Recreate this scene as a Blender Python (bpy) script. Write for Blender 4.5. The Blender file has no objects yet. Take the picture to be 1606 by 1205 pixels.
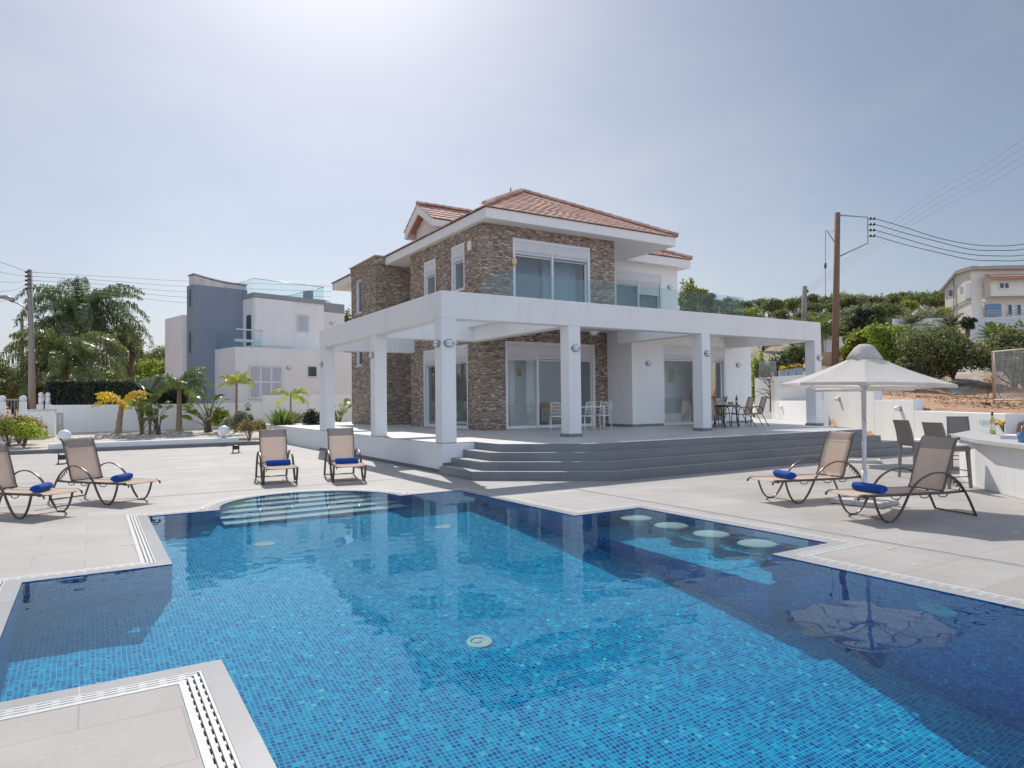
import bpy, bmesh, math, random
import numpy as np
from mathutils import Vector, Matrix, Euler
from mathutils.geometry import tessellate_polygon
PI = math.pi; R = math.radians
SC = bpy.context.scene
COL = SC.collection
random.seed(7)

# ---------------------------------------------------------------- camera, sky, sun, exposure
CH = 1.6
FPX, YAW, PIT, ROL = 1065.5, R(58.23), R(1.46), R(-0.614)
_f = Vector((math.cos(YAW)*math.cos(PIT), math.sin(YAW)*math.cos(PIT), math.sin(PIT)))
_r0 = Vector((math.sin(YAW), -math.cos(YAW), 0)); _u0 = _r0.cross(_f)
_r = _r0*math.cos(ROL) + _u0*math.sin(ROL); _u = -_r0*math.sin(ROL) + _u0*math.cos(ROL)
CAMP = Vector((0, 0, CH))
cd = bpy.data.cameras.new("camera"); cam = bpy.data.objects.new("camera", cd); COL.objects.link(cam)
cd.sensor_width = 36; cd.lens = FPX/1606*36; cd.clip_start = 0.05; cd.clip_end = 3000
m = Matrix((( _r.x, _u.x, -_f.x), (_r.y, _u.y, -_f.y), (_r.z, _u.z, -_f.z))).to_4x4(); m.translation = CAMP
cam.matrix_world = m
SC.camera = cam

SUN = Vector((0.28, 0.937, 1.0)).normalized()
world = bpy.data.worlds.new("World"); SC.world = world; world.use_nodes = True
def build_world():
    nt = world.node_tree; n = nt.nodes; l = nt.links
    bg = n['Background']
    sky = n.new('ShaderNodeTexSky'); sky.sky_type = 'NISHITA'; sky.sun_disc = False
    sky.sun_elevation = math.asin(SUN.z)
    sky.sun_rotation = math.atan2(SUN.x, SUN.y)
    sky.air_density = 1.0; sky.dust_density = 1.45; sky.ozone_density = 3.0; sky.altitude = 50
    tc = n.new('ShaderNodeTexCoord'); mp = n.new('ShaderNodeMapping'); mp.inputs['Scale'].default_value = (1.1, 1.1, 3.2)
    mp.inputs['Rotation'].default_value = (0.25, 0.1, 0.4)
    l.new(tc.outputs['Generated'], mp.inputs[0])
    nz = n.new('ShaderNodeTexNoise'); nz.inputs['Scale'].default_value = 1.5; nz.inputs['Detail'].default_value = 7; nz.inputs['Roughness'].default_value = 0.55
    l.new(mp.outputs[0], nz.inputs['Vector'])
    cr = n.new('ShaderNodeValToRGB'); cr.color_ramp.elements[0].position = 0.42; cr.color_ramp.elements[1].position = 0.72
    cr.color_ramp.elements[0].color = (0, 0, 0, 1); cr.color_ramp.elements[1].color = (0.35, 0.35, 0.35, 1)
    l.new(nz.outputs[0], cr.inputs[0])
    # a thin veil of high cloud: desaturates the sky a little everywhere, more where the noise is
    ad = n.new('ShaderNodeMath'); ad.operation = 'ADD'; ad.inputs[1].default_value = VEIL
    l.new(cr.outputs[0], ad.inputs[0])
    hs = n.new('ShaderNodeHueSaturation'); hs.inputs['Saturation'].default_value = 0.0
    l.new(sky.outputs[0], hs.inputs['Color'])
    ga = n.new('ShaderNodeMix'); ga.data_type = 'RGBA'; ga.blend_type = 'MULTIPLY'; ga.inputs['Factor'].default_value = 1.0
    l.new(hs.outputs[0], ga.inputs['A']); ga.inputs['B'].default_value = (1.0, 1.04, 1.12, 1)
    mx = n.new('ShaderNodeMix'); mx.data_type = 'RGBA'
    l.new(ad.outputs[0], mx.inputs['Factor']); l.new(sky.outputs[0], mx.inputs['A']); l.new(ga.outputs['Result'], mx.inputs['B'])
    # bright cloud bank added low behind the camera, unseen, to fill shaded walls
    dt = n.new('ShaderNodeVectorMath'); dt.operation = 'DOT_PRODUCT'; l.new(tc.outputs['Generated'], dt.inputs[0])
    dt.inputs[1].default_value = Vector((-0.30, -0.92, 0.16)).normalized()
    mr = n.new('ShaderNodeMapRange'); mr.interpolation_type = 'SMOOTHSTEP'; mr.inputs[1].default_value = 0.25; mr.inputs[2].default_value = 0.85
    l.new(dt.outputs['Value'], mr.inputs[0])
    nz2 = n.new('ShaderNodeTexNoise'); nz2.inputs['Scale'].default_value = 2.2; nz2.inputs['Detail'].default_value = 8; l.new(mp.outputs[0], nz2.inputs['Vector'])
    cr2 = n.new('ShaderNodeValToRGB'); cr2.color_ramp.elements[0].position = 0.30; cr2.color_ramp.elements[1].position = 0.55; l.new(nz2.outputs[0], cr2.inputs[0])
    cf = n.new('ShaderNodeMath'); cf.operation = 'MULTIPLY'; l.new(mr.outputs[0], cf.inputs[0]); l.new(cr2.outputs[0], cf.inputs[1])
    m3 = n.new('ShaderNodeMix'); m3.data_type = 'RGBA'; l.new(cf.outputs[0], m3.inputs['Factor']); l.new(mx.outputs['Result'], m3.inputs['A']); m3.inputs['B'].default_value = (FILLSKY*0.78, FILLSKY*0.95, FILLSKY*1.22, 1)
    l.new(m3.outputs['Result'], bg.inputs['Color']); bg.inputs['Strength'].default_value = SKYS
VEIL = 0.26; SKYS = 0.103; FILLSKY = 12.8
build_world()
ld = bpy.data.lights.new("sun", 'SUN'); ld.energy = 4.7; ld.angle = R(0.5); ld.color = (1.0, 0.955, 0.89)
lo = bpy.data.objects.new("sun", ld); COL.objects.link(lo)
lo.rotation_euler = (-SUN).to_track_quat('-Z', 'Y').to_euler(); lo.location = (5, 30, 40)
ld.cycles.is_caustics_light = True
SC.view_settings.view_transform = 'Standard'; SC.view_settings.look = 'None'
SC.view_settings.exposure = -0.24; SC.view_settings.gamma = 1
SC.view_settings.use_curve_mapping = False
SC.render.engine = 'CYCLES'
SC.cycles.use_denoising = True
SC.cycles.max_bounces = 10; SC.cycles.transparent_max_bounces = 24
SC.cycles.caustics_reflective = False; SC.cycles.caustics_refractive = True
SC.cycles.sample_clamp_indirect = 6
SC.cycles.blur_glossy = 1.0

# measuring helpers: turn a direction seen in the survey photo plus a known plane into a point
def ray(x, y): return _f + _r*((x-803)/FPX) - _u*((y-602.5)/FPX)
def onZ(x, y, z=0.0): d = ray(x, y); return CAMP + d*((z-CH)/d.z)
def onX(x, y, X): d = ray(x, y); return CAMP + d*(X/d.x)
def onY(x, y, Y): d = ray(x, y); return CAMP + d*(Y/d.y)
def atD(x, y, D): return CAMP + ray(x, y)*D

# ---------------------------------------------------------------- object helpers
def tag(o, label=None, cat=None, group=None, kind=None):
    if label: o['label'] = label
    if cat: o['category'] = cat
    if group: o['group'] = group
    if kind: o['kind'] = kind
    return o
def empty(name, loc=(0, 0, 0), rz=0.0, label=None, cat=None, group=None, kind=None):
    o = bpy.data.objects.new(name, None); COL.objects.link(o); o.location = loc; o.rotation_euler = (0, 0, rz)
    o.empty_display_size = 0.2
    return tag(o, label, cat, group, kind)
def copy_tree(o, parent=None):
    c = o.copy(); COL.objects.link(c)
    if parent is not None: c.parent = parent
    for ch in list(o.children): copy_tree(ch, c)
    return c

class MB:
    def __init__(s): s.v = []; s.f = []; s.sm = []
    def add(s, vs, fs, smooth=False):
        b = len(s.v); s.v.extend([tuple(p) for p in vs]); s.f.extend([tuple(b+i for i in f) for f in fs]); s.sm.extend([smooth]*len(fs))
    def box(s, x0, x1, y0, y1, z0, z1, M=None):
        vs = [Vector(p) for p in ((x0, y0, z0), (x1, y0, z0), (x1, y1, z0), (x0, y1, z0), (x0, y0, z1), (x1, y0, z1), (x1, y1, z1), (x0, y1, z1))]
        if M is not None: vs = [M @ p for p in vs]
        s.add(vs, [(0, 3, 2, 1), (4, 5, 6, 7), (0, 1, 5, 4), (1, 2, 6, 5), (2, 3, 7, 6), (3, 0, 4, 7)])
    def prism(s, poly, z0, z1, M=None):
        n = len(poly)
        area = sum(poly[i][0]*poly[(i+1) % n][1]-poly[(i+1) % n][0]*poly[i][1] for i in range(n))
        if area < 0: poly = poly[::-1]
        vs = [Vector((p[0], p[1], z0)) for p in poly] + [Vector((p[0], p[1], z1)) for p in poly]
        if M is not None: vs = [M @ p for p in vs]
        s.add(vs, [tuple(range(n-1, -1, -1)), tuple(range(n, 2*n))] + [(i, (i+1) % n, n+(i+1) % n, n+i) for i in range(n)])
    def tube(s, pts, r, n=8, closed=False, caps=True, flat=None, smooth=True, upv=None):
        # flat=(a,b): elliptical/box section half sizes; r may be a list
        pts = [Vector(p) for p in pts]; N = len(pts); ring = []
        prev = None
        for i, p in enumerate(pts):
            if closed: t = pts[(i+1) % N]-pts[i-1]
            else: t = pts[min(i+1, N-1)]-pts[max(i-1, 0)]
            if t.length < 1e-9: t = Vector((0, 0, 1))
            t.normalize()
            if upv is not None: a = Vector(upv) - t*t.dot(Vector(upv))
            elif prev is None: a = (Vector((0, 0, 1)) if abs(t.z) < 0.95 else Vector((1, 0, 0))); a = a - t*t.dot(a)
            else: a = prev - t*t.dot(prev)
            if a.length < 1e-6: a = t.orthogonal()
            a.normalize(); prev = a; b = t.cross(a)
            rr = r[i] if isinstance(r, (list, tuple)) else r
            fa, fb = (flat if flat else (rr, rr))
            for k in range(n):
                an = 2*PI*k/n + (PI/n if n == 4 else 0)
                q = 1.4142 if n == 4 else 1
                ring.append(p + a*math.cos(an)*fa*q + b*math.sin(an)*fb*q)
        fs = []
        M_ = N if closed else N-1
        for i in range(M_):
            j = (i+1) % N
            for k in range(n):
                k2 = (k+1) % n
                fs.append((i*n+k, i*n+k2, j*n+k2, j*n+k))
        if caps and not closed:
            fs.append(tuple(range(n-1, -1, -1))); fs.append(tuple((N-1)*n+k for k in range(n)))
        s.add(ring, fs, smooth and n > 4)
    def cyl(s, x, y, z0, z1, r, n=16, r2=None, smooth=True):
        s.tube([(x, y, z0), (x, y, z1)], [r, r if r2 is None else r2], n=n, smooth=smooth, upv=(1, 0, 0))
    def lathe(s, prof, n=20, M=None, smooth=True):
        vs = []; fs = []
        for (r, z) in prof:
            for k in range(n):
                a = 2*PI*k/n; vs.append(Vector((r*math.cos(a), r*math.sin(a), z)))
        if M is not None: vs = [M @ p for p in vs]
        for i in range(len(prof)-1):
            for k in range(n):
                k2 = (k+1) % n
                fs.append((i*n+k, i*n+k2, (i+1)*n+k2, (i+1)*n+k))
        s.add(vs, fs, smooth)
    def sphere(s, c, r, n=20, m_=12, sc=(1, 1, 1)):
        prof = [(max(1e-4, math.sin(PI*i/m_))*r, -math.cos(PI*i/m_)*r) for i in range(m_+1)]
        s.lathe(prof, n, Matrix.Translation(c) @ Matrix.Diagonal((sc[0], sc[1], sc[2], 1)))
    def build(s, name, mat, parent=None, loc=None, bevel=0.0, solid=0.0):
        me = bpy.data.meshes.new(name); me.from_pydata(s.v, [], s.f)
        me.polygons.foreach_set('use_smooth', s.sm); me.update()
        me.materials.append(mat)
        o = bpy.data.objects.new(name, me); COL.objects.link(o)
        if parent is not None: o.parent = parent
        if loc is not None: o.location = loc
        if bevel > 0:
            b = o.modifiers.new('bevel', 'BEVEL'); b.width = bevel; b.segments = 2; b.limit_method = 'ANGLE'; b.angle_limit = R(40)
        if solid:
            b = o.modifiers.new('solid', 'SOLIDIFY'); b.thickness = solid; b.offset = 0
        return o

def wall(mb, ax, c, t, a0, a1, z0, z1, ops=()):
    """slab wall: outer face on plane ax=c, inner face c+t; ops=(a0,a1,z0,z1) openings"""
    A = sorted(set([a0, a1] + [v for o in ops for v in o[:2] if a0 < v < a1]))
    Z = sorted(set([z0, z1] + [v for o in ops for v in o[2:] if z0 < v < z1]))
    def solid(i, j):
        if i < 0 or j < 0 or i >= len(A)-1 or j >= len(Z)-1: return False
        ca = (A[i]+A[i+1])/2; cz = (Z[j]+Z[j+1])/2
        return not any(o[0] < ca < o[1] and o[2] < cz < o[3] for o in ops)
    def P(d, a, z): return (d, a, z) if ax == 'x' else (a, d, z)
    def q(*p): mb.add(p, [(0, 1, 2, 3)])
    for i in range(len(A)-1):
        for j in range(len(Z)-1):
            if not solid(i, j): continue
            u0, u1, w0, w1 = A[i], A[i+1], Z[j], Z[j+1]
            q(P(c, u0, w0), P(c, u1, w0), P(c, u1, w1), P(c, u0, w1))
            q(P(c+t, u0, w0), P(c+t, u1, w0), P(c+t, u1, w1), P(c+t, u0, w1))
            if not solid(i-1, j): q(P(c, u0, w0), P(c+t, u0, w0), P(c+t, u0, w1), P(c, u0, w1))
            if not solid(i+1, j): q(P(c, u1, w0), P(c+t, u1, w0), P(c+t, u1, w1), P(c, u1, w1))
            if not solid(i, j-1): q(P(c, u0, w0), P(c, u1, w0), P(c+t, u1, w0), P(c+t, u0, w0))
            if not solid(i, j+1): q(P(c, u0, w1), P(c, u1, w1), P(c+t, u1, w1), P(c+t, u0, w1))

def offset_poly(poly, d):
    """offset a closed CCW polygon outwards by d"""
    n = len(poly); out = []
    for i in range(n):
        p0 = Vector(poly[i-1]); p = Vector(poly[i]); p1 = Vector(poly[(i+1) % n])
        e0 = (p-p0).normalized(); e1 = (p1-p).normalized()
        n0 = Vector((e0.y, -e0.x)); n1 = Vector((e1.y, -e1.x))
        b = n0+n1; k = b.length_squared/2
        out.append(tuple(p + b*(d/max(k, 0.35))))
    return out

# ---------------------------------------------------------------- materials
def newmat(name):
    mt = bpy.data.materials.new(name); mt.use_nodes = True
    return mt, mt.node_tree, mt.node_tree.nodes, mt.node_tree.links, mt.node_tree.nodes['Principled BSDF']
def mixc(n, l, fac, a, b, mode='MIX'):
    x = n.new('ShaderNodeMix'); x.data_type = 'RGBA'; x.blend_type = mode
    for key, v in (('Factor', fac), ('A', a), ('B', b)):
        if isinstance(v, (int, float)): x.inputs[key].default_value = v
        elif isinstance(v, tuple): x.inputs[key].default_value = (*v[:3], 1)
        else: l.new(v, x.inputs[key])
    return x.outputs['Result']
def mth(n, l, op, a, b=None, c=None):
    x = n.new('ShaderNodeMath'); x.operation = op
    for i, v in enumerate((a, b, c)):
        if v is None: continue
        if isinstance(v, (int, float)): x.inputs[i].default_value = v
        else: l.new(v, x.inputs[i])
    return x.outputs[0]
def noise(n, l, vec, scale, detail=4, rough=0.55, out=0):
    x = n.new('ShaderNodeTexNoise'); x.inputs['Scale'].default_value = scale; x.inputs['Detail'].default_value = detail; x.inputs['Roughness'].default_value = rough
    if vec is not None: l.new(vec, x.inputs['Vector'])
    return x.outputs[out]
def ramp(n, l, fac, stops, interp='LINEAR'):
    x = n.new('ShaderNodeValToRGB'); x.color_ramp.interpolation = interp
    el = x.color_ramp.elements
    while len(el) < len(stops): el.new(0.5)
    for e, (p, c) in zip(el, stops):
        e.position = p; e.color = (*c[:3], 1) if len(c) >= 3 else (c[0], c[0], c[0], 1)
    l.new(fac, x.inputs[0]); return x.outputs[0]
def bump(n, l, h, strength, dist, bsdf):
    x = n.new('ShaderNodeBump'); x.inputs['Strength'].default_value = strength; x.inputs['Distance'].default_value = dist
    l.new(h, x.inputs['Height']); l.new(x.outputs[0], bsdf.inputs['Normal']); return x
def pos(n): return n.new('ShaderNodeNewGeometry').outputs['Position']
def objc(n): return n.new('ShaderNodeTexCoord').outputs['Object']

def simple(name, col, rough=0.6, metal=0.0, var=0.12, scale=3.0, bmp=0.0, bscale=60.0, bdist=0.003, obj=True, spec=None):
    mt, nt, n, l, p = newmat(name)
    v = objc(n) if obj else pos(n)
    nz = noise(n, l, v, scale, 5)
    c0 = tuple(min(1, c*(1-var)) for c in col); c1 = tuple(min(1, c*(1+var)) for c in col)
    l.new(ramp(n, l, nz, [(0.3, c0), (0.7, c1)]), p.inputs['Base Color'])
    p.inputs['Roughness'].default_value = rough; p.inputs['Metallic'].default_value = metal
    if spec is not None: p.inputs['Specular IOR Level'].default_value = spec
    if bmp: bump(n, l, noise(n, l, v, bscale, 3), bmp, bdist, p)
    return mt

def m_render():
    mt, nt, n, l, p = newmat('white_render')
    v = pos(n)
    a = noise(n, l, v, 0.9, 5); b = noise(n, l, v, 7.0, 4)
    mp = n.new('ShaderNodeMapping'); mp.inputs['Scale'].default_value = (3.5, 3.5, 0.35); l.new(v, mp.inputs[0])
    st = noise(n, l, mp.outputs[0], 1.3, 6)
    c = ramp(n, l, a, [(0.3, (0.80, 0.80, 0.795)), (0.7, (0.845, 0.845, 0.84))])
    c = mixc(n, l, ramp(n, l, st, [(0.54, (0.0,)), (0.78, (0.38,))]), c, (0.64, 0.63, 0.60))
    l.new(c, p.inputs['Base Color']); p.inputs['Roughness'].default_value = 0.85
    bump(n, l, noise(n, l, v, 45, 5), 0.25, 0.004, p)
    return mt
def m_stone():
    mt, nt, n, l, p = newmat('ledge_stone')
    v = pos(n); s = n.new('ShaderNodeSeparateXYZ'); l.new(v, s.inputs[0])
    wob = noise(n, l, v, 5.0, 3)
    u = mth(n, l, 'ADD', s.outputs[0], s.outputs[1])
    u = mth(n, l, 'ADD', u, mth(n, l, 'MULTIPLY', wob, 0.22))
    z = mth(n, l, 'ADD', s.outputs[2], mth(n, l, 'MULTIPLY', noise(n, l, v, 3.1, 4), 0.10))
    zz = mth(n, l, 'MULTIPLY', z, 1/0.037)
    row = mth(n, l, 'FLOOR', zz); fz = mth(n, l, 'FRACT', zz)
    wn = n.new('ShaderNodeTexWhiteNoise'); wn.noise_dimensions = '1D'; l.new(row, wn.inputs['W'])
    uu = mth(n, l, 'MULTIPLY', mth(n, l, 'ADD', u, mth(n, l, 'MULTIPLY', wn.outputs['Value'], 3.7)), mth(n, l, 'ADD', 4.6, mth(n, l, 'MULTIPLY', wn.outputs['Value'], 6.0)))
    colu = mth(n, l, 'FLOOR', uu); fu = mth(n, l, 'FRACT', uu)
    cx = n.new('ShaderNodeCombineXYZ'); l.new(row, cx.inputs[0]); l.new(colu, cx.inputs[1])
    w2 = n.new('ShaderNodeTexWhiteNoise'); w2.noise_dimensions = '2D'; l.new(cx.outputs[0], w2.inputs['Vector'])
    stone = ramp(n, l, w2.outputs['Value'], [(0.0, (0.16, 0.12, 0.095)), (0.2, (0.32, 0.25, 0.20)), (0.42, (0.45, 0.36, 0.285)),
        (0.6, (0.36, 0.315, 0.28)), (0.76, (0.52, 0.42, 0.34)), (0.9, (0.84, 0.74, 0.63)), (1.0, (0.44, 0.27, 0.18))], 'LINEAR')
    fine = noise(n, l, v, 22, 6, 0.65)
    stone = mixc(n, l, 0.75, stone, ramp(n, l, fine, [(0.25, (0.45, 0.44, 0.43)), (0.75, (1.35, 1.3, 1.25))]), 'MULTIPLY')
    ez = mth(n, l, 'MINIMUM', fz, mth(n, l, 'SUBTRACT', 1.0, fz)); eu = mth(n, l, 'MINIMUM', fu, mth(n, l, 'SUBTRACT', 1.0, fu))
    e = mth(n, l, 'MINIMUM', mth(n, l, 'MULTIPLY', ez, 5.5), mth(n, l, 'MULTIPLY', eu, 16.0)); e = mth(n, l, 'MINIMUM', e, 1.0)
    stone = mixc(n, l, ramp(n, l, e, [(0.0, (0.75,)), (0.35, (0.0,))]), stone, (0.12, 0.10, 0.085))
    l.new(stone, p.inputs['Base Color']); p.inputs['Roughness'].default_value = 0.85
    h = mth(n, l, 'ADD', mth(n, l, 'MULTIPLY', e, mth(n, l, 'ADD', 0.35, w2.outputs['Value'])), mth(n, l, 'MULTIPLY', fine, 0.5))
    bump(n, l, h, 1.0, 0.02, p)
    return mt
def m_mosaic():
    mt, nt, n, l, p = newmat('blue_glass_mosaic')
    g = n.new('ShaderNodeNewGeometry'); s = n.new('ShaderNodeSeparateXYZ'); l.new(g.outputs['Position'], s.inputs[0])
    sn = n.new('ShaderNodeSeparateXYZ'); l.new(g.outputs['Normal'], sn.inputs[0])
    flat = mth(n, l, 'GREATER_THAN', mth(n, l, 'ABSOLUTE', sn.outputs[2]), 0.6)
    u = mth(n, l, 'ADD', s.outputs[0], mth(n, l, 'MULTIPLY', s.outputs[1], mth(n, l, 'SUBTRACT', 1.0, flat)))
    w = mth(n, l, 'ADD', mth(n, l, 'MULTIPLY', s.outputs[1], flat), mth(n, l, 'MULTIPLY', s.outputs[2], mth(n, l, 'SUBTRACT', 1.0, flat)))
    T = 1/0.036
    u = mth(n, l, 'MULTIPLY', u, T); w = mth(n, l, 'MULTIPLY', w, T)
    cx = n.new('ShaderNodeCombineXYZ'); l.new(mth(n, l, 'FLOOR', u), cx.inputs[0]); l.new(mth(n, l, 'FLOOR', w), cx.inputs[1])
    wn = n.new('ShaderNodeTexWhiteNoise'); wn.noise_dimensions = '2D'; l.new(cx.outputs[0], wn.inputs['Vector'])
    c = ramp(n, l, wn.outputs['Value'], [(0.0, (0.0, 0.045, 0.26)), (0.18, (0.0, 0.11, 0.42)), (0.40, (0.0, 0.22, 0.54)), (0.58, (0.0, 0.31, 0.60)), (0.74, (0.0, 0.43, 0.70)), (0.86, (0.0, 0.10, 0.40)), (0.955, (0.01, 0.60, 0.76)), (0.975, (0.12, 0.09, 0.34)), (1.0, (0.22, 0.80, 0.75))])
    fu = mth(n, l, 'FRACT', u); fw = mth(n, l, 'FRACT', w)
    e = mth(n, l, 'MINIMUM', mth(n, l, 'MINIMUM', fu, mth(n, l, 'SUBTRACT', 1.0, fu)), mth(n, l, 'MINIMUM', fw, mth(n, l, 'SUBTRACT', 1.0, fw)))
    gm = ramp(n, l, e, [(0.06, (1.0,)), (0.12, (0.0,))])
    c = mixc(n, l, gm, c, mixc(n, l, flat, (0.005, 0.13, 0.46), (0.03, 0.66, 0.92)))  # wall grout coloured darker than floor grout, painting in the shade on the walls
    big = noise(n, l, g.outputs['Position'], 0.8, 3)
    c = mixc(n, l, 1.0, c, ramp(n, l, big, [(0.3, (0.84, 0.86, 0.92)), (0.7, (1.0, 1.0, 1.0))]), 'MULTIPLY')
    l.new(c, p.inputs['Base Color']); p.inputs['Roughness'].default_value = 0.5; p.inputs['Specular IOR Level'].default_value = 0.15
    return mt
def m_deck(name, ca, cb, tx, ty, joint, jw=0.010, rough=0.7, off=0.5, x0=-0.05, y0=3.41, contrast=1.0):
    mt, nt, n, l, p = newmat(name)
    v = pos(n)
    mp = n.new('ShaderNodeMapping'); mp.inputs['Location'].default_value = (-x0, -y0, 0); l.new(v, mp.inputs[0])
    br = n.new('ShaderNodeTexBrick'); l.new(mp.outputs[0], br.inputs['Vector'])
    br.inputs['Scale'].default_value = 1; br.offset = off; br.inputs['Brick Width'].default_value = tx; br.inputs['Row Height'].default_value = ty
    br.inputs['Mortar Size'].default_value = jw/2; br.inputs['Mortar Smooth'].default_value = 0.1; br.inputs['Bias'].default_value = 0
    br.inputs['Color1'].default_value = (*ca, 1); br.inputs['Color2'].default_value = (*cb, 1); br.inputs['Mortar'].default_value = (*joint, 1)
    fine = noise(n, l, v, 34, 7, 0.7); med = noise(n, l, v, 1.7, 5); stain = noise(n, l, v, 0.45, 4)
    c = mixc(n, l, 0.55*contrast, br.outputs[0], ramp(n, l, fine, [(0.3, (0.86, 0.86, 0.86)), (0.7, (1.1, 1.1, 1.1))]), 'MULTIPLY')
    c = mixc(n, l, 0.8*contrast, c, ramp(n, l, med, [(0.3, (0.91, 0.905, 0.90)), (0.7, (1.06, 1.06, 1.06))]), 'MULTIPLY')
    c = mixc(n, l, 0.8*contrast, c, ramp(n, l, stain, [(0.32, (0.9, 0.895, 0.89)), (0.6, (1.03, 1.03, 1.03))]), 'MULTIPLY')
    l.new(c, p.inputs['Base Color']); p.inputs['Roughness'].default_value = rough
    h = mth(n, l, 'SUBTRACT', mth(n, l, 'MULTIPLY', fine, 0.25), br.outputs['Fac'])
    bump(n, l, h, 0.35, 0.004, p)
    return mt
def m_glass(name, tint=(0.86, 0.95, 0.94), refl=0.10, ior=1.5, dirt=0.0):
    mt, nt, n, l, p = newmat(name); n.remove(p)
    out = n['Material Output']
    tr = n.new('ShaderNodeBsdfTransparent'); tr.inputs[0].default_value = (*tint, 1)
    gl = n.new('ShaderNodeBsdfGlossy'); gl.inputs['Roughness'].default_value = 0.01
    fr = n.new('ShaderNodeFresnel'); fr.inputs['IOR'].default_value = ior
    f = mth(n, l, 'ADD', fr.outputs[0], refl); f = mth(n, l, 'MINIMUM', f, 1.0); ge = n.new('ShaderNodeNewGeometry'); f = mth(n, l, 'MULTIPLY', f, mth(n, l, 'SUBTRACT', 1.0, ge.outputs['Backfacing']))
    mx = n.new('ShaderNodeMixShader'); l.new(f, mx.inputs[0]); l.new(tr.outputs[0], mx.inputs[1]); l.new(gl.outputs[0], mx.inputs[2])
    res = mx.outputs[0]
    if dirt:
        df = n.new('ShaderNodeBsdfDiffuse'); df.inputs[0].default_value = (0.35, 0.5, 0.52, 1)
        m2 = n.new('ShaderNodeMixShader'); m2.inputs[0].default_value = dirt; l.new(res, m2.inputs[1]); l.new(df.outputs[0], m2.inputs[2]); res = m2.outputs[0]
    l.new(res, out.inputs[0]); return mt
def m_leaf(name, cols, rough=0.55, trans=0.35, scale=0.9):
    mt, nt, n, l, p = newmat(name); out = n['Material Output']
    g = n.new('ShaderNodeNewGeometry'); oi = n.new('ShaderNodeObjectInfo')
    nz = noise(n, l, g.outputs['Position'], scale, 3)
    f = mth(n, l, 'ADD', mth(n, l, 'MULTIPLY', g.outputs['Random Per Island'], 0.55), mth(n, l, 'MULTIPLY', nz, 0.75))
    f = mth(n, l, 'SUBTRACT', f, 0.15)
    k = len(cols)
    c = ramp(n, l, f, [(i/(k-1), cols[i]) for i in range(k)])
    hv = n.new('ShaderNodeHueSaturation'); l.new(c, hv.inputs['Color'])
    l.new(mth(n, l, 'ADD', 0.485, mth(n, l, 'MULTIPLY', oi.outputs['Random'], 0.03)), hv.inputs['Hue'])
    l.new(mth(n, l, 'ADD', 0.85, mth(n, l, 'MULTIPLY', oi.outputs['Random'], 0.3)), hv.inputs['Value'])
    l.new(hv.outputs[0], p.inputs['Base Color']); p.inputs['Roughness'].default_value = rough
    tb = n.new('ShaderNodeBsdfTranslucent')
    l.new(mixc(n, l, 1.0, hv.outputs[0], (1.5, 1.55, 0.8), 'MULTIPLY'), tb.inputs[0])
    mx = n.new('ShaderNodeMixShader'); mx.inputs[0].default_value = trans
    l.new(p.outputs[0], mx.inputs[1]); l.new(tb.outputs[0], mx.inputs[2]); l.new(mx.outputs[0], out.inputs[0])
    return mt
def m_cloth(name, col, trans=0.25, see=0.0, rough=0.9, weave=0.0, var=0.05):
    mt, nt, n, l, p = newmat(name); out = n['Material Output']
    v = objc(n); nz = noise(n, l, v, 4, 4)
    c = ramp(n, l, nz, [(0.3, tuple(x*(1-var) for x in col)), (0.7, tuple(min(1, x*(1+var)) for x in col))])
    l.new(c, p.inputs['Base Color']); p.inputs['Roughness'].default_value = rough; p.inputs['Specular IOR Level'].default_value = 0.2
    tb = n.new('ShaderNodeBsdfTranslucent'); l.new(c, tb.inputs[0])
    mx = n.new('ShaderNodeMixShader'); mx.inputs[0].default_value = trans; l.new(p.outputs[0], mx.inputs[1]); l.new(tb.outputs[0], mx.inputs[2]); res = mx.outputs[0]
    if see:
        tr = n.new('ShaderNodeBsdfTransparent'); m2 = n.new('ShaderNodeMixShader'); m2.inputs[0].default_value = see
        l.new(res, m2.inputs[1]); l.new(tr.outputs[0], m2.inputs[2]); res = m2.outputs[0]
    if weave: bump(n, l, noise(n, l, v, 160, 2), weave, 0.002, p)
    l.new(res, out.inputs[0]); return mt
def m_water():
    mt, nt, n, l, p = newmat('pool_water'); n.remove(p)
    g = n.new('ShaderNodeBsdfGlass'); g.inputs['IOR'].default_value = 1.333; g.inputs['Roughness'].default_value = 0.0
    g.inputs['Color'].default_value = (0.76, 0.97, 1.0, 1)
    l.new(g.outputs[0], n['Material Output'].inputs[0]); return mt
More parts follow.
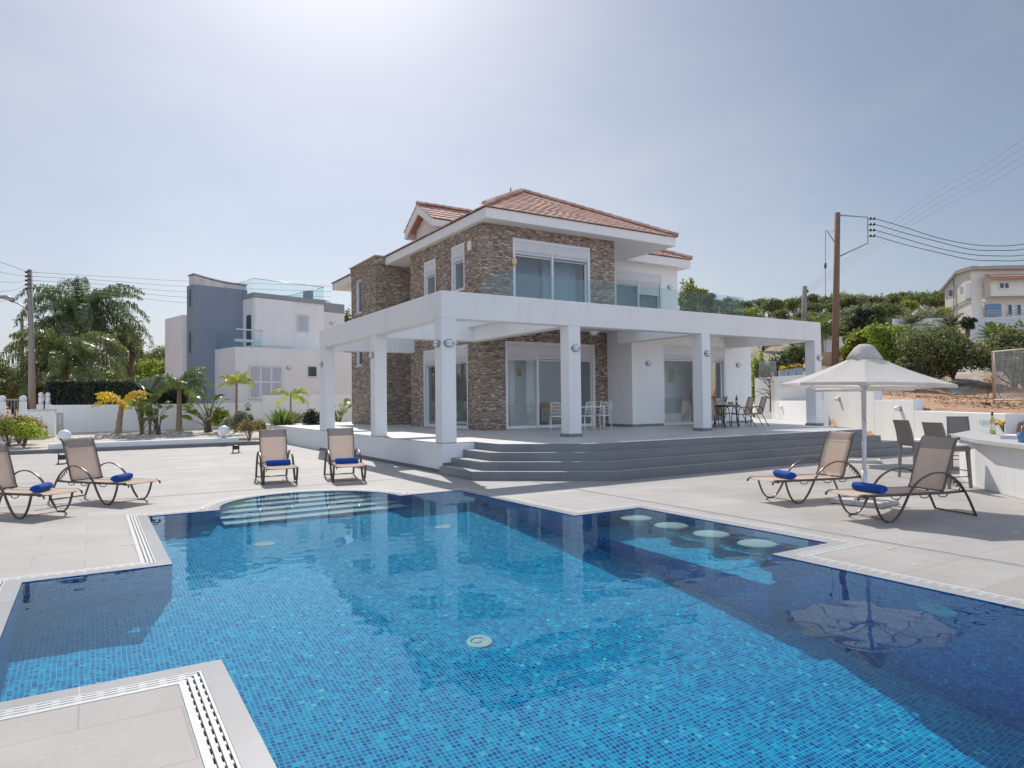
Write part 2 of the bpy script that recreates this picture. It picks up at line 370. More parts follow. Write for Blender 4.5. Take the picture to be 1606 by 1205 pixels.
def m_ground():
    mt, nt, n, l, p = newmat('earth')
    v = pos(n)
    big = noise(n, l, v, 0.07, 5); md = noise(n, l, v, 0.6, 6, 0.65); fi = noise(n, l, v, 6, 6, 0.7)
    c = ramp(n, l, md, [(0.3, (0.42, 0.235, 0.14)), (0.5, (0.58, 0.35, 0.22)), (0.7, (0.62, 0.44, 0.31))])
    dry = ramp(n, l, md, [(0.3, (0.28, 0.24, 0.15)), (0.6, (0.46, 0.39, 0.28)), (0.8, (0.26, 0.27, 0.13))])
    s = n.new('ShaderNodeSeparateXYZ'); l.new(v, s.inputs[0])
    hi = ramp(n, l, mth(n, l, 'ADD', mth(n, l, 'MULTIPLY', s.outputs[2], 0.16), mth(n, l, 'MULTIPLY', big, 0.55)), [(0.55, (0.0,)), (0.72, (1.0,))])
    c = mixc(n, l, hi, c, dry)
    c = mixc(n, l, 0.8, c, ramp(n, l, fi, [(0.3, (0.7, 0.7, 0.7)), (0.7, (1.2, 1.2, 1.2))]), 'MULTIPLY')
    l.new(c, p.inputs['Base Color']); p.inputs['Roughness'].default_value = 0.95
    bump(n, l, mth(n, l, 'ADD', fi, mth(n, l, 'MULTIPLY', md, 3)), 0.8, 0.12, p)
    return mt
def m_gravel():
    mt, nt, n, l, p = newmat('pale_gravel')
    v = pos(n)
    vo = n.new('ShaderNodeTexVoronoi'); vo.inputs['Scale'].default_value = 14; l.new(v, vo.inputs['Vector'])
    md = noise(n, l, v, 0.9, 5)
    c = ramp(n, l, vo.outputs['Color'], [(0.0, (0.48, 0.43, 0.36)), (0.5, (0.62, 0.57, 0.49)), (1.0, (0.74, 0.70, 0.63))])
    c = mixc(n, l, 0.8, c, ramp(n, l, md, [(0.3, (0.86, 0.84, 0.8)), (0.7, (1.08, 1.08, 1.08))]), 'MULTIPLY')
    l.new(c, p.inputs['Base Color']); p.inputs['Roughness'].default_value = 0.95
    bump(n, l, vo.outputs['Distance'], 0.9, 0.03, p); return mt
def m_rattan():
    mt, nt, n, l, p = newmat('grey_wicker')
    v = objc(n); s = n.new('ShaderNodeSeparateXYZ'); l.new(v, s.inputs[0])
    a = mth(n, l, 'SINE', mth(n, l, 'MULTIPLY', mth(n, l, 'ADD', s.outputs[0], s.outputs[1]), 260))
    b = mth(n, l, 'SINE', mth(n, l, 'MULTIPLY', s.outputs[2], 330))
    h = mth(n, l, 'MULTIPLY', a, b)
    l.new(ramp(n, l, h, [(0.0, (0.19, 0.17, 0.155)), (0.6, (0.38, 0.345, 0.32))]), p.inputs['Base Color'])
    p.inputs['Roughness'].default_value = 0.65; bump(n, l, h, 0.6, 0.004, p); return mt
def m_tile_roof():
    mt, nt, n, l, p = newmat('terracotta_tiles')
    g = n.new('ShaderNodeNewGeometry'); v = g.outputs['Position']
    nz = noise(n, l, v, 3.0, 4)
    f = mth(n, l, 'ADD', mth(n, l, 'MULTIPLY', g.outputs['Random Per Island'], 0.6), mth(n, l, 'MULTIPLY', nz, 0.5))
    c = ramp(n, l, f, [(0.15, (0.44, 0.25, 0.20)), (0.5, (0.56, 0.345, 0.275)), (0.85, (0.68, 0.48, 0.40))])
    c = mixc(n, l, 0.6, c, ramp(n, l, noise(n, l, v, 30, 4), [(0.3, (0.8, 0.8, 0.8)), (0.7, (1.15, 1.15, 1.15))]), 'MULTIPLY')
    l.new(c, p.inputs['Base Color']); p.inputs['Roughness'].default_value = 0.8; return mt
def m_bark(name, a, b, sc=(6, 6, 1.2)):
    mt, nt, n, l, p = newmat(name)
    mp = n.new('ShaderNodeMapping'); mp.inputs['Scale'].default_value = sc; l.new(objc(n), mp.inputs[0])
    nz = noise(n, l, mp.outputs[0], 3, 6, 0.7)
    l.new(ramp(n, l, nz, [(0.3, a), (0.7, b)]), p.inputs['Base Color']); p.inputs['Roughness'].default_value = 0.9
    bump(n, l, nz, 0.8, 0.02, p); return mt

M = {}
M['render'] = m_render()
M['stone'] = m_stone()
M['mosaic'] = m_mosaic()
M['deck'] = m_deck('deck_tiles', (0.385, 0.362, 0.342), (0.435, 0.412, 0.392), 0.93, 0.62, (0.33, 0.305, 0.28), 0.010, contrast=1.25)
M['terrace'] = m_deck('terrace_tiles', (0.60, 0.585, 0.565), (0.64, 0.63, 0.61), 0.6, 0.6, (0.45, 0.44, 0.42), 0.008, off=0.0, contrast=0.6, rough=0.5)
M['coping'] = m_deck('coping_tiles', (0.40, 0.39, 0.385), (0.44, 0.43, 0.425), 0.9, 0.9, (0.55, 0.55, 0.53), 0.008, rough=0.28, off=0.0, contrast=0.7)
M['slate'] = m_deck('grey_step_tiles', (0.19, 0.20, 0.215), (0.22, 0.23, 0.245), 0.9, 3.0, (0.27, 0.275, 0.28), 0.006, rough=0.28, off=0.0)
M['grate'] = simple('white_grate', (0.56, 0.555, 0.54), 0.5, var=0.06, scale=9)
M['black'] = simple('dark_channel', (0.03, 0.03, 0.03), 0.9)
M['kerb'] = simple('grey_kerb', (0.20, 0.19, 0.185), 0.8, var=0.15)
M['water'] = m_water()
M['alu'] = simple('white_aluminium', (0.74, 0.75, 0.76), 0.35, var=0.03)
M['shutter'] = simple('roller_shutter_box', (0.66, 0.67, 0.69), 0.45, var=0.04)
M['glass'] = m_glass('window_glass', (0.93, 0.97, 0.98), 0.10)
M['clearglass'] = m_glass('clear_glassware', (0.86, 0.92, 0.95), 0.12, 1.45)
M['rail'] = m_glass('balustrade_glass', (0.87, 0.95, 0.955), 0.02, 1.45, dirt=0.05)
M['railfar'] = m_glass('pale_balustrade_glass', (0.93, 0.98, 0.98), 0.0, 1.3, dirt=0.02)
M['inner'] = simple('interior_paint', (0.82, 0.815, 0.80), 0.9, var=0.02)
M['roof'] = m_tile_roof()
M['soffit'] = simple('soffit_paint', (0.80, 0.79, 0.775), 0.85, var=0.03)
M['pine'] = simple('dormer_boarding', (0.62, 0.33, 0.22), 0.7, var=0.15, scale=8)
M['metal'] = simple('brushed_metal', (0.45, 0.45, 0.46), 0.35, metal=0.8, var=0.05)
M['lamp'] = simple('wall_lamp_metal', (0.33, 0.34, 0.35), 0.45, var=0.1)
M['lampw'] = simple('opal_lamp', (0.86, 0.86, 0.85), 0.35, var=0.02)
M['frame'] = simple('bronze_frame', (0.13, 0.105, 0.09), 0.30, metal=0.35, var=0.1)
M['sling'] = m_cloth('taupe_sling', (0.84, 0.71, 0.61), 0.5, 0.08, weave=0.25)
M['slingd'] = m_cloth('dark_sling_hem', (0.56, 0.47, 0.42), 0.35, 0.0, weave=0.25)
M['towel'] = simple('royal_blue_towel', (0.008, 0.07, 0.36), 0.95, var=0.25, scale=30, bmp=0.9, bscale=240, bdist=0.004)
M['canvas'] = m_cloth('cream_canvas', (0.82, 0.79, 0.75), 0.45, 0.0, weave=0.1)
M['pole'] = simple('painted_pole', (0.62, 0.63, 0.66), 0.35, metal=0.2, var=0.04)
M['slab'] = simple('stone_base', (0.56, 0.53, 0.50), 0.85, var=0.1, bmp=0.3)
M['wicker'] = m_rattan()
M['cushion'] = simple('white_cushion', (0.80, 0.79, 0.77), 0.85, var=0.03)
M['counter'] = simple('stone_counter', (0.56, 0.55, 0.54), 0.4, var=0.08, scale=14)
M['plwhite'] = simple('white_chair_metal', (0.82, 0.82, 0.82), 0.45, var=0.02)
M['blk'] = simple('dark_brown_metal', (0.05, 0.042, 0.038), 0.4, metal=0.2)
M['earth'] = m_ground()
M['gravel'] = m_gravel()
M['path'] = simple('gravel_track_stone', (0.42, 0.37, 0.31), 0.95, var=0.3, scale=1.5, bmp=0.8, bscale=9, bdist=0.05, obj=False)
M['wood'] = m_bark('creosoted_pole', (0.17, 0.10, 0.07), (0.30, 0.19, 0.14))
M['woodg'] = m_bark('weathered_pole', (0.26, 0.23, 0.21), (0.38, 0.35, 0.32))
M['cable'] = simple('cable_rubber', (0.10, 0.10, 0.11), 0.6)
M['bark'] = m_bark('bark', (0.10, 0.075, 0.055), (0.24, 0.19, 0.15))
M['palmbark'] = m_bark('palm_trunk', (0.20, 0.13, 0.10), (0.42, 0.31, 0.25), (8, 8, 14))
M['grey'] = simple('slate_grey_paint', (0.25, 0.285, 0.35), 0.85, var=0.05, obj=False, scale=0.7)
M['grey2'] = simple('mid_grey_paint', (0.30, 0.325, 0.37), 0.85, var=0.05)
M['cream'] = simple('cream_render', (0.84, 0.79, 0.73), 0.9, var=0.05, scale=0.8)
M['blueglass'] = simple('blue_screen', (0.16, 0.27, 0.42), 0.35, var=0.1)
M['darkpane'] = simple('dark_pane', (0.05, 0.075, 0.09), 0.12, var=0.3, scale=0.8)
M['blind'] = simple('louvre_shutter', (0.50, 0.53, 0.60), 0.6, var=0.05)
L_ = {}
L_['olive'] = m_leaf('scrub_leaves', [(0.057, 0.080, 0.035), (0.122, 0.145, 0.063), (0.195, 0.210, 0.098), (0.309, 0.290, 0.166)])
L_['bright'] = m_leaf('bright_leaves', [(0.081, 0.123, 0.023), (0.179, 0.232, 0.039), (0.309, 0.348, 0.059), (0.520, 0.493, 0.117)])
L_['dark'] = m_leaf('dark_leaves', [(0.019, 0.032, 0.020), (0.041, 0.061, 0.035), (0.073, 0.102, 0.059), (0.162, 0.181, 0.137)])
L_['grey'] = m_leaf('grey_leaves', [(0.087, 0.099, 0.072), (0.174, 0.189, 0.145), (0.290, 0.297, 0.246), (0.435, 0.435, 0.377)])
L_['palm'] = m_leaf('palm_leaflets', [(0.065, 0.102, 0.049), (0.122, 0.181, 0.069), (0.227, 0.275, 0.098), (0.438, 0.420, 0.235)], rough=0.35)
L_['deep'] = m_leaf('deep_palm_leaflets', [(0.04, 0.065, 0.035), (0.08, 0.115, 0.06), (0.14, 0.18, 0.095), (0.26, 0.28, 0.18)], rough=0.55)
L_['lime'] = m_leaf('lime_palm_leaflets', [(0.145, 0.217, 0.029), (0.275, 0.348, 0.043), (0.478, 0.507, 0.072), (0.667, 0.609, 0.174)], rough=0.4)
L_['yellow'] = m_leaf('yellowing_leaflets', [(0.36, 0.22, 0.015), (0.55, 0.36, 0.02), (0.68, 0.46, 0.03), (0.62, 0.52, 0.10)], rough=0.45)
L_['banana'] = m_leaf('paddle_leaves', [(0.065, 0.109, 0.039), (0.122, 0.181, 0.059), (0.211, 0.275, 0.078), (0.422, 0.435, 0.137)], rough=0.3, trans=0.3)
L_['blue'] = m_leaf('blue_grey_palm', [(0.10, 0.12, 0.10), (0.17, 0.19, 0.16), (0.26, 0.28, 0.23), (0.34, 0.36, 0.30)], rough=0.4)
L_['dry'] = m_leaf('dry_leaves', [(0.12, 0.07, 0.03), (0.22, 0.15, 0.08), (0.30, 0.21, 0.13), (0.36, 0.27, 0.18)])
L_['flower'] = m_leaf('flowers', [(0.6, 0.12, 0.10), (0.75, 0.3, 0.25), (0.85, 0.6, 0.5), (0.9, 0.8, 0.7)])

# ================================================================ THE GROUND AND THE POOL
def smooth(a, b, x):
    t = min(1, max(0, (x-a)/(b-a))); return t*t*(3-2*t)
WP = Vector((23.3, 12.4, 0)); WD = Vector((0.643, 0.766, 0)); WN = Vector((0.766, -0.643, 0)); LP = Vector((19.15, 11.64, 0))   # line of the right boundary wall
def wq(x, y): return (x-WP.x)*WN.x + (y-WP.y)*WN.y
def hgt(x, y):
    D = x*0.5266 + y*0.850
    if -9 < x < 12 and -12 < y < 17: return -3.2
    q = wq(x, y)
    rr = math.hypot(x, y)
    g = float(np.interp(D, [0, 15, 20, 28, 36, 45, 60, 75, 90, 120, 200, 400], [0.6, 1.0, 1.12, 1.7, 2.7, 4.1, 6.3, 9.3, 12.6, 16.0, 19, 22]))
    if rr > 80: g += 0
    left = -0.4 if y < 28 else float(np.interp(y, [28, 36, 50, 90, 200, 400], [-0.02, 0.22, 0.5, 1.6, 6, 14]))
    q += 0.35*max(0, D-38)
    wdt = 0.35 + 0.12*max(0, D-36)
    k = smooth(-0.1, wdt, q) if D > 2 else 0
    z = left*(1-k) + g*k
    if k > 0.5: z += 0.10*math.sin(x*0.9+1)*math.cos(y*0.7) + 0.06*math.sin(x*2.3)*math.sin(y*1.9+2)
    return z
def build_terrain():
    rs = [0.5] + list(np.geomspace(3, 420, 150)); NA = 420
    vs = []; fs = []
    for r in rs:
        for k in range(NA):
            a = 2*PI*k/NA; x = r*math.cos(a); y = r*math.sin(a); vs.append((x, y, hgt(x, y)))
    for i in range(len(rs)-1):
        for k in range(NA):
            k2 = (k+1) % NA; fs.append((i*NA+k, i*NA+k2, (i+1)*NA+k2, (i+1)*NA+k))
    mb = MB(); mb.add(vs, fs, True); tag(mb.build('ground', M['earth']), kind='structure')
build_terrain()

arc = [(3.09+1.42*math.cos(a), 10.98+0.15*(i/27)+1.44*math.sin(a)) for i, a in enumerate(np.linspace(0, PI, 28))]
POOL = [(0.70, -4.0), (5.95, -4.0), (5.95, 4.58), (6.92, 4.58), (6.92, 7.62), (5.72, 7.62), (5.66, 10.98)] + arc + [(0.70, 11.13), (0.70, 7.65), (-0.53, 7.65), (-0.53, 4.63), (0.70, 4.63)]
def sheet(name, outer, hole, z, mat, kind='structure'):
    loops = [[Vector((p[0], p[1], 0)) for p in outer]] + ([[Vector((p[0], p[1], 0)) for p in hole]] if hole else [])
    flat = [p for lp in loops for p in lp]
    tris = tessellate_polygon(loops)
    mb = MB(); vs = [(p.x, p.y, z) for p in flat]; fs = []
    for t in tris:
        a, b, c = (flat[i] for i in t)
        fs.append(t if (b-a).cross(c-a).z > 0 else (t[0], t[2], t[1]))
    mb.add(vs, fs); o = mb.build(name, mat)
    if kind: tag(o, kind=kind)
    return o
P1 = offset_poly(POOL, 0.13); P2 = offset_poly(POOL, 0.27)
sheet('pool_deck', [(-16, -10), (12, -10), (14.2, 1.55), (23.3, 12.4), (27.8, 17.8), (27.8, 28.0), (-16, 28.0)], P2, 0.0, M['deck'])
cop = sheet('pool_coping', P1, POOL, 0.002, M['coping'])
# drain channel and slotted overflow grate round the pool
sheet('drain_channel', P2, P1, -0.03, M['black'])
def ring_strip(mb, base, d0, d1, z):
    a = offset_poly(base, d0); b = offset_poly(base, d1); n = len(a)
    vs = [(p[0], p[1], z) for p in a] + [(p[0], p[1], z) for p in b] + [(p[0], p[1], z-0.025) for p in a] + [(p[0], p[1], z-0.025) for p in b]
    fs = []
    for i in range(n):
        j = (i+1) % n
        fs += [(i, n+i, n+j, j), (i, j, 2*n+j, 2*n+i), (n+i, 3*n+i, 3*n+j, n+j)]
    mb.add(vs, fs)
g = MB()
for d0, d1 in ((0.132, 0.146), (0.159, 0.181), (0.194, 0.216), (0.229, 0.268)): ring_strip(g, POOL, d0, d1, 0.003)
pl = offset_poly(POOL, 0.19)
for i in range(len(pl)):
    a = Vector(pl[i]).to_3d(); b = Vector(pl[(i+1) % len(pl)]).to_3d(); L = (b-a).length
    if L < 0.05: continue
    t = (b-a)/L; nr = Vector((t.y, -t.x, 0)); k = max(1, int(L/0.10))
    for j in range(k):
        c = a + t*((j+0.5)*L/k)
        if c.y < 2.0 and c.x > 2: continue
        for off in (-0.035, 0.001, 0.037):
            q = c + nr*off
            M4 = Matrix(((t.x, nr.x, 0, q.x), (t.y, nr.y, 0, q.y), (0, 0, 1, 0), (0, 0, 0, 1)))
            g.box(-0.018, 0.018, -0.0045, 0.0045, -0.02, 0.0025, M4)
tag(g.build('overflow_grate', M['grate']), kind='structure')
# slot drain lines in the deck
dm = MB(); dw = MB()
def slot(x0, y0, x1, y1):
    horiz = abs(x1-x0) > abs(y1-y0)
    for off in (-0.028, 0.028):
        if horiz: dw.box(x0, x1, y0+off-0.012, y0+off+0.012, -0.01, 0.005)
        else: dw.box(x0+off-0.012, x0+off+0.012, y0, y1, -0.01, 0.005)
    if horiz: dm.box(x0, x1, y0-0.013, y0+0.013, -0.01, 0.0035)
    else: dm.box(x0-0.013, x0+0.013, y0, y1, -0.01, 0.0035)
slot(7.46, -6, 7.46, 13.40); slot(-8, 13.44, 6.5, 13.44)
tag(dw.build('slot_drain', M['grate']), kind='structure'); tag(dm.build('slot_drain_gap', M['black']), kind='structure')
# little white mortar smears / markers on the deck
sp = MB()
for (x, y, a, L, w) in ((0.40, 9.0, 0.05, 0.18, 0.03), (6.25, 9.2, 0.3, 0.20, 0.05), (6.55, 2.35, 0.1, 0.28, 0.10), (7.2, 4.05, 0.1, 0.12, 0.03), (6.7, 3.55, 0.9, 0.10, 0.03), (9.2, 3.7, 0.6, 0.10, 0.05)):
    sp.box(-L/2, L/2, -w/2, w/2, 0.0, 0.004, Matrix.Translation((x, y, 0)) @ Matrix.Rotation(a, 4, 'Z'))
tag(sp.build('plaster_marks', M['grate']), kind='structure')

def fdepth(x, y):
    return 1.0 + 0.05*max(0, 11-y) + 0.02*max(0, x)*max(0, 11-y)
def build_basin():
    mb = MB(); nx, ny = 30, 60; vs = []; fs = []
    for j in range(ny+1):
        for i in range(nx+1):
            x = -0.6+7.6*i/nx; y = -4.05+15.4*j/ny; vs.append((x, y, -min(2.4, fdepth(x, y))))
    for j in range(ny):
        for i in range(nx):
            a = j*(nx+1)+i; fs.append((a, a+1, a+nx+2, a+nx+1))
    mb.add(vs, fs, True)
    n = len(POOL)
    for i in range(n):
        a = POOL[i]; b = POOL[(i+1) % n]
        mb.add([(a[0], a[1], 0.0), (b[0], b[1], 0.0), (b[0], b[1], -2.6), (a[0], a[1], -2.6)], [(0, 1, 2, 3)])
    # the shallow shelf with the bar seats
    mb.box(5.78, 6.95, 4.5, 7.7, -2.6, -0.98)
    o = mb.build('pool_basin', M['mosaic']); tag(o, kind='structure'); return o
basin = build_basin()
def build_water():
    rng = np.random.default_rng(3)
    x0, x1, y0, y1 = -0.66, 7.05, -4.1, 12.62; d = 0.032
    xs = np.arange(x0, x1+d, d); ys = np.arange(y0, y1+d, d); X, Y = np.meshgrid(xs, ys)
    Z = np.zeros_like(X)
    for i in range(34):
        lam = rng.uniform(0.12, 0.34); k = 2*PI/lam; th = rng.normal(0.9, 0.8); ph = rng.uniform(0, 2*PI)
        slope = 0.0011*(0.7+0.6*rng.random())
        ph2 = 0.9*np.sin(0.7*X+1.1*Y+i)
        Z += slope/k*np.sin(k*(X*math.cos(th)+Y*math.sin(th))+ph+ph2)
    Z = Z - 0.006
    big = offset_poly(POOL, 0.10)
    poly = np.array(big); 
    def inside(px, py):
        c = np.zeros(px.shape, bool); n = len(poly); j = n-1
        for i in range(n):
            xi, yi = poly[i]; xj, yj = poly[j]
            cond = ((yi > py) != (yj > py)) & (px < (xj-xi)*(py-yi)/((yj-yi)+1e-12)+xi)
            c ^= cond; j = i
        return c
    ny, nx = X.shape
    cx = X[:-1, :-1]+d/2; cy = Y[:-1, :-1]+d/2; ins = inside(cx, cy)
    idx = np.arange(ny*nx).reshape(ny, nx)
    q = np.stack([idx[:-1, :-1][ins], idx[:-1, 1:][ins], idx[1:, 1:][ins], idx[1:, :-1][ins]], 1)
    used = np.unique(q); mp = -np.ones(ny*nx, int); mp[used] = np.arange(len(used))
    V = np.stack([X.ravel(), Y.ravel(), Z.ravel()], 1)[used]
    mb = MB(); mb.v = [tuple(v) for v in V]; mb.f = [tuple(int(t) for t in f) for f in mp[q]]; mb.sm = [True]*len(mb.f)
    o = mb.build('pool_water', M['water']); tag(o, kind='structure'); o.cycles.is_caustics_caster = True
M['tread'] = simple('sun_painted_step', (0.86, 0.88, 0.88), 0.6, var=0.12, scale=18, obj=False)
for k in range(5):   # curved entry steps: treads coloured pale for the sun on them, mosaic risers
    yf = 12.05 - 0.34*k; zt = -0.16 - 0.17*k
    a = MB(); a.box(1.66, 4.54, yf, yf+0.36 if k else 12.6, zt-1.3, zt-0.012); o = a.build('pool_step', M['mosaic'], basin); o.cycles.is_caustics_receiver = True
    a = MB(); a.box(1.67, 4.53, yf-0.004, yf+0.335 if k else 12.6, zt-0.011, zt); o = a.build('step_tread', M['tread'], o); o.cycles.is_caustics_receiver = True
build_water()
basin.cycles.is_caustics_receiver = True
M['dkmos'] = M['mosaic']
seatmat = simple('pale_stone_seat', (0.74, 0.72, 0.68), 0.7, var=0.08)
for i, (sy, lb) in enumerate(((7.25, 'round underwater pool seat farthest from the umbrella, at the house end of the shelf'), (6.57, 'second underwater pool seat counted from the house end of the shelf'), (5.89, 'third underwater pool seat counted from the house end of the shelf'), (5.21, 'underwater pool seat nearest the drain corner by the umbrella'))):
    s = empty('pool_seat', (6.52, sy, -0.98), 0, lb, 'pool seat', 'round seats under the water in the pool bar')
    a = MB(); a.lathe([(0.001, 0.66), (0.21, 0.66), (0.225, 0.69), (0.21, 0.72), (0.001, 0.72)], 28); a1 = a.build('seat', seatmat, s)
    b = MB(); b.cyl(0, 0, 0, 0.665, 0.10, 18); b1 = b.build('pedestal', seatmat, s)
    a1.cycles.is_caustics_receiver = True; b1.cycles.is_caustics_receiver = True
for i, (px, py, dd) in enumerate(((2.98, 5.45, 0), (1.95, 9.4, 0), (4.45, 9.2, 0))):
    a = MB(); z = -fdepth(px, py)+0.004
    a.lathe([(0.001, 0.012), (0.045, 0.014), (0.05, 0.002), (0.06, 0.002), (0.065, 0.016), (0.11, 0.008), (0.13, 0.0)], 24, Matrix.Translation((px, py, z)))
    o = a.build('floor_inlet', seatmat, basin); o.cycles.is_caustics_receiver = True
a = MB(); a.lathe([(0.001, 0.03), (0.13, 0.025), (0.155, 0.0)], 28, Matrix.Translation((5.95, 2.98, -0.55)) @ Matrix.Rotation(-PI/2, 4, 'Y'))
o = a.build('underwater_light', simple('pool_light_lens', (0.20, 0.62, 0.66), 0.4), basin); o.cycles.is_caustics_receiver = True

# left garden: kerb, gravel, plinth
a = MB(); a.box(-16, 6.69, 28.0, 28.14, -0.1, 0.13); tag(a.build('deck_kerb', M['kerb']), kind='structure')
a = MB(); a.add([(-16, 28.14, 0.11), (14, 28.14, 0.11), (14, 37.2, 0.42), (-16, 37.2, 0.42)], [(0, 1, 2, 3)]); tag(a.build('gravel_garden', M['gravel']), kind='structure')

# ================================================================ TERRACE AND STEPS
T = 0.68
TER = [(6.69, 13.79), (7.5, 13.79), (7.5, 12.65), (9.17, 11.29), (18.87, 11.30), (21.38, 14.30), (28.5, 22.8), (28.5, 33), (6.69, 33), (6.69, 23.42)]
a = MB(); a.prism(TER, -0.2, T-0.012); tag(a.build('terrace_base', M['render']), kind='structure')
TT = [(6.69, 13.79), (7.49, 13.79), (7.49, 12.645), (9.165, 11.28), (18.86, 11.29), (21.38, 14.30), (28.5, 22.8), (28.5, 33), (6.69, 33)]
sheet('terrace_floor', TT, None, T, M['terrace'])
a = MB(); a.box(6.675, 6.69, 13.79, 23.42, 0.0, 0.085); a.box(6.69, 6.9, 13.775, 13.79, 0.175, 0.24); tag(a.build('wall_skirting', M['kerb']), kind='structure')
a = MB()
for k, (xl, yc, xc, yf, xr) in enumerate(((6.60, 12.24, 8.85, 10.42, 20.3), (6.90, 12.38, 8.96, 10.71, 19.75), (7.20, 12.51, 9.06, 11.0, 19.2), (7.495, 12.64, 9.165, 11.275, 18.84))):
    a.prism([(xl, 13.78), (xl, yc), (xc, yf), (xr, yf), (xr, 13.78)], -0.1+0.17*k, 0.17*(k+1)-(0.006 if k == 3 else 0))
M['treadtile'] = m_deck('tread_tiles', (0.42, 0.42, 0.42), (0.45, 0.45, 0.455), 0.9, 3.0, (0.32, 0.32, 0.32), 0.006, rough=0.4, off=0.0, contrast=0.6)
tt = MB()
for k, (xl, yc, xc, yf, xr) in enumerate(((6.60, 12.24, 8.85, 10.42, 20.3), (6.90, 12.38, 8.96, 10.71, 19.75), (7.20, 12.51, 9.06, 11.0, 19.2))):
    nx_ = ((6.90, 12.38, 8.96, 10.71, 19.75), (7.20, 12.51, 9.06, 11.0, 19.2), (7.495, 12.64, 9.165, 11.275, 18.84))[k]
    zt_ = 0.17*(k+1)+0.004; o_ = [(xl+0.006, 13.775), (xl+0.006, yc+0.003), (xc+0.003, yf+0.008), (xr-0.006, yf+0.008), (xr-0.006, 13.775)]; i_ = [(nx_[0]-0.002, 13.775), (nx_[0]-0.002, nx_[1]), (nx_[2], nx_[3]-0.002), (nx_[4]+0.002, nx_[3]-0.002), (nx_[4]+0.002, 13.775)]
    tt.add([(p[0], p[1], zt_) for p in o_+i_], [(j, j+1, 6+j, 5+j) for j in range(4)])
tag(tt.build('step_treads', M['treadtile']), kind='structure')
st = a.build('terrace_steps', M['slate']); tag(st, kind='structure')
bv = st.modifiers.new('bevel', 'BEVEL'); bv.width = 0.008; bv.segments = 2; bv.limit_method = 'ANGLE'

# ================================================================ THE VILLA
villa = empty('villa', (10.6, 18.8, T), 0, 'two storey stone clad white villa with terracotta hip roof and white pergola over its terrace', 'house')
VI = Matrix.Translation((-10.6, -18.8, -T))
class VB(MB):   # builds in world coordinates, parented to the villa
    def build(s, name, mat, parent=None, **k):
        o = MB.build(s, name, mat, parent or villa, **k); o.location = (-10.6, -18.8, -T) if parent is None else (0, 0, 0)
        return o
def child(vb, name, mat, parent=None, **k): return vb.build(name, mat, parent, **k)

op_w1 = [(22.3, 23.36, 5.05, 6.85), (20.06, 21.08, 5.38, 6.97), (19.90, 23.48, T, 3.53)]
op_w2 = [(11.73, 14.96, 4.15, 6.99), (11.40, 15.12, T, 3.57)]
op_w4 = [(28.54, 29.28, 5.54, 7.04), (28.54, 29.28, 3.22, 4.60)]
sw = VB()
wall(sw, 'x', 10.6, 0.12, 18.921, 24.59, T, 7.333, op_w1)
wall(sw, 'y', 18.8, 0.12, 10.6, 16.05, 3.58, 7.333, op_w2)
wall(sw, 'y', 18.8, 0.12, 10.6, 15.65, T, 3.58, op_w2)
wall(sw, 'y', 24.592, -0.12, 10.722, 12.0, T, 7.333)
wall(sw, 'y', 26.75, 0.12, 10.0, 12.0, T, 7.333)
wall(sw, 'x', 10.0, 0.12, 26.871, 29.9, T, 7.333, op_w4)
wall(sw, 'y', 29.9, -0.12, 10.122, 11.2, T, 7.333)
wall(sw, 'x', 16.05, -0.12, 18.921, 21.3, 3.6, 7.333)
sw.build('stone_wall', M['stone'])
ww = VB()   # white rendered walls
wall(ww, 'y', 17.5, 0.3, 15.65, 21.75, T, 4.0, [(17.10, 20.30, T, 3.55)])
wall(ww, 'x', 15.65, 0.3, 17.801, 18.795, T, 4.0)
wall(ww, 'x', 21.75, -0.3, 17.801, 21.299, T, 4.0, [(19.0, 20.8, 1.4, 3.3)])
wall(ww, 'x', 21.75, -0.3, 21.601, 32.499, T, 7.333, [(24.0, 27.5, 1.4, 3.3), (24, 26.5, 5.0, 6.5)])
wall(ww, 'y', 21.3, 0.3, 16.053, 21.75, 4.0, 7.333, [(18.23, 20.79, 4.15, 6.94)])
wall(ww, 'y', 32.5, 0.3, 11.2, 21.75, T, 7.333, [(12.0, 15.5, T, 3.3), (16.5, 20.5, T, 3.3), (12.0, 15.0, 4.4, 6.5), (16.5, 19.5, 4.4, 6.5)])  # unseen rear openings added to let daylight into the rooms
wall(ww, 'x', 11.2, 0.2, 29.902, 32.499, T, 7.333)
wall(ww, 'x', 12.0, 0.2, 24.594, 26.748, T, 7.333)
ww.build('rendered_wall', M['render'])
iw = VB()   # interior lining
wall(iw, 'x', 10.725, 0.18, 19.106, 24.46, T, 7.05, op_w1)
wall(iw, 'y', 18.923, 0.18, 10.73, 15.9, T, 7.05, op_w2)
iw.box(10.9, 21.4, 24.3, 24.45, T, 3.7); iw.box(15.42, 15.55, 19.15, 24.3, T, 3.7)
iw.box(10.9, 20.0, 24.31, 24.44, 4.1, 6.98); iw.box(15.6, 15.72, 19.15, 24.3, 4.1, 6.98)
xa_, xb_ = onY(800, 600, 20.2).x, onY(846, 600, 20.2).x; iw.box(xa_, xb_, 20.2, 20.35, T, 3.7); xc_, xd_ = onY(1036, 600, 18.9).x, onY(1083, 600, 18.9).x; iw.box(xc_, xd_, 18.9, 19.05, T, 3.7)
iw.build('interior_partition', M['inner'])
sl = VB(); sl.box(10.74, 21.42, 18.94, 24.45, 3.72, 4.08); sl.box(12.21, 21.42, 24.452, 32.48, 3.72, 4.08); sl.build('floor_slab', M['inner'])
ce = VB(); ce.box(10.93, 21.4, 21.62, 24.4, 6.99, 7.03); ce.box(10.93, 15.6, 19.12, 21.618, 6.99, 7.03); ce.build('upper_ceiling', M['inner'])
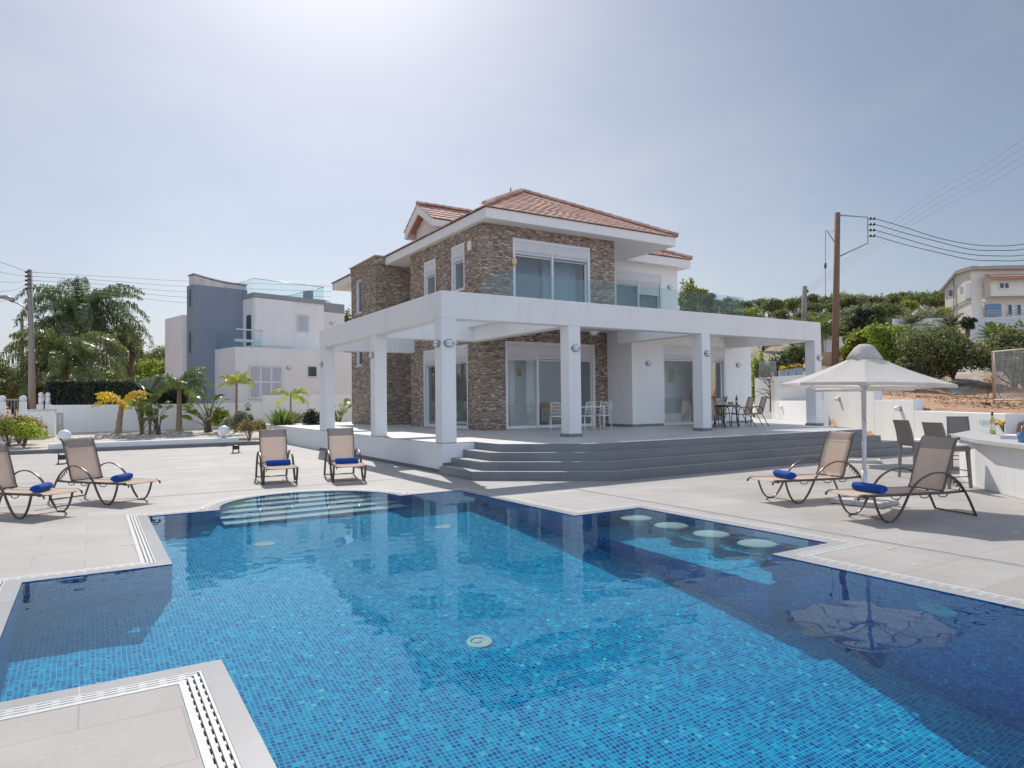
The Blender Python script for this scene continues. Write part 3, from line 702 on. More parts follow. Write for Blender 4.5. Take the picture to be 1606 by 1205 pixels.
fl = VB(); fl.box(10.75, 21.4, 18.95, 24.4, T-0.004, T+0.012); fl.box(12.21, 21.4, 24.402, 32.4, T-0.004, T+0.012); fl.build('interior_floor', M['terrace'])

def window(ax, c, a0, a1, z0, z1, panes=2, border=0.11, box=0.30, slats=0.16, parent=villa, glass='glass', inward=1, sill=False, base=(10.6, 18.8, T), drop=None, depth=0.10, mats=('alu', 'shutter'), rel=None):
    """a window or sliding door as a part with pane and shutter sub-parts; inward=+1 when the room lies on the + side"""
    s = inward
    def bx(mb, u0, u1, w0, w1, d0, d1):
        lo, hi = sorted((c+s*d0, c+s*d1))
        if ax == 'x': mb.box(lo, hi, u0, u1, w0, w1)
        else: mb.box(u0, u1, lo, hi, w0, w1)
    fr = MB(); bs = border; e = 0.004
    bx(fr, a0+e, a0+bs, z0+e, z1-e, 0.02, 0.16); bx(fr, a1-bs, a1-e, z0+e, z1-e, 0.02, 0.16)
    bx(fr, a0+bs, a1-bs, z1-bs, z1-e, 0.022, 0.158)
    top = z1-bs-box-slats
    L = (a1-a0-2*bs)/panes
    for i in range(panes):
        u0 = a0+bs+i*L; u1 = u0+L; t = 0.045; dd = 0.10 + 0.045*(i % 2)
        bx(fr, u0, u0+t, z0+0.03, top, dd, dd+0.04); bx(fr, u1-t, u1, z0+0.03, top, dd, dd+0.04)
        bx(fr, u0+t, u1-t, z0+0.03, z0+0.03+t*1.6, dd+0.002, dd+0.038); bx(fr, u0+t, u1-t, top-t, top, dd+0.002, dd+0.038)
    for i in range(1, panes):
        u = a0+bs+i*L; bx(fr, u-0.035, u+0.035, z0+e, z1-bs-e, 0.035, 0.155)
    bx(fr, a0+bs, a1-bs, z0+0.002, z0+0.03, 0.03, 0.2)
    if sill: bx(fr, a0-0.06, a1+0.06, z0-0.035, z0-0.002, -0.05, 0.14)
    o = fr.build('window', M[mats[0]], parent); o.location = (-base[0], -base[1], -base[2])
    sh = MB()
    bx(sh, a0+bs+e, a1-bs-e, z1-bs-box, z1-bs-e, 0.03, 0.15)
    k = 0; zz = z1-bs-box
    while zz > top + 0.01:
        z2 = max(top, zz-0.055); bx(sh, a0+bs+e, a1-bs-e, z2+0.008, zz, 0.055, 0.075); zz = z2
    if drop:
        for (i, dz) in drop:
            u0 = a0+bs+i*L; zz = top
            while zz > top-dz:
                bx(sh, u0+0.04, u0+L-0.04, zz-0.047, zz, 0.055, 0.075); zz -= 0.055
    sh.build('shutter', M[mats[1]], o)
    for i in range(panes):
        u0 = a0+bs+i*L; u1 = u0+L; t = 0.045; dd = 0.10 + 0.045*(i % 2)
        p = MB(); bx(p, u0+t+0.001, u1-t-0.001, z0+0.03+t*1.6, top-t, dd+0.015, dd+0.023)
        p.build('pane', M[glass], o)
    return o
window('x', 10.6, 22.3, 23.36, 5.05, 6.85, 1, sill=True)
window('x', 10.6, 20.06, 21.08, 5.38, 6.97, 1, sill=True)
window('x', 10.6, 19.90, 23.48, T+0.01, 3.53, 2)
window('y', 18.8, 11.73, 14.96, 4.15, 6.99, 2, slats=0.13)
window('y', 18.8, 11.40, 15.12, T+0.01, 3.57, 3)
window('y', 17.5, 17.10, 20.30, T+0.01, 3.55, 2, border=0.06, depth=0.2)
window('y', 21.3, 18.23, 20.79, 4.15, 6.94, 2, border=0.06, drop=[(1, 0.35)])
for o4 in op_w4: window('x', 10.0, o4[0], o4[1], o4[2], o4[3], 1, border=0.03, box=0.02, slats=0.0, sill=True, glass='glass')
for (a0, a1, z0, z1) in [(12.0, 15.5, T, 3.3), (16.5, 20.5, T, 3.3)]: window('y', 32.8, a0, a1, z0+0.02, z1, 2, inward=-1)  # rear windows out of view, added to bring light indoors

# pergola
PX0, PY0, PB, PT = 6.69, 13.79, 3.50, 4.12
pb = VB()
pb.box(PX0, 20.68, PY0, PY0+0.35, PB, PT)
pb.box(PX0, PX0+0.35, PY0+0.35, 23.42, PB, PT)
for x, ye in ((10.24, 18.8), (15.02, 17.5), (20.33, 17.5)): pb.box(x, x+(0.37 if x < 15 else 0.35), PY0+0.35, ye-0.002, PB+0.003, PT-0.003)
pb.box(PX0+0.35, 10.598, 18.80, 19.15, PB+0.003, PT-0.003)
pb.box(PX0+0.35, 10.598, 24.2, 24.598, PB+0.003, PT-0.003)
o = pb.build('pergola_beam', M['render'], bevel=0.012)
bsb = VB(); bsb.box(10.03, 20.75, 16.2, 17.498, 3.93, 4.14); bsb.box(10.03, 10.598, 17.498, 19.6, 3.93, 4.14)
bsb.box(10.612, 21.75, 17.502, 18.796, 4.004, 4.14); bsb.box(16.06, 21.75, 18.8, 21.298, 4.004, 4.138)
bsb.build('balcony_slab', M['render'])
def column(x, y, w, d, z0=T):
    c = VB(); c.box(x, x+w, y, y+d, z0, PB)
    o = c.build('pergola_column', M['render'], bevel=0.008)
    s = VB(); s.box(x-0.025, x+w+0.025, y-0.012 if z0 >= T else y-0.012, y+d+0.025, T+0.001, T+0.085)
    if x > 7: s.build('skirting', M['slate'], o)
    return o
column(6.69, 13.79, 0.36, 0.36); column(10.24, 13.79, 0.37, 0.37); column(15.02, 13.79, 0.35, 0.37); column(20.33, 13.79, 0.35, 0.37)
column(6.69, 18.03, 0.35, 0.35); column(6.69, 22.82, 0.35, 0.6)
# skirting at the white block
sk = VB(); sk.box(15.635, 15.65, 17.485, 18.79, T, T+0.09); sk.box(15.65, 17.08, 17.485, 17.5, T, T+0.09); sk.build('skirting', M['slate'])
sk = VB(); sk.box(20.32, 21.76, 17.485, 17.5, T, T+0.09); sk.build('skirting', M['slate'])

# roof : stepped courses of tiles on each slope
def slope_courses(mb, e0, e1, r0, r1, n, lip=0.04, segs=0, wave=0.007):
    """e0-e1 eave edge, r0-r1 ridge edge (may meet); n courses; each course split into tiles"""
    e0, e1, r0, r1 = map(Vector, (e0, e1, r0, r1))
    for i in range(n):
        a, b = i/n, (i+1)/n+0.012
        p0 = e0.lerp(r0, a); p1 = e1.lerp(r1, a); q0 = e0.lerp(r0, b); q1 = e1.lerp(r1, b)
        up = (p1-p0).cross(q0-p0).normalized() if (p1-p0).length > 0.05 else Vector((0, 0, 1))
        if up.z < 0: up = -up
        L = (p1-p0).length; k = max(1, int(L/0.30))
        for j in range(k):
            t0, t1 = j/k, (j+1)/k
            A = p0.lerp(p1, t0); B = p0.lerp(p1, t1); C_ = q0.lerp(q1, t1); D_ = q0.lerp(q1, t0)
            # one tile = a shallow S: five points across
            top = []; bot = []; back = []
            for w_ in range(5):
                s_ = w_/4; h = lip + wave*math.sin(s_*2*PI)
                P = A.lerp(B, s_); Q = D_.lerp(C_, s_)
                top.append(P+up*h); bot.append(P+up*0.0); back.append(Q+up*(wave*math.sin(s_*2*PI)*0.9+0.006))
            vs = top+bot+back; fs = []
            for w_ in range(4):
                fs.append((w_, w_+1, 10+w_+1, 10+w_)); fs.append((5+w_, 5+w_+1, w_+1, w_))
            mb.add(vs, fs)
def ridge_tiles(mb, a, b, r=0.11, step=0.36):
    a = Vector(a); b = Vector(b); L = (b-a).length; k = max(1, int(L/step)); t = (b-a)/L
    side = t.cross(Vector((0, 0, 1))).normalized(); up = side.cross(t)
    for i in range(k):
        p = a+t*(i*L/k); q = a+t*((i+1)*L/k+0.04); r0, r1 = r*1.12, r*0.92
        vs = []
        for (c, rr) in ((p, r0), (q, r1)):
            for w_ in range(7):
                an = PI*w_/6; vs.append(c+side*math.cos(an)*rr+up*(math.sin(an)*rr-0.02))
        fs = [(w_, w_+1, 8+w_, 7+w_) for w_ in range(6)] + [tuple(range(6, -1, -1)), tuple(range(7, 14))]
        mb.add(vs, fs)
EX0, EX1, EY0, EY1, EZ = 10.4, 18.58, 18.24, 34.0, 7.67
AP = Vector((14.49, 22.5, 9.90)); AP2 = Vector((14.49, 29.8, 9.90))
rf = VB()
e = 0.06
slope_courses(rf, (EX0-e, EY0-e, EZ), (EX1+e, EY0-e, EZ), AP, AP, 15)
slope_courses(rf, (EX0-e, EY1+e, EZ), (EX0-e, EY0-e, EZ), AP2, AP, 15)
slope_courses(rf, (EX1+e, EY0-e, EZ), (EX1+e, EY1+e, EZ), AP, AP2, 15)
slope_courses(rf, (EX1+e, EY1+e, EZ), (EX0-e, EY1+e, EZ), AP2, AP2, 15)
up_ = Vector((0, 0, 0.06))
ridge_tiles(rf, Vector((EX0-e, EY0-e, EZ))+up_, AP+up_); ridge_tiles(rf, Vector((EX1+e, EY0-e, EZ))+up_, AP+up_); ridge_tiles(rf, AP+up_, AP2+up_)
# lower right-hand roof
F0, F1, G0, G1 = 16.0, 22.15, 20.9, 33.0
B1 = Vector((19.07, 24.0, 9.1)); B2 = Vector((19.07, 29.5, 9.1))
slope_courses(rf, (F0, G0-e, 7.68), (F1+e, G0-e, 7.68), B1, B1, 10)
slope_courses(rf, (F1+e, G0-e, 7.68), (F1+e, G1, 7.68), B1, B2, 10)
ridge_tiles(rf, Vector((F1+e, G0-e, 7.68))+up_, B1+up_)
roof = rf.build('roof', M['roof'])
# fascia and soffit
fa = VB(); z0_, z1_ = 7.335, 7.66
fa.box(EX0, EX1, EY0, EY0+0.12, z0_, z1_); fa.box(EX0, EX0+0.12, EY0+0.12, 26.748, z0_, z1_); fa.box(EX1-0.12, EX1, EY0+0.12, 20.90, z0_, z1_)
fa.box(EX0, EX0+0.12, 29.902, EY1, z0_, z1_); fa.box(EX0, EX1, EY1-0.12, EY1, z0_+0.001, z1_-0.001)
fa.build('fascia', M['render'], bevel=0.006)
fa2 = VB(); fa2.box(EX1-0.118, F1, G0+0.002, G0+0.12, 7.30, 7.66); fa2.box(F1-0.12, F1, G0+0.12, G1, 7.30, 7.66)
fa2.build('fascia', M['render'], bevel=0.006)
so = VB(); so.box(EX0+0.06, EX1-0.06, EY0+0.06, EY1-0.06, 7.338, 7.36); so.box(EX1-0.058, F1-0.06, G0+0.06, G1, 7.3345, 7.3555)
so.build('soffit', M['soffit'])
cp = VB(); cp.box(9.98, 10.398, 26.70, 29.95, 7.338, 7.66); cp.build('wall_top', M['stone'])
cp = VB(); cp.box(9.92, 10.45, 26.66, 29.99, 7.662, 7.71); cp.build('wall_cap', M['roof'])

def quad(mb, *p): mb.add(p, [tuple(range(len(p)))])
# dormer on the left slope
dx = 11.2
dA = onX(655.5, 320.5, dx); dL = onX(634.5, 366, dx); dR = onX(677, 341, dx)
yc = dA.y; hw = (dL.y-dR.y)/2; yc = (dL.y+dR.y)/2; zT = dA.z; zE = (dL.z+dR.z)/2
xb = 14.2
dm_ = VB()
wy = hw-0.28
wall_pts = [(dx+0.42, yc-wy, 7.8), (dx+0.42, yc+wy, 7.8), (dx+0.42, yc+wy, zE+0.05), (dx+0.42, yc, zT-0.22), (dx+0.42, yc-wy, zE+0.05)]
quad(dm_, *wall_pts)
for sgn in (-1, 1): quad(dm_, (dx+0.42, yc+sgn*wy, 7.8), (xb, yc+sgn*wy, 7.8), (xb, yc+sgn*wy, zE+0.05), (dx+0.42, yc+sgn*wy, zE+0.05))
dorm = dm_.build('dormer', M['render'])
db = MB()   # barge boards
tk = 0.30
for sgn in (-1, 1):
    p = [(dx, yc, zT), (dx, yc+sgn*hw, zE), (dx, yc+sgn*hw, zE-tk), (dx, yc, zT-tk*1.25)]
    q = [(v[0]+0.06, v[1], v[2]) for v in p]
    db.add(p+q, [(0, 1, 2, 3), (4, 5, 6, 7), (0, 4, 5, 1), (1, 5, 6, 2), (2, 6, 7, 3)])
db.box(dx+0.06, dx+1.0, yc-hw, yc-hw+0.05, zE-tk, zE-0.03); db.box(dx+0.06, dx+1.0, yc+hw-0.05, yc+hw, zE-tk, zE-0.03)
db.build('barge_board', M['render'], dorm)
dp = MB()
for sgn in (-1, 1):
    dp.add([(dx+0.06, yc, zT-0.06), (dx+0.06, yc+sgn*hw, zE-0.06), (xb, yc+sgn*hw, zE-0.06), (xb, yc, zT-0.06)], [(0, 1, 2, 3)])
dp.build('dormer_soffit', M['pine'], dorm)
dr = MB()
slope_courses(dr, (dx-0.03, yc-hw-0.03, zE), (xb, yc-hw-0.03, zE), (dx-0.03, yc, zT), (xb, yc, zT), 5)
slope_courses(dr, (xb, yc+hw+0.03, zE), (dx-0.03, yc+hw+0.03, zE), (xb, yc, zT), (dx-0.03, yc, zT), 5)
ridge_tiles(dr, (dx-0.03, yc, zT+0.05), (xb, yc, zT+0.05))
dr.build('dormer_roof', M['roof'], dorm)

# glass balustrade
rl = VB(); zb0, zb1 = 4.14, 5.30; Yr = 16.5; X0 = 10.07; X1 = 20.2
n = 6; L = (X1-X0)/n
for i in range(n):
    g_ = VB(); g_.box(X0+i*L+0.012, X0+(i+1)*L-0.012, Yr-0.008, Yr+0.008, zb0, zb1); g_.build('glass_panel', M['rail'])
g_ = VB(); g_.box(X0-0.008, X0+0.008, Yr+0.02, 17.75, zb0, zb1); g_.build('glass_panel', M['rail'])
# lamps, box, pipe, aerial
def wall_lamp(p, nrm, parent=None, base=(10.6, 18.8, T), s=1.0):
    """oval bulkhead lamp on a wall; nrm = outward direction"""
    nrm = Vector(nrm).normalized(); up = Vector((0, 0, 1)); sd = up.cross(nrm)
    Mx = Matrix(((sd.x, up.x, nrm.x, p[0]), (sd.y, up.y, nrm.y, p[1]), (sd.z, up.z, nrm.z, p[2]), (0, 0, 0, 1))) @ Matrix.Diagonal((1.25*s, 0.85*s, 1*s, 1))
    a = MB(); a.lathe([(0.001, 0.0), (0.105, 0.0), (0.105, 0.03), (0.085, 0.06), (0.06, 0.065)], 20, Mx)
    a.tube([Mx @ Vector((-0.105, 0, 0.03)), Mx @ Vector((-0.07, 0, 0.09)), Mx @ Vector((0.07, 0, 0.09)), Mx @ Vector((0.105, 0, 0.03))], 0.012, n=6)
    o = a.build('wall_lamp', M['lamp'], parent or villa); o.location = (-base[0], -base[1], -base[2])
    b = MB(); b.lathe([(0.084, 0.045), (0.07, 0.085), (0.001, 0.10)], 20, Mx); b.build('lens', M['lampw'], o)
    return o
W = wall_lamp
lp = onY(703.5, 538.5, 13.79); W((lp.x, 13.79, lp.z), (0, -1, 0)); zl = lp.z
lp = onY(902, 546, 13.79); W((lp.x, 13.79, zl), (0, -1, 0))
lp = onY(1109, 555, 13.79); W((lp.x, 13.79, zl), (0, -1, 0))
lp = onY(1284.5, 562.5, 13.79); W((lp.x, 13.79, zl), (0, -1, 0))
W((6.69, 13.97, zl), (-1, 0, 0)); W((6.69, 18.2, zl), (-1, 0, 0)); W((6.69, 23.1, zl), (-1, 0, 0)); W((7.05, 13.97, zl), (1, 0, 0))
lp = onY(1016.5, 570, 17.5); W((lp.x, 17.5, lp.z), (0, -1, 0)); lp = onY(1157.5, 573, 17.5); W((lp.x, 17.5, lp.z), (0, -1, 0))
lp = onY(1050, 451, 21.3); W((lp.x, 21.3, lp.z), (0, -1, 0))
lp = onX(738, 386, 10.6); a = VB(); a.box(10.52, 10.598, lp.y-0.10, lp.y+0.10, lp.z-0.16, lp.z+0.16); a.build('alarm_box', M['soffit'], bevel=0.02)
lp = onY(807, 411, 18.8); a = VB(); a.lathe([(0.001, 0.13), (0.06, 0.11), (0.095, 0.0), (0.07, -0.11), (0.001, -0.14)], 14, Matrix.Translation((lp.x-0.06, 18.72, lp.z))); a.build('wall_lantern', simple('amber_shade', (0.75, 0.55, 0.36), 0.5))
a = VB(); a.tube([(10.56, 18.74, 4.12), (10.56, 18.74, T+0.0)], 0.0, n=8) if False else a.cyl(10.44, 18.72, 3.50, 4.10, 0.055, 10); a.build('downpipe', M['lamp'])
ap = onY(801, 303, 23.5); a = VB(); a.cyl(ap.x, 23.5, 9.0, ap.z+0.22, 0.035, 8); a.build('roof_aerial', M['lamp'])
cl = onY(929, 523, 18.0); a = VB(); a.lathe([(0.17, 0.0), (0.17, -0.03), (0.13, -0.10), (0.001, -0.15)], 20, Matrix.Translation((cl.x, 17.9, 3.925))); a.build('ceiling_lamp', M['lampw'])
W((10.24, 18.6, 2.9), (0, -1, 0)) if False else None

# ================================================================ FURNITURE
def bez(pts, n=8):
    """Catmull-Rom through pts"""
    P = [Vector(p) for p in pts]; P = [P[0]*2-P[1]] + P + [P[-1]*2-P[-2]]; out = []
    for i in range(1, len(P)-2):
        for k in range(n):
            t = k/n
            out.append(0.5*((2*P[i]) + (P[i+1]-P[i-1])*t + (2*P[i-1]-5*P[i]+4*P[i+1]-P[i+2])*t*t + (3*P[i]-P[i-1]-3*P[i+1]+P[i+2])*t**3))
    out.append(P[-2]); return out

def make_lounger():
    root = empty('sun_lounger', (0, 0, 0))
    HW = 0.315
    fr = MB(); 
    for s in (-1, 1):   # side rails with the curled foot end
        y = s*0.29
        pts = bez([(-0.42, y, 0.295), (-0.40, y, 0.335), (-0.33, y, 0.352), (-0.20, y, 0.345), (0.4, y, 0.34), (0.95, y, 0.335), (1.28, y, 0.345)], 6)
        fr.tube(pts, 0.012, n=8, flat=(0.018, 0.010))
        # small loops under the rail
        for xs in (0.10, 0.55, 0.85):
            fr.tube(bez([(xs, y*0.97, 0.325), (xs+0.03, y*0.97, 0.29), (xs+0.12, y*0.97, 0.285), (xs+0.16, y*0.97, 0.32)], 4), 0.007, n=6)
    for xs in (-0.30, 0.30, 0.9): fr.tube([(xs, -0.29, 0.325), (xs, 0.29, 0.325)], 0.010, n=8)
    fr.build('seat_frame', M['frame'], root)
    for s in (-1, 1):   # one continuous leg and arm band per side
        y = s*HW
        pts = bez([(-0.20, y, 0.335), (-0.165, y, 0.22), (-0.115, y, 0.11), (-0.045, y, 0.032), (0.04, y, 0.012), (0.125, y, 0.035), (0.215, y, 0.125), (0.29, y, 0.24), (0.37, y, 0.37), (0.52, y, 0.515), (0.74, y, 0.60), (0.96, y, 0.585), (1.15, y, 0.47), (1.30, y, 0.27), (1.43, y, 0.012)], 7)
        b = MB(); b.tube(pts, 0.012, n=8, flat=(0.011, 0.022), upv=None)
        b.box(-0.01, 0.07, y-0.03, y+0.03, 0.0, 0.014)
        b.build('leg', M['frame'], root)
    br = MB(); br.tube([(1.43, -HW, 0.02), (1.43, HW, 0.02)], 0.012, n=8); br.build('cross_bar', M['frame'], root)
    br = MB(); br.tube([(0.02, -HW, 0.02), (0.02, HW, 0.02)], 0.006, n=6); br.build('cross_bar', M['frame'], root)
    def ribbon(pts, hw, th=0.006, sag=0.0):
        mb = MB(); P = [Vector(p) for p in pts]; N = len(P); K = 6; top = []; bot = []
        for i, p in enumerate(P):
            t = (P[min(i+1, N-1)]-P[max(i-1, 0)]).normalized(); nn = Vector((-t.z, 0, t.x))
            for k in range(K+1):
                y = -hw+2*hw*k/K; s_ = -sag*(1-(2*k/K-1)**2)
                top.append(Vector((p.x, y, p.z))+nn*(s_+th/2)); bot.append(Vector((p.x, y, p.z))+nn*(s_-th/2))
        fs = []; o_ = len(top)
        for i in range(N-1):
            for k in range(K):
                a = i*(K+1)+k; fs.append((a, a+1, a+K+2, a+K+1)); fs.append((o_+a, o_+a+K+1, o_+a+K+2, o_+a+1))
        for i in range(N-1):
            for k in (0, K):
                a = i*(K+1)+k; fs.append((a, a+K+1, o_+a+K+1, o_+a))
        for i in (0, N-1):
            for k in range(K):
                a = i*(K+1)+k; fs.append((a, a+1, o_+a+1, o_+a))
        mb.add(top+bot, fs, True); return mb
    seatp = bez([(-0.405, 0, 0.345), (-0.33, 0, 0.362), (-0.2, 0, 0.357), (0.4, 0, 0.35), (0.93, 0, 0.345)], 5)
    ribbon(seatp, 0.278, sag=0.012).build('seat_sling', M['sling'], root)
    backp = bez([(0.93, 0, 0.36), (0.965, 0, 0.42), (1.02, 0, 0.60), (1.10, 0, 0.82), (1.165, 0, 0.985), (1.20, 0, 1.04), (1.235, 0, 1.045)], 5)
    ribbon(backp, 0.262, sag=0.008).build('back_sling', M['sling'], root)
    ribbon(backp[-14:], 0.264, th=0.014, sag=0.008).build('head_band', M['slingd'], root)
    bf = MB()
    for s in (-1, 1): bf.tube([(p.x+0.004, s*0.272, p.z-0.004) for p in backp], 0.011, n=8, flat=(0.018, 0.010))
    bf.tube([(1.235, -0.272, 1.04), (1.235, 0.272, 1.04)], 0.010, n=8); bf.tube([(0.935, -0.272, 0.355), (0.935, 0.272, 0.355)], 0.010, n=8)
    for s in (-1, 1):   # notched support rack
        y = s*0.24
        bf.tube([(1.03, y, 0.60), (1.30, y, 0.36)], 0.009, n=6)
        for k in range(5):
            q = Vector((1.08+0.045*k, y, 0.555-0.040*k)); bf.tube([q, q+Vector((-0.015, 0, -0.045))], 0.007, n=5)
    bf.build('back_frame', M['frame'], root)
    return root
def make_towel():
    mb = MB(); L = 0.46; N = 40; prof = []
    K = 20
    for i, x in enumerate(np.linspace(-L/2, L/2, 13)):
        e = 1-0.10*abs(2*x/L)**10
        for k in range(N):
            a = 2*PI*k/N; r = 0.066*e*(1+0.05*math.sin(3*a+1)+0.02*math.sin(7*a+x*20))
            prof.append((1.15*r*math.cos(a), x, r*0.88*math.sin(a)+0.058))
    fs = []
    for i in range(12):
        for k in range(N): fs.append((i*N+k, i*N+(k+1) % N, (i+1)*N+(k+1) % N, (i+1)*N+k))
    mb.add(prof, fs, True)
    for s, b in ((-1, 0), (1, 12)):   # spiral ends
        c = len(mb.v); ring = [prof[b*N+k] for k in range(N)]
        mb.add(ring+[(0, s*(L/2-0.012), 0.058)], [(k, (k+1) % N, N) for k in range(N)], False)
    mb.tube([(0.076, -L/2+0.01, 0.05), (0.074, 0, 0.035), (0.076, L/2-0.01, 0.05)], 0.009, n=8)
    return mb.build('rolled_towel', M['towel'])
lg = make_lounger(); tw = make_towel()
LG = [((8.74, 5.20), 343, 'taupe sling sun lounger nearest the camera on the right, in front of the cream parasol', 'blue towel on the sun lounger nearest the bar, in front of the parasol pole', (0.02, 0)),
      ((9.20, 6.86), 347, 'right hand sun lounger just behind the nearest one, beyond the parasol pole', 'blue towel on the right hand lounger behind the parasol pole', (0.05, 0)),
      ((0.50, 12.94), 126, 'taupe sun lounger standing before the white globe lamp on the left, wholly in view', 'blue towel on the left lounger that stands in front of the globe lamp', (0.10, 0)),
      ((-0.60, 12.16), 129, 'sun lounger cut off by the left edge of the picture', 'blue towel on the lounger cut off by the left edge', (0.02, 0)),
      ((3.21, 14.05), 84, 'sun lounger facing the curved pool steps, the left one of the pair beside the pergola', 'blue towel on the left lounger of the pair facing the curved pool steps', (0.20, 0)),
      ((4.47, 13.60), 80, 'sun lounger facing the pool right against the pergola wall', 'blue towel on the lounger right against the pergola wall', (0.20, 0))]
for i, ((x, y), a, lb, tl, (tx, ty)) in enumerate(LG):
    o = lg if i == 0 else copy_tree(lg)
    o.location = (x, y, 0.0); o.rotation_euler = (0, 0, R(a)); tag(o, lb, 'sun lounger', 'sun loungers round the pool')
    t = tw if i == 0 else tw.copy()
    if i: COL.objects.link(t)
    ca, sa = math.cos(R(a)), math.sin(R(a))
    dr_ = (0.05, -0.2, 0.45, 0.6, 0.08, -0.03)[i]
    t.location = (x+ca*tx-sa*ty, y+sa*tx+ca*ty, 0.352); t.rotation_euler = (0, 0, R(a)+dr_); tag(t, tl, 'towel', 'rolled blue towels on the loungers')

def make_parasol():
    root = empty('parasol', (0, 0, 0))
    a = MB(); a.cyl(0, 0, 0.09, 1.25, 0.030, 16); a.cyl(0, 0, 1.25, 2.40, 0.026, 16); a.build('pole', M['pole'], root)
    a = MB(); a.cyl(0, 0, 0.09, 0.50, 0.038, 16); a.build('pole_socket', M['pole'], root)
    a = MB(); a.box(-0.36, 0.0-0.004, -0.36, -0.004, 0.0, 0.075); a.box(0.0, 0.36, -0.36, -0.004, 0.0, 0.075); a.box(-0.36, -0.004, 0.0, 0.36, 0.0, 0.075); a.box(0.0, 0.36, 0, 0.36, 0.0, 0.075)
    a.box(-0.30, 0.30, -0.03, 0.03, 0.075, 0.095); a.box(-0.03, 0.03, -0.30, 0.30, 0.0755, 0.0945)
    a.build('base', M['slab'], root, bevel=0.008)
    RR, z0, z1, NS = 1.19, 1.80, 2.28, 8
    def canopy(Ra, za, Rb, zb, n_r, sag, scal=0.0, off=0.0, th=0.0):
        vs = []; fs = []; K = 6; NT = NS*K
        for i in range(n_r+1):
            t = i/n_r
            for k in range(NT):
                seg = (k % K)/K; ang = 2*PI*k/NT + PI/8 + off
                # straight edge between ribs, sagging between them
                c0 = math.cos(PI/NS)/math.cos((seg-0.5)*2*PI/NS); bulge = 4*seg*(1-seg)
                r = (Ra+(Rb-Ra)*t)*(1-(1-c0)*1.0)-scal*bulge*t*0.10
                z = za+(zb-za)*(t**0.92) - sag*math.sin(PI*t)*0.5 + sag*bulge*t*(-1.0)*0.5 + scal*bulge*0.05*t
                vs.append((r*math.cos(ang), r*math.sin(ang), z-th))
        for i in range(n_r):
            for k in range(NT): fs.append((i*NT+k, i*NT+(k+1) % NT, (i+1)*NT+(k+1) % NT, (i+1)*NT+k))
        return vs, fs
    a = MB(); v, f = canopy(0.06, z1, RR, z0, 10, 0.05, scal=0.6); a.add(v, f, False)
    cobj = a.build('canopy', M['canvas'], root)
    tr = MB()
    vs = []; K = 6; NT = NS*K; base = v[-NT:]
    for p in base: vs.append(p)
    for p in base: vs.append((p[0]*1.002, p[1]*1.002, p[2]-0.045))
    tr.add(vs, [(k, (k+1) % NT, NT+(k+1) % NT, NT+k) for k in range(NT)]); tr.build('valance', M['canvas'], cobj, solid=0.003)
    # vent cap: puffed hood
    a = MB(); vs = []; NT = 32
    prof = [(0.02, 2.415), (0.08, 2.405), (0.14, 2.36), (0.20, 2.28), (0.255, 2.19)]
    for i, (r, z) in enumerate(prof):
        for k in range(NT):
            an = 2*PI*k/NT; w_ = 1+0.06*math.cos(8*an)*(i/4)**2; vs.append((r*w_*math.cos(an), r*w_*math.sin(an), z-0.03*(0.5+0.5*math.cos(4*an))*(i/4)**2))
    fs = [(i*NT+k, i*NT+(k+1) % NT, (i+1)*NT+(k+1) % NT, (i+1)*NT+k) for i in range(4) for k in range(NT)]+[tuple(range(NT))]
    a.add(vs, fs, True); a.build('vent_cap', M['canvas'], root, solid=0.004)
    for k in range(NS):
        an = 2*PI*k/NS+PI/8; d = Vector((math.cos(an), math.sin(an), 0))
        r_ = MB(); r_.tube([d*0.05+Vector((0, 0, z1-0.03)), d*0.7+Vector((0, 0, z1-0.345)), d*(RR-0.03)+Vector((0, 0, z0-0.03))], 0.010, n=6)
        rb = r_.build('rib', M['pole'], root)
        s_ = MB(); s_.tube([Vector((0, 0, 1.78))+d*0.04, d*0.62+Vector((0, 0, z1-0.33))], 0.008, n=6); s_.build('strut', M['pole'], rb)
    a = MB(); a.cyl(0, 0, 1.74, 1.82, 0.055, 16); a.cyl(0, 0, 2.24, 2.30, 0.06, 16); a.build('hub', M['pole'], root)
    return root
pa = make_parasol(); pa.location = (9.93, 5.97, 0); pa.rotation_euler = (R(1.0), R(1.2), R(9)); tag(pa, 'cream octagonal parasol shading the right hand loungers, nearest the pool', 'parasol', 'cream parasols on the deck')
pa2 = copy_tree(pa); pa2.location = (16.3, 9.78, 0); pa2.rotation_euler = (0, 0, R(31)); tag(pa2, 'cream parasol standing farther back beside the grey steps, its canopy hidden behind the nearer one', 'parasol', 'cream parasols on the deck')

# ---- right boundary wall, stepped
RW = empty('boundary_wall', (WP.x, WP.y, 0), math.atan2(WD.y, WD.x), 'stepped white rendered wall running behind the bar and the grey steps', 'wall')
def rw_box(mb, t0, t1, th0, th1, z0, z1):  # along the wall line, local x = along, local y = away on the left
    mb.box(t0, t1, -th1, -th0, z0, z1)
def tline(px):  # distance along the wall line where the picture column px meets it
    d = ray(px, 640); 
    A = np.array([[d.x, -WD.x], [d.y, -WD.y]]); s, t = np.linalg.solve(A, np.array([WP.x, WP.y])); return t
def onP(px, py):  # height on the wall plane
    t = tline(px); q = WP+WD*t; D = Dq(q); return atD(px, py, D).z
def Dq(q): return (Vector((q.x, q.y, CH))-CAMP).dot(Vector((_f.x, _f.y, 0)))/ (1.0)
t_end = tline(1577); t1_ = tline(1433); t2_ = tline(1371); t3_ = tline(1291)
a = MB()
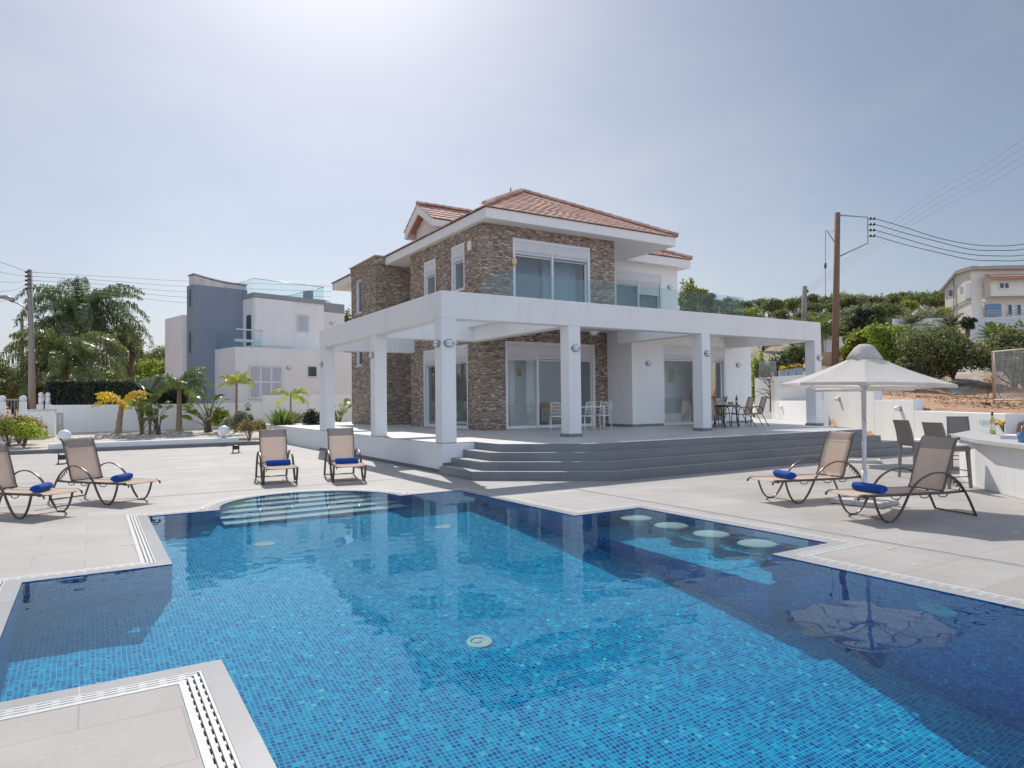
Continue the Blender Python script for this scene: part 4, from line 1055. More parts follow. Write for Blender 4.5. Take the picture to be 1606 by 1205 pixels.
zA, zB, zC = (onP(1505, 646.8), onP(1400, 627.3), onP(1342, 611)); rw_box(a, t_end, t1_, 0, 0.30, -0.3, zA); rw_box(a, t1_, t2_, 0, 0.30, -0.3, zB); rw_box(a, t2_, t3_+6, 0, 0.30, -0.3, zC); 
rw_box(a, t_end, t_end+0.26, 0.301, 4.0, -0.3, zA-0.003)
a.build('rendered_wall', M['render'], RW, bevel=0.015)
LW = empty('low_wall', (LP.x, LP.y, 0), math.atan2(WD.y, WD.x), 'low white wall along the back edge of the terrace, behind the brown sling chairs', 'wall')
a = MB(); a.box(3.85, 15.0, -0.22, 0.0, 0.3, 1.50); a.build('wall_face', M['render'], LW, bevel=0.012)
Minv = Matrix.Translation((WP.x, WP.y, 0)) @ Matrix.Rotation(math.atan2(WD.y, WD.x), 4, 'Z')
for px, py_ in ((1412, 641), (1317, 626)):
    t = tline(px); zz = onP(px, py_)
    lampz = zz
    L0 = MB(); Mx = Matrix(((1, 0, 0, t), (0, 0, 1, 0.0), (0, 1, 0, lampz), (0, 0, 0, 1)))
    L0.lathe([(0.001, 0.0), (0.11, 0.0), (0.11, 0.05), (0.09, 0.09), (0.001, 0.10)], 18, Mx @ Matrix.Diagonal((1.2, 0.85, 1, 1)))
    o = L0.build('wall_lamp', M['lamp'], RW); l1 = MB(); l1.lathe([(0.10, 0.06), (0.11, 0.11), (0.085, 0.17), (0.001, 0.20)], 18, Mx @ Matrix.Diagonal((1.2, 0.85, 1, 1))); l1.build('lens', M['lampw'], o)
sheet('planting_strip', [(19.1, 11.3), (21.0, 9.75), (23.2, 12.3), (27.9, 17.9), (26.8, 20.6)], None, 0.006, simple('sandy_soil', (0.52, 0.46, 0.37), 0.95, var=0.12, obj=False, scale=2))
L0 = MB(); Mx = Matrix(((1, 0, 0, 8.9), (0, 0, 1, 0.0), (0, 1, 0, 1.22), (0, 0, 0, 1))); L0.lathe([(0.001, 0.0), (0.11, 0.0), (0.11, 0.05), (0.09, 0.10), (0.001, 0.14)], 18, Mx @ Matrix.Diagonal((1.2, 0.85, 1, 1))); L0.build('wall_lamp', M['lampw'], LW)

# ---- bar
bar = empty('bar_counter', (13.2, 5.9, 0), 0, 'white rendered outdoor bar with pale stone counter at the right edge', 'bar')
a = MB(); BP = [(13.25, 5.92), (14.55, 6.78), (15.9, 7.15), (12.3, 3.2), (10.9, 3.4)]
a.prism([(x-13.2, y-5.9) for x, y in BP], 0, 0.79); a.build('bar_wall', M['render'], bar, bevel=0.01)
CP = [(12.84, 5.70), (14.30, 6.80), (16.0, 7.25), (12.4, 3.1), (10.45, 3.12)]
a = MB(); a.prism([(x-13.2, y-5.9) for x, y in CP], 0.792, 0.872); a.build('counter_top', M['counter'], bar, bevel=0.01)

def make_stool():
    root = empty('bar_stool', (0, 0, 0)); w = 0.20; H_ = 0.66
    for sx in (-1, 1):
        for sy in (-1, 1):
            a = MB(); x, y = sx*w, sy*w
            a.add([(x*1.12+dx_*0.019, y*1.12+dy_*0.019, 0) for dx_, dy_ in ((-1, -1), (1, -1), (1, 1), (-1, 1))]+[(x+dx_*0.026, y+dy_*0.026, H_) for dx_, dy_ in ((-1, -1), (1, -1), (1, 1), (-1, 1))], [(3, 2, 1, 0), (4, 5, 6, 7), (0, 1, 5, 4), (1, 2, 6, 5), (2, 3, 7, 6), (3, 0, 4, 7)])
            a.build('leg', M['wicker'], root)
    a = MB(); a.box(-0.235, 0.235, -0.235, 0.235, H_-0.02, H_+0.06); a.build('seat', M['wicker'], root, bevel=0.012)
    a = MB(); a.box(-0.225, 0.215, -0.22, 0.22, H_+0.062, H_+0.105); a.build('cushion', M['cushion'], root, bevel=0.015)
    vs = []; fs = []; N = 10; K = 8
    for i in range(N+1):
        t = i/N; z = H_+0.03+0.46*t; xo = -0.215-0.10*t**1.6; hw = 0.225-0.015*t
        for k in range(K+1):
            s_ = k/K*2-1
            for th in (0, 1):
                vs.append((xo-0.035*th-0.03*(1-s_*s_)*t, s_*hw, z))
    for i in range(N):
        for k in range(K):
            a0 = (i*(K+1)+k)*2; b0 = ((i+1)*(K+1)+k)*2
            fs += [(a0, a0+2, b0+2, b0), (a0+1, b0+1, b0+3, a0+3)]
    for k in range(K):
        for i in (0, N):
            a0 = (i*(K+1)+k)*2; fs.append((a0, a0+1, a0+3, a0+2))
    for i in range(N):
        for k in (0, K):
            a0 = (i*(K+1)+k)*2; b0 = ((i+1)*(K+1)+k)*2; fs.append((a0, b0, b0+1, a0+1))
    a = MB(); a.add(vs, fs, True); a.build('backrest', M['wicker'], root)
    a = MB()
    for s in (-1, 1): a.tube([(-w*1.08, s*w*1.08, 0.20), (w*1.08, s*w*1.08, 0.20)], 0.009, n=6); a.tube([(s*w*1.08, -w*1.08, 0.24+0.06*s), (s*w*1.08, w*1.08, 0.24+0.06*s)], 0.009, n=6)
    a.build('foot_rail', M['frame'], root)
    return root
stl = make_stool()
STL = [((13.90, 7.25), -25, 'grey wicker bar stool farthest left, its back to the boundary wall'), ((12.93, 6.20), -20, 'grey wicker bar stool standing at the corner of the bar just behind the nearest lounger'), ((16.45, 7.62), 215, 'grey wicker bar stool on the far side of the counter, only its backrest showing')]
for i, ((x, y), a_, lb) in enumerate(STL):
    o = stl if i == 0 else copy_tree(stl); o.location = (x, y, 0); o.rotation_euler = (0, 0, R(a_)); tag(o, lb, 'bar stool', 'wicker stools at the outdoor bar')

CZ = 0.873
def cpt(px, py): p = onZ(px, py, CZ); return (p.x, p.y, CZ)
def wine_glass(p, lb, s=1.0, grp='glasses set out on the bar'):
    a = MB(); a.lathe([(0.033*s, 0.0), (0.033*s, 0.003), (0.004, 0.008), (0.004, 0.08*s), (0.02*s, 0.10*s), (0.038*s, 0.135*s), (0.036*s, 0.175*s), (0.030*s, 0.20*s)], 16, Matrix.Translation(p))
    return tag(a.build('wine_glass', M['clearglass']), lb, 'wine glass', grp)

for k, (px, py, lb) in enumerate(((1541, 677.5, 'wine glass on the bar farthest from the bottle'), (1546.5, 680, 'wine glass in the middle of the three beside the bottle'), (1551, 678.5, 'wine glass closest to the wine bottle on the bar'))):
    wine_glass(cpt(px, py), lb, 1.25)
def bottle(p, name, lb, gm, lm, s=1.0, grp=None):
    r = empty(name, p, 0, lb, 'bottle', grp)
    a = MB(); a.lathe([(0.001, 0.0), (0.037, 0.0), (0.037, 0.19), (0.030, 0.215), (0.014, 0.245), (0.0135, 0.31), (0.001, 0.31)], 16, Matrix.Scale(s, 4)); a.build('body', gm, r)
    a = MB(); a.lathe([(0.0385, 0.06), (0.0385, 0.15)], 16, Matrix.Scale(s, 4)); a.build('bottle_label', lm, r)
    a = MB(); a.lathe([(0.0150, 0.265), (0.0150, 0.313), (0.001, 0.314)], 12, Matrix.Scale(s, 4)); a.build('cap', M['blk'], r)
    return r
bottle(cpt(1557, 681), 'wine_bottle', 'pale wine bottle with a dark neck standing on the bar', simple('pale_green_bottle', (0.55, 0.50, 0.22), 0.2), simple('paper_label', (0.72, 0.70, 0.6), 0.7, var=0.3, scale=20), 1.35)
def bouquet(p, lb, s=1.0, cols=None, lean=(0, 0), grp=None, n=26):
    r = empty('flower_vase', p, 0, lb, 'flower vase', grp)
    a = MB(); a.lathe([(0.001, 0), (0.035, 0), (0.03, 0.05), (0.022, 0.10), (0.03, 0.17), (0.028, 0.17)], 14, Matrix.Scale(s, 4)); a.build('vase', M['clearglass'], r)
    rng = random.Random(int(p[0]*100)); a = MB()
    tops = []
    for k in range(n):
        an = rng.uniform(0, 2*PI); q = Vector((math.cos(an)*rng.uniform(0, 0.08)+lean[0], math.sin(an)*rng.uniform(0, 0.08)+lean[1], rng.uniform(0.20, 0.30)))*s
        a.tube([(0, 0, 0.05*s), q*0.6, q], 0.003*s, n=4); tops.append(q)
    a.build('stems', L_['bright'], r)
    for ci, c in enumerate(cols or ((0.75, 0.08, 0.12), (0.85, 0.55, 0.05))):
        b = MB()
        for k, q in enumerate(tops):
            if k % len(cols or (1, 1)) == ci: b.sphere(q, 0.022*s*rng.uniform(0.7, 1.3), 7, 5)
        if b.v: b.build('blossom', simple('blossom_%s' % ('red', 'amber', 'lime', 'violet')[ci % 4], c, 0.7, var=0.3, scale=60), r)
    return r
bouquet(cpt(1575, 683), 'red, yellow and green bouquet in a glass vase leaning to the left on the bar', 1.0, ((0.75, 0.05, 0.12), (0.85, 0.6, 0.05), (0.35, 0.5, 0.05)), (-0.07, 0.03))
p = cpt(1590, 688); a = MB()
for k in range(3): a.box(p[0]-0.22, p[0]+0.22, p[1]-0.13, p[1]+0.13, CZ+0.002+k*0.022, CZ+0.020+k*0.022)
tag(a.build('folded_napkin', M['cushion'], bevel=0.006), 'stack of folded white cloths on the bar beside the blue jug', 'napkins')
p = cpt(1606, 694); r = empty('ice_bucket', p, 0, 'blue ice bucket with a wire handle at the right edge of the bar', 'bucket')
a = MB(); a.lathe([(0.001, 0), (0.075, 0), (0.095, 0.15), (0.09, 0.15), (0.07, 0.01)], 20); a.build('bucket', simple('blue_glaze', (0.10, 0.22, 0.42), 0.25), r)
a = MB(); a.tube([(0.09*math.cos(t), 0, 0.15+0.12*math.sin(t)) for t in np.linspace(0, PI, 14)], 0.006, n=6); a.build('handle', M['metal'], r)

# ---- white chairs and table by the kitchen door
def make_white_chair():
    r = empty('garden_chair', (0, 0, 0))
    a = MB(); a.box(-0.20, 0.20, -0.20, 0.20, 0.44, 0.465); a.build('seat', M['plwhite'], r, bevel=0.01)
    for sx in (-1, 1):
        for sy in (-1, 1):
            a = MB(); a.tube([(sx*0.23, sy*0.20, 0), (sx*0.16, sy*0.185, 0.45)], 0.011, n=8); a.build('leg', M['plwhite'], r)
    a = MB()
    for sy in (-1, 1): a.tube([(-0.17, sy*0.185, 0.45), (-0.25, sy*0.19, 0.86)], 0.011, n=8)
    a.tube([(-0.25, -0.19, 0.86), (-0.25, 0.19, 0.86)], 0.012, n=8)
    for k in range(7):
        y = -0.15+0.05*k; a.tube([(-0.175, y, 0.47), (-0.25, y, 0.86)], 0.005, n=6)
    for k in range(3): a.tube([(-0.19-0.02*k, -0.185, 0.56+0.1*k), (-0.19-0.02*k, 0.185, 0.56+0.1*k)], 0.005, n=6)
    a.build('backrest', M['plwhite'], r)
    return r
wc = make_white_chair()
WC = [((12.70, 16.35), 100, 'white metal chair right beside the blue-shaded column, by the kitchen door'), ((13.55, 16.55), 80, 'white metal chair next to the white corner of the house, the one farther right'), ((11.95, 16.75), 60, 'white metal chair mostly hidden behind the column, only its rear leg showing')]
for i, ((x, y), a_, lb) in enumerate(WC):
    o = wc if i == 0 else copy_tree(wc); o.location = (x, y, T+0.001); o.rotation_euler = (0, 0, R(a_)); tag(o, lb, 'chair', 'white chairs at the breakfast table')
r = empty('breakfast_table', (13.35, 17.15, T+0.001), 0, 'white breakfast table behind the white chairs', 'table')
a = MB(); a.box(-0.58, 0.58, -0.30, 0.30, 0.70, 0.73); a.build('table_top', M['plwhite'], r, bevel=0.008)
for sx in (-1, 1):
    for sy in (-1, 1): a = MB(); a.box(sx*0.54-0.02, sx*0.54+0.02, sy*0.26-0.02, sy*0.26+0.02, 0, 0.70); a.build('leg', M['plwhite'], r)
bouquet((13.0, 17.1, T+0.735), 'small orange and pink bouquet on the breakfast table', 0.9, ((0.8, 0.35, 0.05), (0.8, 0.15, 0.3)), grp=None)
bouquet((13.6, 17.2, T+0.735), 'small green plant in a glass on the right of the breakfast table', 0.6, ((0.35, 0.5, 0.08), (0.5, 0.65, 0.1)))

# ---- dark dining table and sling chairs on the terrace
def make_sling_chair():
    r = empty('dining_chair', (0, 0, 0))
    for s in (-1, 1):
        y = s*0.27
        a = MB(); a.tube(bez([(0.24, y, 0.0), (0.22, y, 0.25), (0.20, y, 0.50), (0.16, y, 0.62), (0.02, y, 0.66), (-0.14, y, 0.62), (-0.20, y, 0.50)], 5), 0.013, n=8, flat=(0.014, 0.010))
        a.tube([(-0.14, y, 0.42), (-0.36, y, 0.0)], 0.013, n=8); a.build('leg', M['blk'], r)
    a = MB()
    for s in (-1, 1): a.tube(bez([(0.23, s*0.245, 0.43), (0.0, s*0.245, 0.415), (-0.16, s*0.245, 0.42), (-0.22, s*0.245, 0.60), (-0.30, s*0.245, 0.86), (-0.335, s*0.245, 0.96), (-0.37, s*0.245, 0.975)], 5), 0.011, n=8)
    a.tube([(-0.37, -0.245, 0.975), (-0.37, 0.245, 0.975)], 0.011, n=8); a.tube([(0.23, -0.27, 0.42), (0.23, 0.27, 0.42)], 0.011, n=8)
    a.build('chair_frame', M['blk'], r)
    P = bez([(0.23, 0, 0.435), (0.0, 0, 0.415), (-0.15, 0, 0.425), (-0.21, 0, 0.60), (-0.29, 0, 0.86), (-0.33, 0, 0.96)], 5)
    a = MB(); vs = []
    for q in P: vs += [(q.x, -0.235, q.z), (q.x, 0.235, q.z)]
    a.add(vs, [(2*i, 2*i+1, 2*i+3, 2*i+2) for i in range(len(P)-1)], True); a.build('sling', M['sling'], r, solid=0.005)
    return r
sc_ = make_sling_chair()
DC = [((17.95, 14.85), 152, 'brown sling dining chair nearest the steps, left one of the two seen from behind'), ((19.1, 15.25), 148, 'brown sling dining chair at the right end, its back to the low white wall'), ((18.35, 16.35), -65, 'brown sling dining chair behind the table beside the glass door'), ((16.85, 15.15), 20, 'brown sling dining chair almost hidden behind the column, only an arm and foot showing'), ((18.95, 16.3), -75, 'brown sling dining chair on the far side of the table, behind the wine bottles')]
for i, ((x, y), a_, lb) in enumerate(DC):
    o = sc_ if i == 0 else copy_tree(sc_); o.location = (x, y, T+0.001); o.rotation_euler = (0, 0, R(a_)); tag(o, lb, 'chair', 'brown sling chairs round the terrace table')
r = empty('dining_table', (17.75, 15.6, T+0.001), R(25), 'long dark terrace table with wine and fruit on it', 'table')
a = MB(); a.box(-0.85, 0.85, -0.45, 0.45, 0.69, 0.705); a.build('table_top', m_glass('smoked_glass', (0.22, 0.24, 0.25), 0.1), r)
a = MB()
for s in (-1, 1): a.box(-0.87, 0.87, s*0.45-0.02, s*0.45+0.02, 0.67, 0.72); a.box(s*0.87-0.02, s*0.87+0.02, -0.43, 0.43, 0.672, 0.718)
a.build('table_frame', M['blk'], r)
for sx in (-1, 1):
    for sy in (-1, 1): a = MB(); a.tube([(sx*0.78, sy*0.38, 0.68), (sx*0.76, sy*0.37, 0.3), (sx*0.84, sy*0.43, 0)], 0.022, n=8); a.build('leg', M['blk'], r)
TZ = T+0.001+0.707
def tpt(px, D=None): 
    d = ray(px, 640); A = np.array([[d.x, -math.cos(R(25))], [d.y, -math.sin(R(25))]]); s, t = np.linalg.solve(A, np.array([17.75, 15.6])); return (17.75+t*math.cos(R(25)), 15.6+t*math.sin(R(25)), TZ)
bottle(tpt(1155.5), 'wine_bottle', 'dark wine bottle standing on the terrace table', simple('dark_green_bottle', (0.03, 0.05, 0.03), 0.15), simple('cream_label', (0.6, 0.5, 0.35), 0.7), 1.15)
wine_glass(tpt(1132), 'tall wine glass on the terrace table, left of the flowers', 1.2, 'glasses on the terrace table')
wine_glass(tpt(1128), 'small wine glass farthest left on the terrace table', 1.0, 'glasses on the terrace table')
bouquet(tpt(1138), 'dusky pink bouquet on the terrace table', 1.0, ((0.55, 0.25, 0.25), (0.35, 0.25, 0.3)))
fb = tpt(1146); r = empty('fruit_bowl', fb, 0, 'bowl of oranges and green fruit on the terrace table', 'fruit bowl')
a = MB(); a.lathe([(0.001, 0), (0.06, 0), (0.15, 0.06), (0.145, 0.065), (0.055, 0.01)], 20); a.build('bowl', M['clearglass'], r)
a = MB(); 
for k in range(6): a.sphere((0.07*math.cos(k), 0.07*math.sin(k), 0.07+0.01*(k % 2)), 0.04, 10, 7)
a.build('fruit', simple('orange_fruit', (0.75, 0.33, 0.04), 0.5, var=0.3, scale=9), r)

# ---- inside the rooms
r = empty('armchair', (13.2, 22.1, T+0.014), R(200), 'purple armchair inside the living room, seen through the left sliding door', 'armchair')
pur = simple('purple_upholstery', (0.10, 0.065, 0.13), 0.8, var=0.1)
a = MB(); a.box(-0.45, 0.45, -0.45, 0.45, 0.12, 0.44); a.build('seat', pur, r, bevel=0.05)
a = MB(); a.box(-0.45, -0.25, -0.45, 0.45, 0.445, 0.95); a.build('backrest', pur, r, bevel=0.06)
for s in (-1, 1): a = MB(); a.box(-0.245, 0.45, s*0.45-0.12*(s > 0), s*0.45+0.12*(s < 0), 0.445, 0.62); a.build('armrest', pur, r, bevel=0.04)
a = MB()
for sx in (-1, 1):
    for sy in (-1, 1): a.cyl(sx*0.38, sy*0.38, 0, 0.12, 0.03, 8)
a.build('feet', M['blk'], r)
r = empty('kitchen_unit', (14.35, 22.4, T+0.014), 0, 'kitchen unit with mauve doors and pale worktop inside the villa', 'kitchen unit')
a = MB(); a.box(-0.9, 0.9, -0.3, 0.3, 0.0, 0.86); a.build('cabinet', simple('mauve_front', (0.20, 0.15, 0.17), 0.5, var=0.05), r, bevel=0.005)
a = MB(); a.box(-0.93, 0.93, -0.33, 0.32, 0.862, 0.90); a.build('worktop', M['counter'], r)
for k in range(3): a = MB(); a.box(-0.8+0.6*k, -0.45+0.6*k, -0.325, -0.302, 0.74, 0.755); a.build('handle', M['metal'], r)
r = empty('wall_cabinet', (14.35, 24.1, 2.3), 0, 'white wall cabinets above the kitchen unit', 'cabinet')
for k in range(3): a = MB(); a.box(-0.9+0.6*k+0.005, -0.3+0.6*k-0.005, -0.17, 0.17, 0, 0.8); a.build('cupboard', M['inner'], r, bevel=0.005)
def picture(c, ax, w, h, lb, cols):
    r = empty('picture', c, 0, lb, 'picture', 'pictures hung inside the villa')
    a = MB(); b = MB()
    if ax == 'y': a.box(-w/2, w/2, 0, 0.03, -h/2, h/2); b.box(-w/2+0.03, w/2-0.03, -0.004, -0.001, -h/2+0.03, h/2-0.03)
    else: a.box(0, 0.03, -w/2, w/2, -h/2, h/2); b.box(-0.004, -0.001, -w/2+0.03, w/2-0.03, -h/2+0.03, h/2-0.03)
    a.build('picture_frame', M['alu'], r)
    mt, nt, n, l, p_ = newmat('painted_canvas'); l.new(ramp(n, l, noise(n, l, objc(n), 6, 5), [(i/(len(cols)-1)*0.6+0.2, c_) for i, c_ in enumerate(cols)]), p_.inputs['Base Color'])
    b.build('painting', mt, r)
q = onY(814, 585, 20.19); picture((q.x, 20.165, q.z), 'y', 0.22, 0.30, 'small ochre painting on the white wall seen through the middle sliding doors', [(0.75, 0.6, 0.4), (0.6, 0.35, 0.12), (0.3, 0.25, 0.2)])
q = onY(1053, 588, 18.89); picture((q.x, 18.865, q.z), 'y', 0.36, 0.62, 'green and pale blue painting seen through the right hand glass doors', [(0.65, 0.75, 0.75), (0.45, 0.6, 0.35), (0.3, 0.45, 0.15)])
r = empty('inside_chair', (17.45, 18.4, T+0.014), R(40), 'orange wooden chair inside the right hand room', 'chair')
om = simple('orange_wood', (0.50, 0.20, 0.10), 0.5)
a = MB(); a.box(-0.2, 0.2, -0.2, 0.2, 0.44, 0.47); a.build('seat', om, r)
for sx in (-1, 1):
    for sy in (-1, 1): a = MB(); a.tube([(sx*0.19, sy*0.19, 0), (sx*0.17, sy*0.17, 0.44)], 0.015, n=6); a.build('leg', om, r)
a = MB(); a.box(-0.2, -0.17, -0.2, 0.2, 0.47, 0.95); a.build('backrest', om, r, bevel=0.01)
def curtain(x0, x1, y, z0, z1, mat, lb, waist=0.0):
    vs = []; fs = []; N = 60; K = 12
    for j in range(K+1):
        t = j/K
        for i in range(N+1):
            s_ = i/N; w_ = 1-waist*math.sin(PI*t)**2*0.6
            vs.append((x0+(x1-x0)*(s_*w_+(1-w_)), y+0.035*math.sin(s_*PI*2*((x1-x0)/0.13)), z0+(z1-z0)*t))
    for j in range(K):
        for i in range(N): a_ = j*(N+1)+i; fs.append((a_, a_+1, a_+N+2, a_+N+1))
    mb = MB(); mb.add(vs, fs, True); return tag(mb.build('curtain', mat, solid=0.003), lb, 'curtain', 'curtains behind the glass doors')
cm = m_cloth('mauve_curtain', (0.36, 0.26, 0.27), 0.2); cw = m_cloth('voile_curtain', (0.66, 0.68, 0.72), 0.3); cb = m_cloth('blue_grey_curtain', (0.30, 0.36, 0.44), 0.2)
curtain(14.35, 14.9, 19.35, T+0.03, 3.45, cm, 'mauve curtain behind the right end of the middle sliding doors')
curtain(19.3, 20.1, 18.05, T+0.03, 3.4, cm, 'mauve curtain at the right end of the right hand glass doors')
curtain(13.3, 14.75, 19.4, 4.2, 6.7, cb, 'blue grey curtain behind the right pane of the big upstairs window')
curtain(11.8, 13.15, 19.4, 4.2, 6.7, m_cloth('slate_curtain', (0.16, 0.18, 0.21), 0.1), 'dark curtain behind the left pane of the big upstairs window')
curtain(18.3, 20.7, 21.95, 4.2, 6.8, m_cloth('dim_curtain', (0.20, 0.22, 0.26), 0.1), 'dark curtain behind the upstairs window on the right')

# ---- globe lamps, plinth, deck floodlights, left garden
r = empty('garden_plinth', (1.8, 28.4, 0), 0, 'long low white plinth wall edging the gravel garden', 'low wall')
pa0 = onY(76, 706, 28.4).x; pb0 = onY(373, 700, 28.4).x
a = MB(); a.box(pa0-1.8, pb0-1.8, -0.22, 0.22, 0.0, 0.30); a.build('plinth_wall', M['render'], r, bevel=0.012)
for px, lb in ((101, 'white globe lamp on the left end of the plinth, partly behind a lounger'), (351, 'white globe lamp on the right end of the plinth, beside the clipped bush')):
    x = onY(px, 690, 28.4).x; r = empty('globe_lamp', (x, 28.4, 0.301), 0, lb, 'globe lamp', 'globe lamps on the garden plinth')
    a = MB(); a.sphere((0, 0, 0.26), 0.215, 28, 18); a.build('globe', M['lampw'], r); a = MB(); a.cyl(0, 0, 0, 0.075, 0.085, 16, 0.075); a.build('collar', M['lamp'], r)
for (px, py), lb in (((98, 726), 'small black deck floodlight standing behind the left loungers'), ((370, 709), 'small black deck floodlight near the clipped bush')):
    p = onZ(px, py+2); r = empty('floodlight', (p.x, p.y, 0), 0.3, lb, 'floodlight', 'small floodlights on the deck')
    a = MB(); a.box(-0.13, 0.13, -0.10, 0.10, 0, 0.02); a.box(-0.11, -0.09, -0.02, 0.02, 0.02, 0.30); a.box(0.09, 0.11, -0.02, 0.02, 0.02, 0.30); a.build('bracket', M['blk'], r)
    a = MB(); a.box(-0.085, 0.085, -0.05, 0.05, 0.12, 0.26); a.build('lamp_head', M['blk'], r, bevel=0.01)

# ================================================================ VEGETATION
def np_mesh(name, V, F, mat, parent=None, smooth=False):
    me = bpy.data.meshes.new(name); nf = len(F)
    me.vertices.add(len(V)); me.vertices.foreach_set('co', np.asarray(V, np.float32).ravel())
    me.loops.add(nf*4); me.loops.foreach_set('vertex_index', np.asarray(F, np.int32).ravel())
    me.polygons.add(nf); me.polygons.foreach_set('loop_start', np.arange(0, nf*4, 4, dtype=np.int32)); me.polygons.foreach_set('loop_total', np.full(nf, 4, np.int32))
    me.update(calc_edges=True); me.validate(); me.materials.append(mat)
    o = bpy.data.objects.new(name, me); COL.objects.link(o)
    if parent is not None: o.parent = parent
    return o
def leaf_quads(C, N, size, rng, aspect=0.5):
    """rhombic leaves: centres C, approx normals N"""
    n = len(C); T = rng.normal(size=(n, 3)); T -= N*(T*N).sum(1, keepdims=True); T /= np.linalg.norm(T, axis=1, keepdims=True)+1e-9
    B = np.cross(N, T); s = size*rng.uniform(0.6, 1.35, (n, 1))
    V = np.stack([C-T*s, C-B*s*aspect+N*s*0.12, C+T*s, C+B*s*aspect+N*s*0.12], 1).reshape(-1, 3)
    F = np.arange(4*n).reshape(n, 4); return V, F
def crown(lobes, n, size, rng, shell=0.55, flat=0.5, aspect=0.5):
    L = np.array(lobes, float); w = (L[:, 3]*L[:, 4]+L[:, 4]*L[:, 5]+L[:, 3]*L[:, 5]); w /= w.sum()
    k = rng.choice(len(L), n, p=w); d = rng.normal(size=(n, 3)); d /= np.linalg.norm(d, axis=1, keepdims=True)
    d[:, 2] = np.where(d[:, 2] < -0.35, -d[:, 2], d[:, 2])
    r = shell+(1-shell)*rng.random((n, 1))**0.6; r *= 1+0.16*np.sin(7*d[:, :1]+k[:, None])*np.cos(6*d[:, 1:2]+2*k[:, None])+0.10*rng.normal(size=(n, 1))
    C = L[k, :3]+d*r*L[k, 3:6]
    N = d*flat+rng.normal(size=(n, 3))*0.6+np.array([0, 0, 0.25]); N /= np.linalg.norm(N, axis=1, keepdims=True)
    return leaf_quads(C, N, size, rng, aspect)
def rand_lobes(rng, h, w, z0, n, flatness=1.0):
    out = [(0, 0, z0+(h-z0)*0.5, w*0.30, w*0.30, (h-z0)*0.42)]
    for i in range(n):
        a = rng.uniform(0, 2*PI); rr = w*0.5*rng.uniform(0.35, 0.72); zz = z0+(h-z0)*rng.uniform(0.22, 0.80)
        s = w*rng.uniform(0.14, 0.26)*(1.0 if zz < z0+(h-z0)*0.6 else 0.85)
        out.append((math.cos(a)*rr, math.sin(a)*rr, min(zz, h-s*flatness), s, s, s*0.8*flatness))
    return out
def make_tree(name, h, w, z0, n, size, mat, seed, nl=11, bark='bark', trunk_r=0.14, shell=0.5, aspect=0.5):
    rng = np.random.default_rng(seed); root = empty(name, (0, 0, 0)); lobes = rand_lobes(rng, h, w, z0, nl)
    t = MB(); t.tube([(0, 0, -0.3), (0.04*w, 0.02*w, z0*0.6), (0, 0, z0+(h-z0)*0.45)], [trunk_r*1.2, trunk_r, trunk_r*0.4], n=8)
    for lb in lobes[1:]:
        a = Vector((0, 0, z0*0.7+0.15*h*rng.random())); b = Vector(lb[:3]); m_ = a.lerp(b, 0.5)+Vector((0, 0, -0.05*h))
        t.tube([a, m_, b], [trunk_r*0.5, trunk_r*0.33, trunk_r*0.12], n=5)
    t.build('trunk', M[bark], root)
    V, F = crown(lobes, n, size, rng, shell, aspect=aspect); np_mesh('crown', V, F, L_[mat], root); return root

def frond_geo(V, F, base, az, el, length, droop, nl, lw, ll, rng, plum=0.5, hang=0.5, twist=0.0):
    P = []; seg = 14; d = Vector((math.cos(az)*math.cos(el), math.sin(az)*math.cos(el), math.sin(el))); p = Vector(base); q = p.copy()
    sag = 0
    for i in range(seg+1):
        P.append(q.copy()); e2 = el-droop*((i+1)/seg)**1.3
        q = q+Vector((math.cos(az+twist*i/seg)*math.cos(e2), math.sin(az+twist*i/seg)*math.cos(e2), math.sin(e2)))*(length/seg)
    # rachis as a thin strip tube
    for i in range(seg):
        a, b = P[i], P[i+1]; w0 = 0.03*length*0.25*(1-i/seg)+0.004; s = Vector((-math.sin(az), math.cos(az), 0))
        n0 = len(V); up = Vector((0, 0, w0*0.7))
        V += [a-s*w0, a+s*w0, b+s*w0, b-s*w0]; F.append((n0, n0+1, n0+2, n0+3))
        n0 = len(V); V += [a-up, a+up, b+up, b-up]; F.append((n0, n0+1, n0+2, n0+3))
    for i in range(nl):
        t = 0.12+0.88*(i+rng.random()*0.6)/nl; fi = t*seg; k = min(seg-1, int(fi)); c = P[k].lerp(P[k+1], fi-k)
        tg = (P[k+1]-P[k]).normalized(); sd = tg.cross(Vector((0, 0, 1)))
        if sd.length < 1e-3: sd = Vector((1, 0, 0))
        sd.normalize(); up = sd.cross(tg)
        Ln = ll*(math.sin(PI*min(1, 0.15+0.80*t))**0.7)*rng.uniform(0.8, 1.15)
        for s in (-1, 1):
            dr = (sd*s+up*rng.normal(0, plum)+tg*0.45).normalized()
            a = c; b = c+dr*Ln*0.5; e = b+(dr+Vector((0, 0, -hang*2))).normalized()*Ln*0.5
            wv = dr.cross(up+Vector((0.01, 0, 0))).normalized()*lw
            n0 = len(V); V += [a-wv*0.5, a+wv*0.5, b+wv, b-wv]; F.append((n0, n0+1, n0+2, n0+3))
            n0 = len(V); V += [b-wv, b+wv, e+wv*0.15, e-wv*0.15]; F.append((n0, n0+1, n0+2, n0+3))
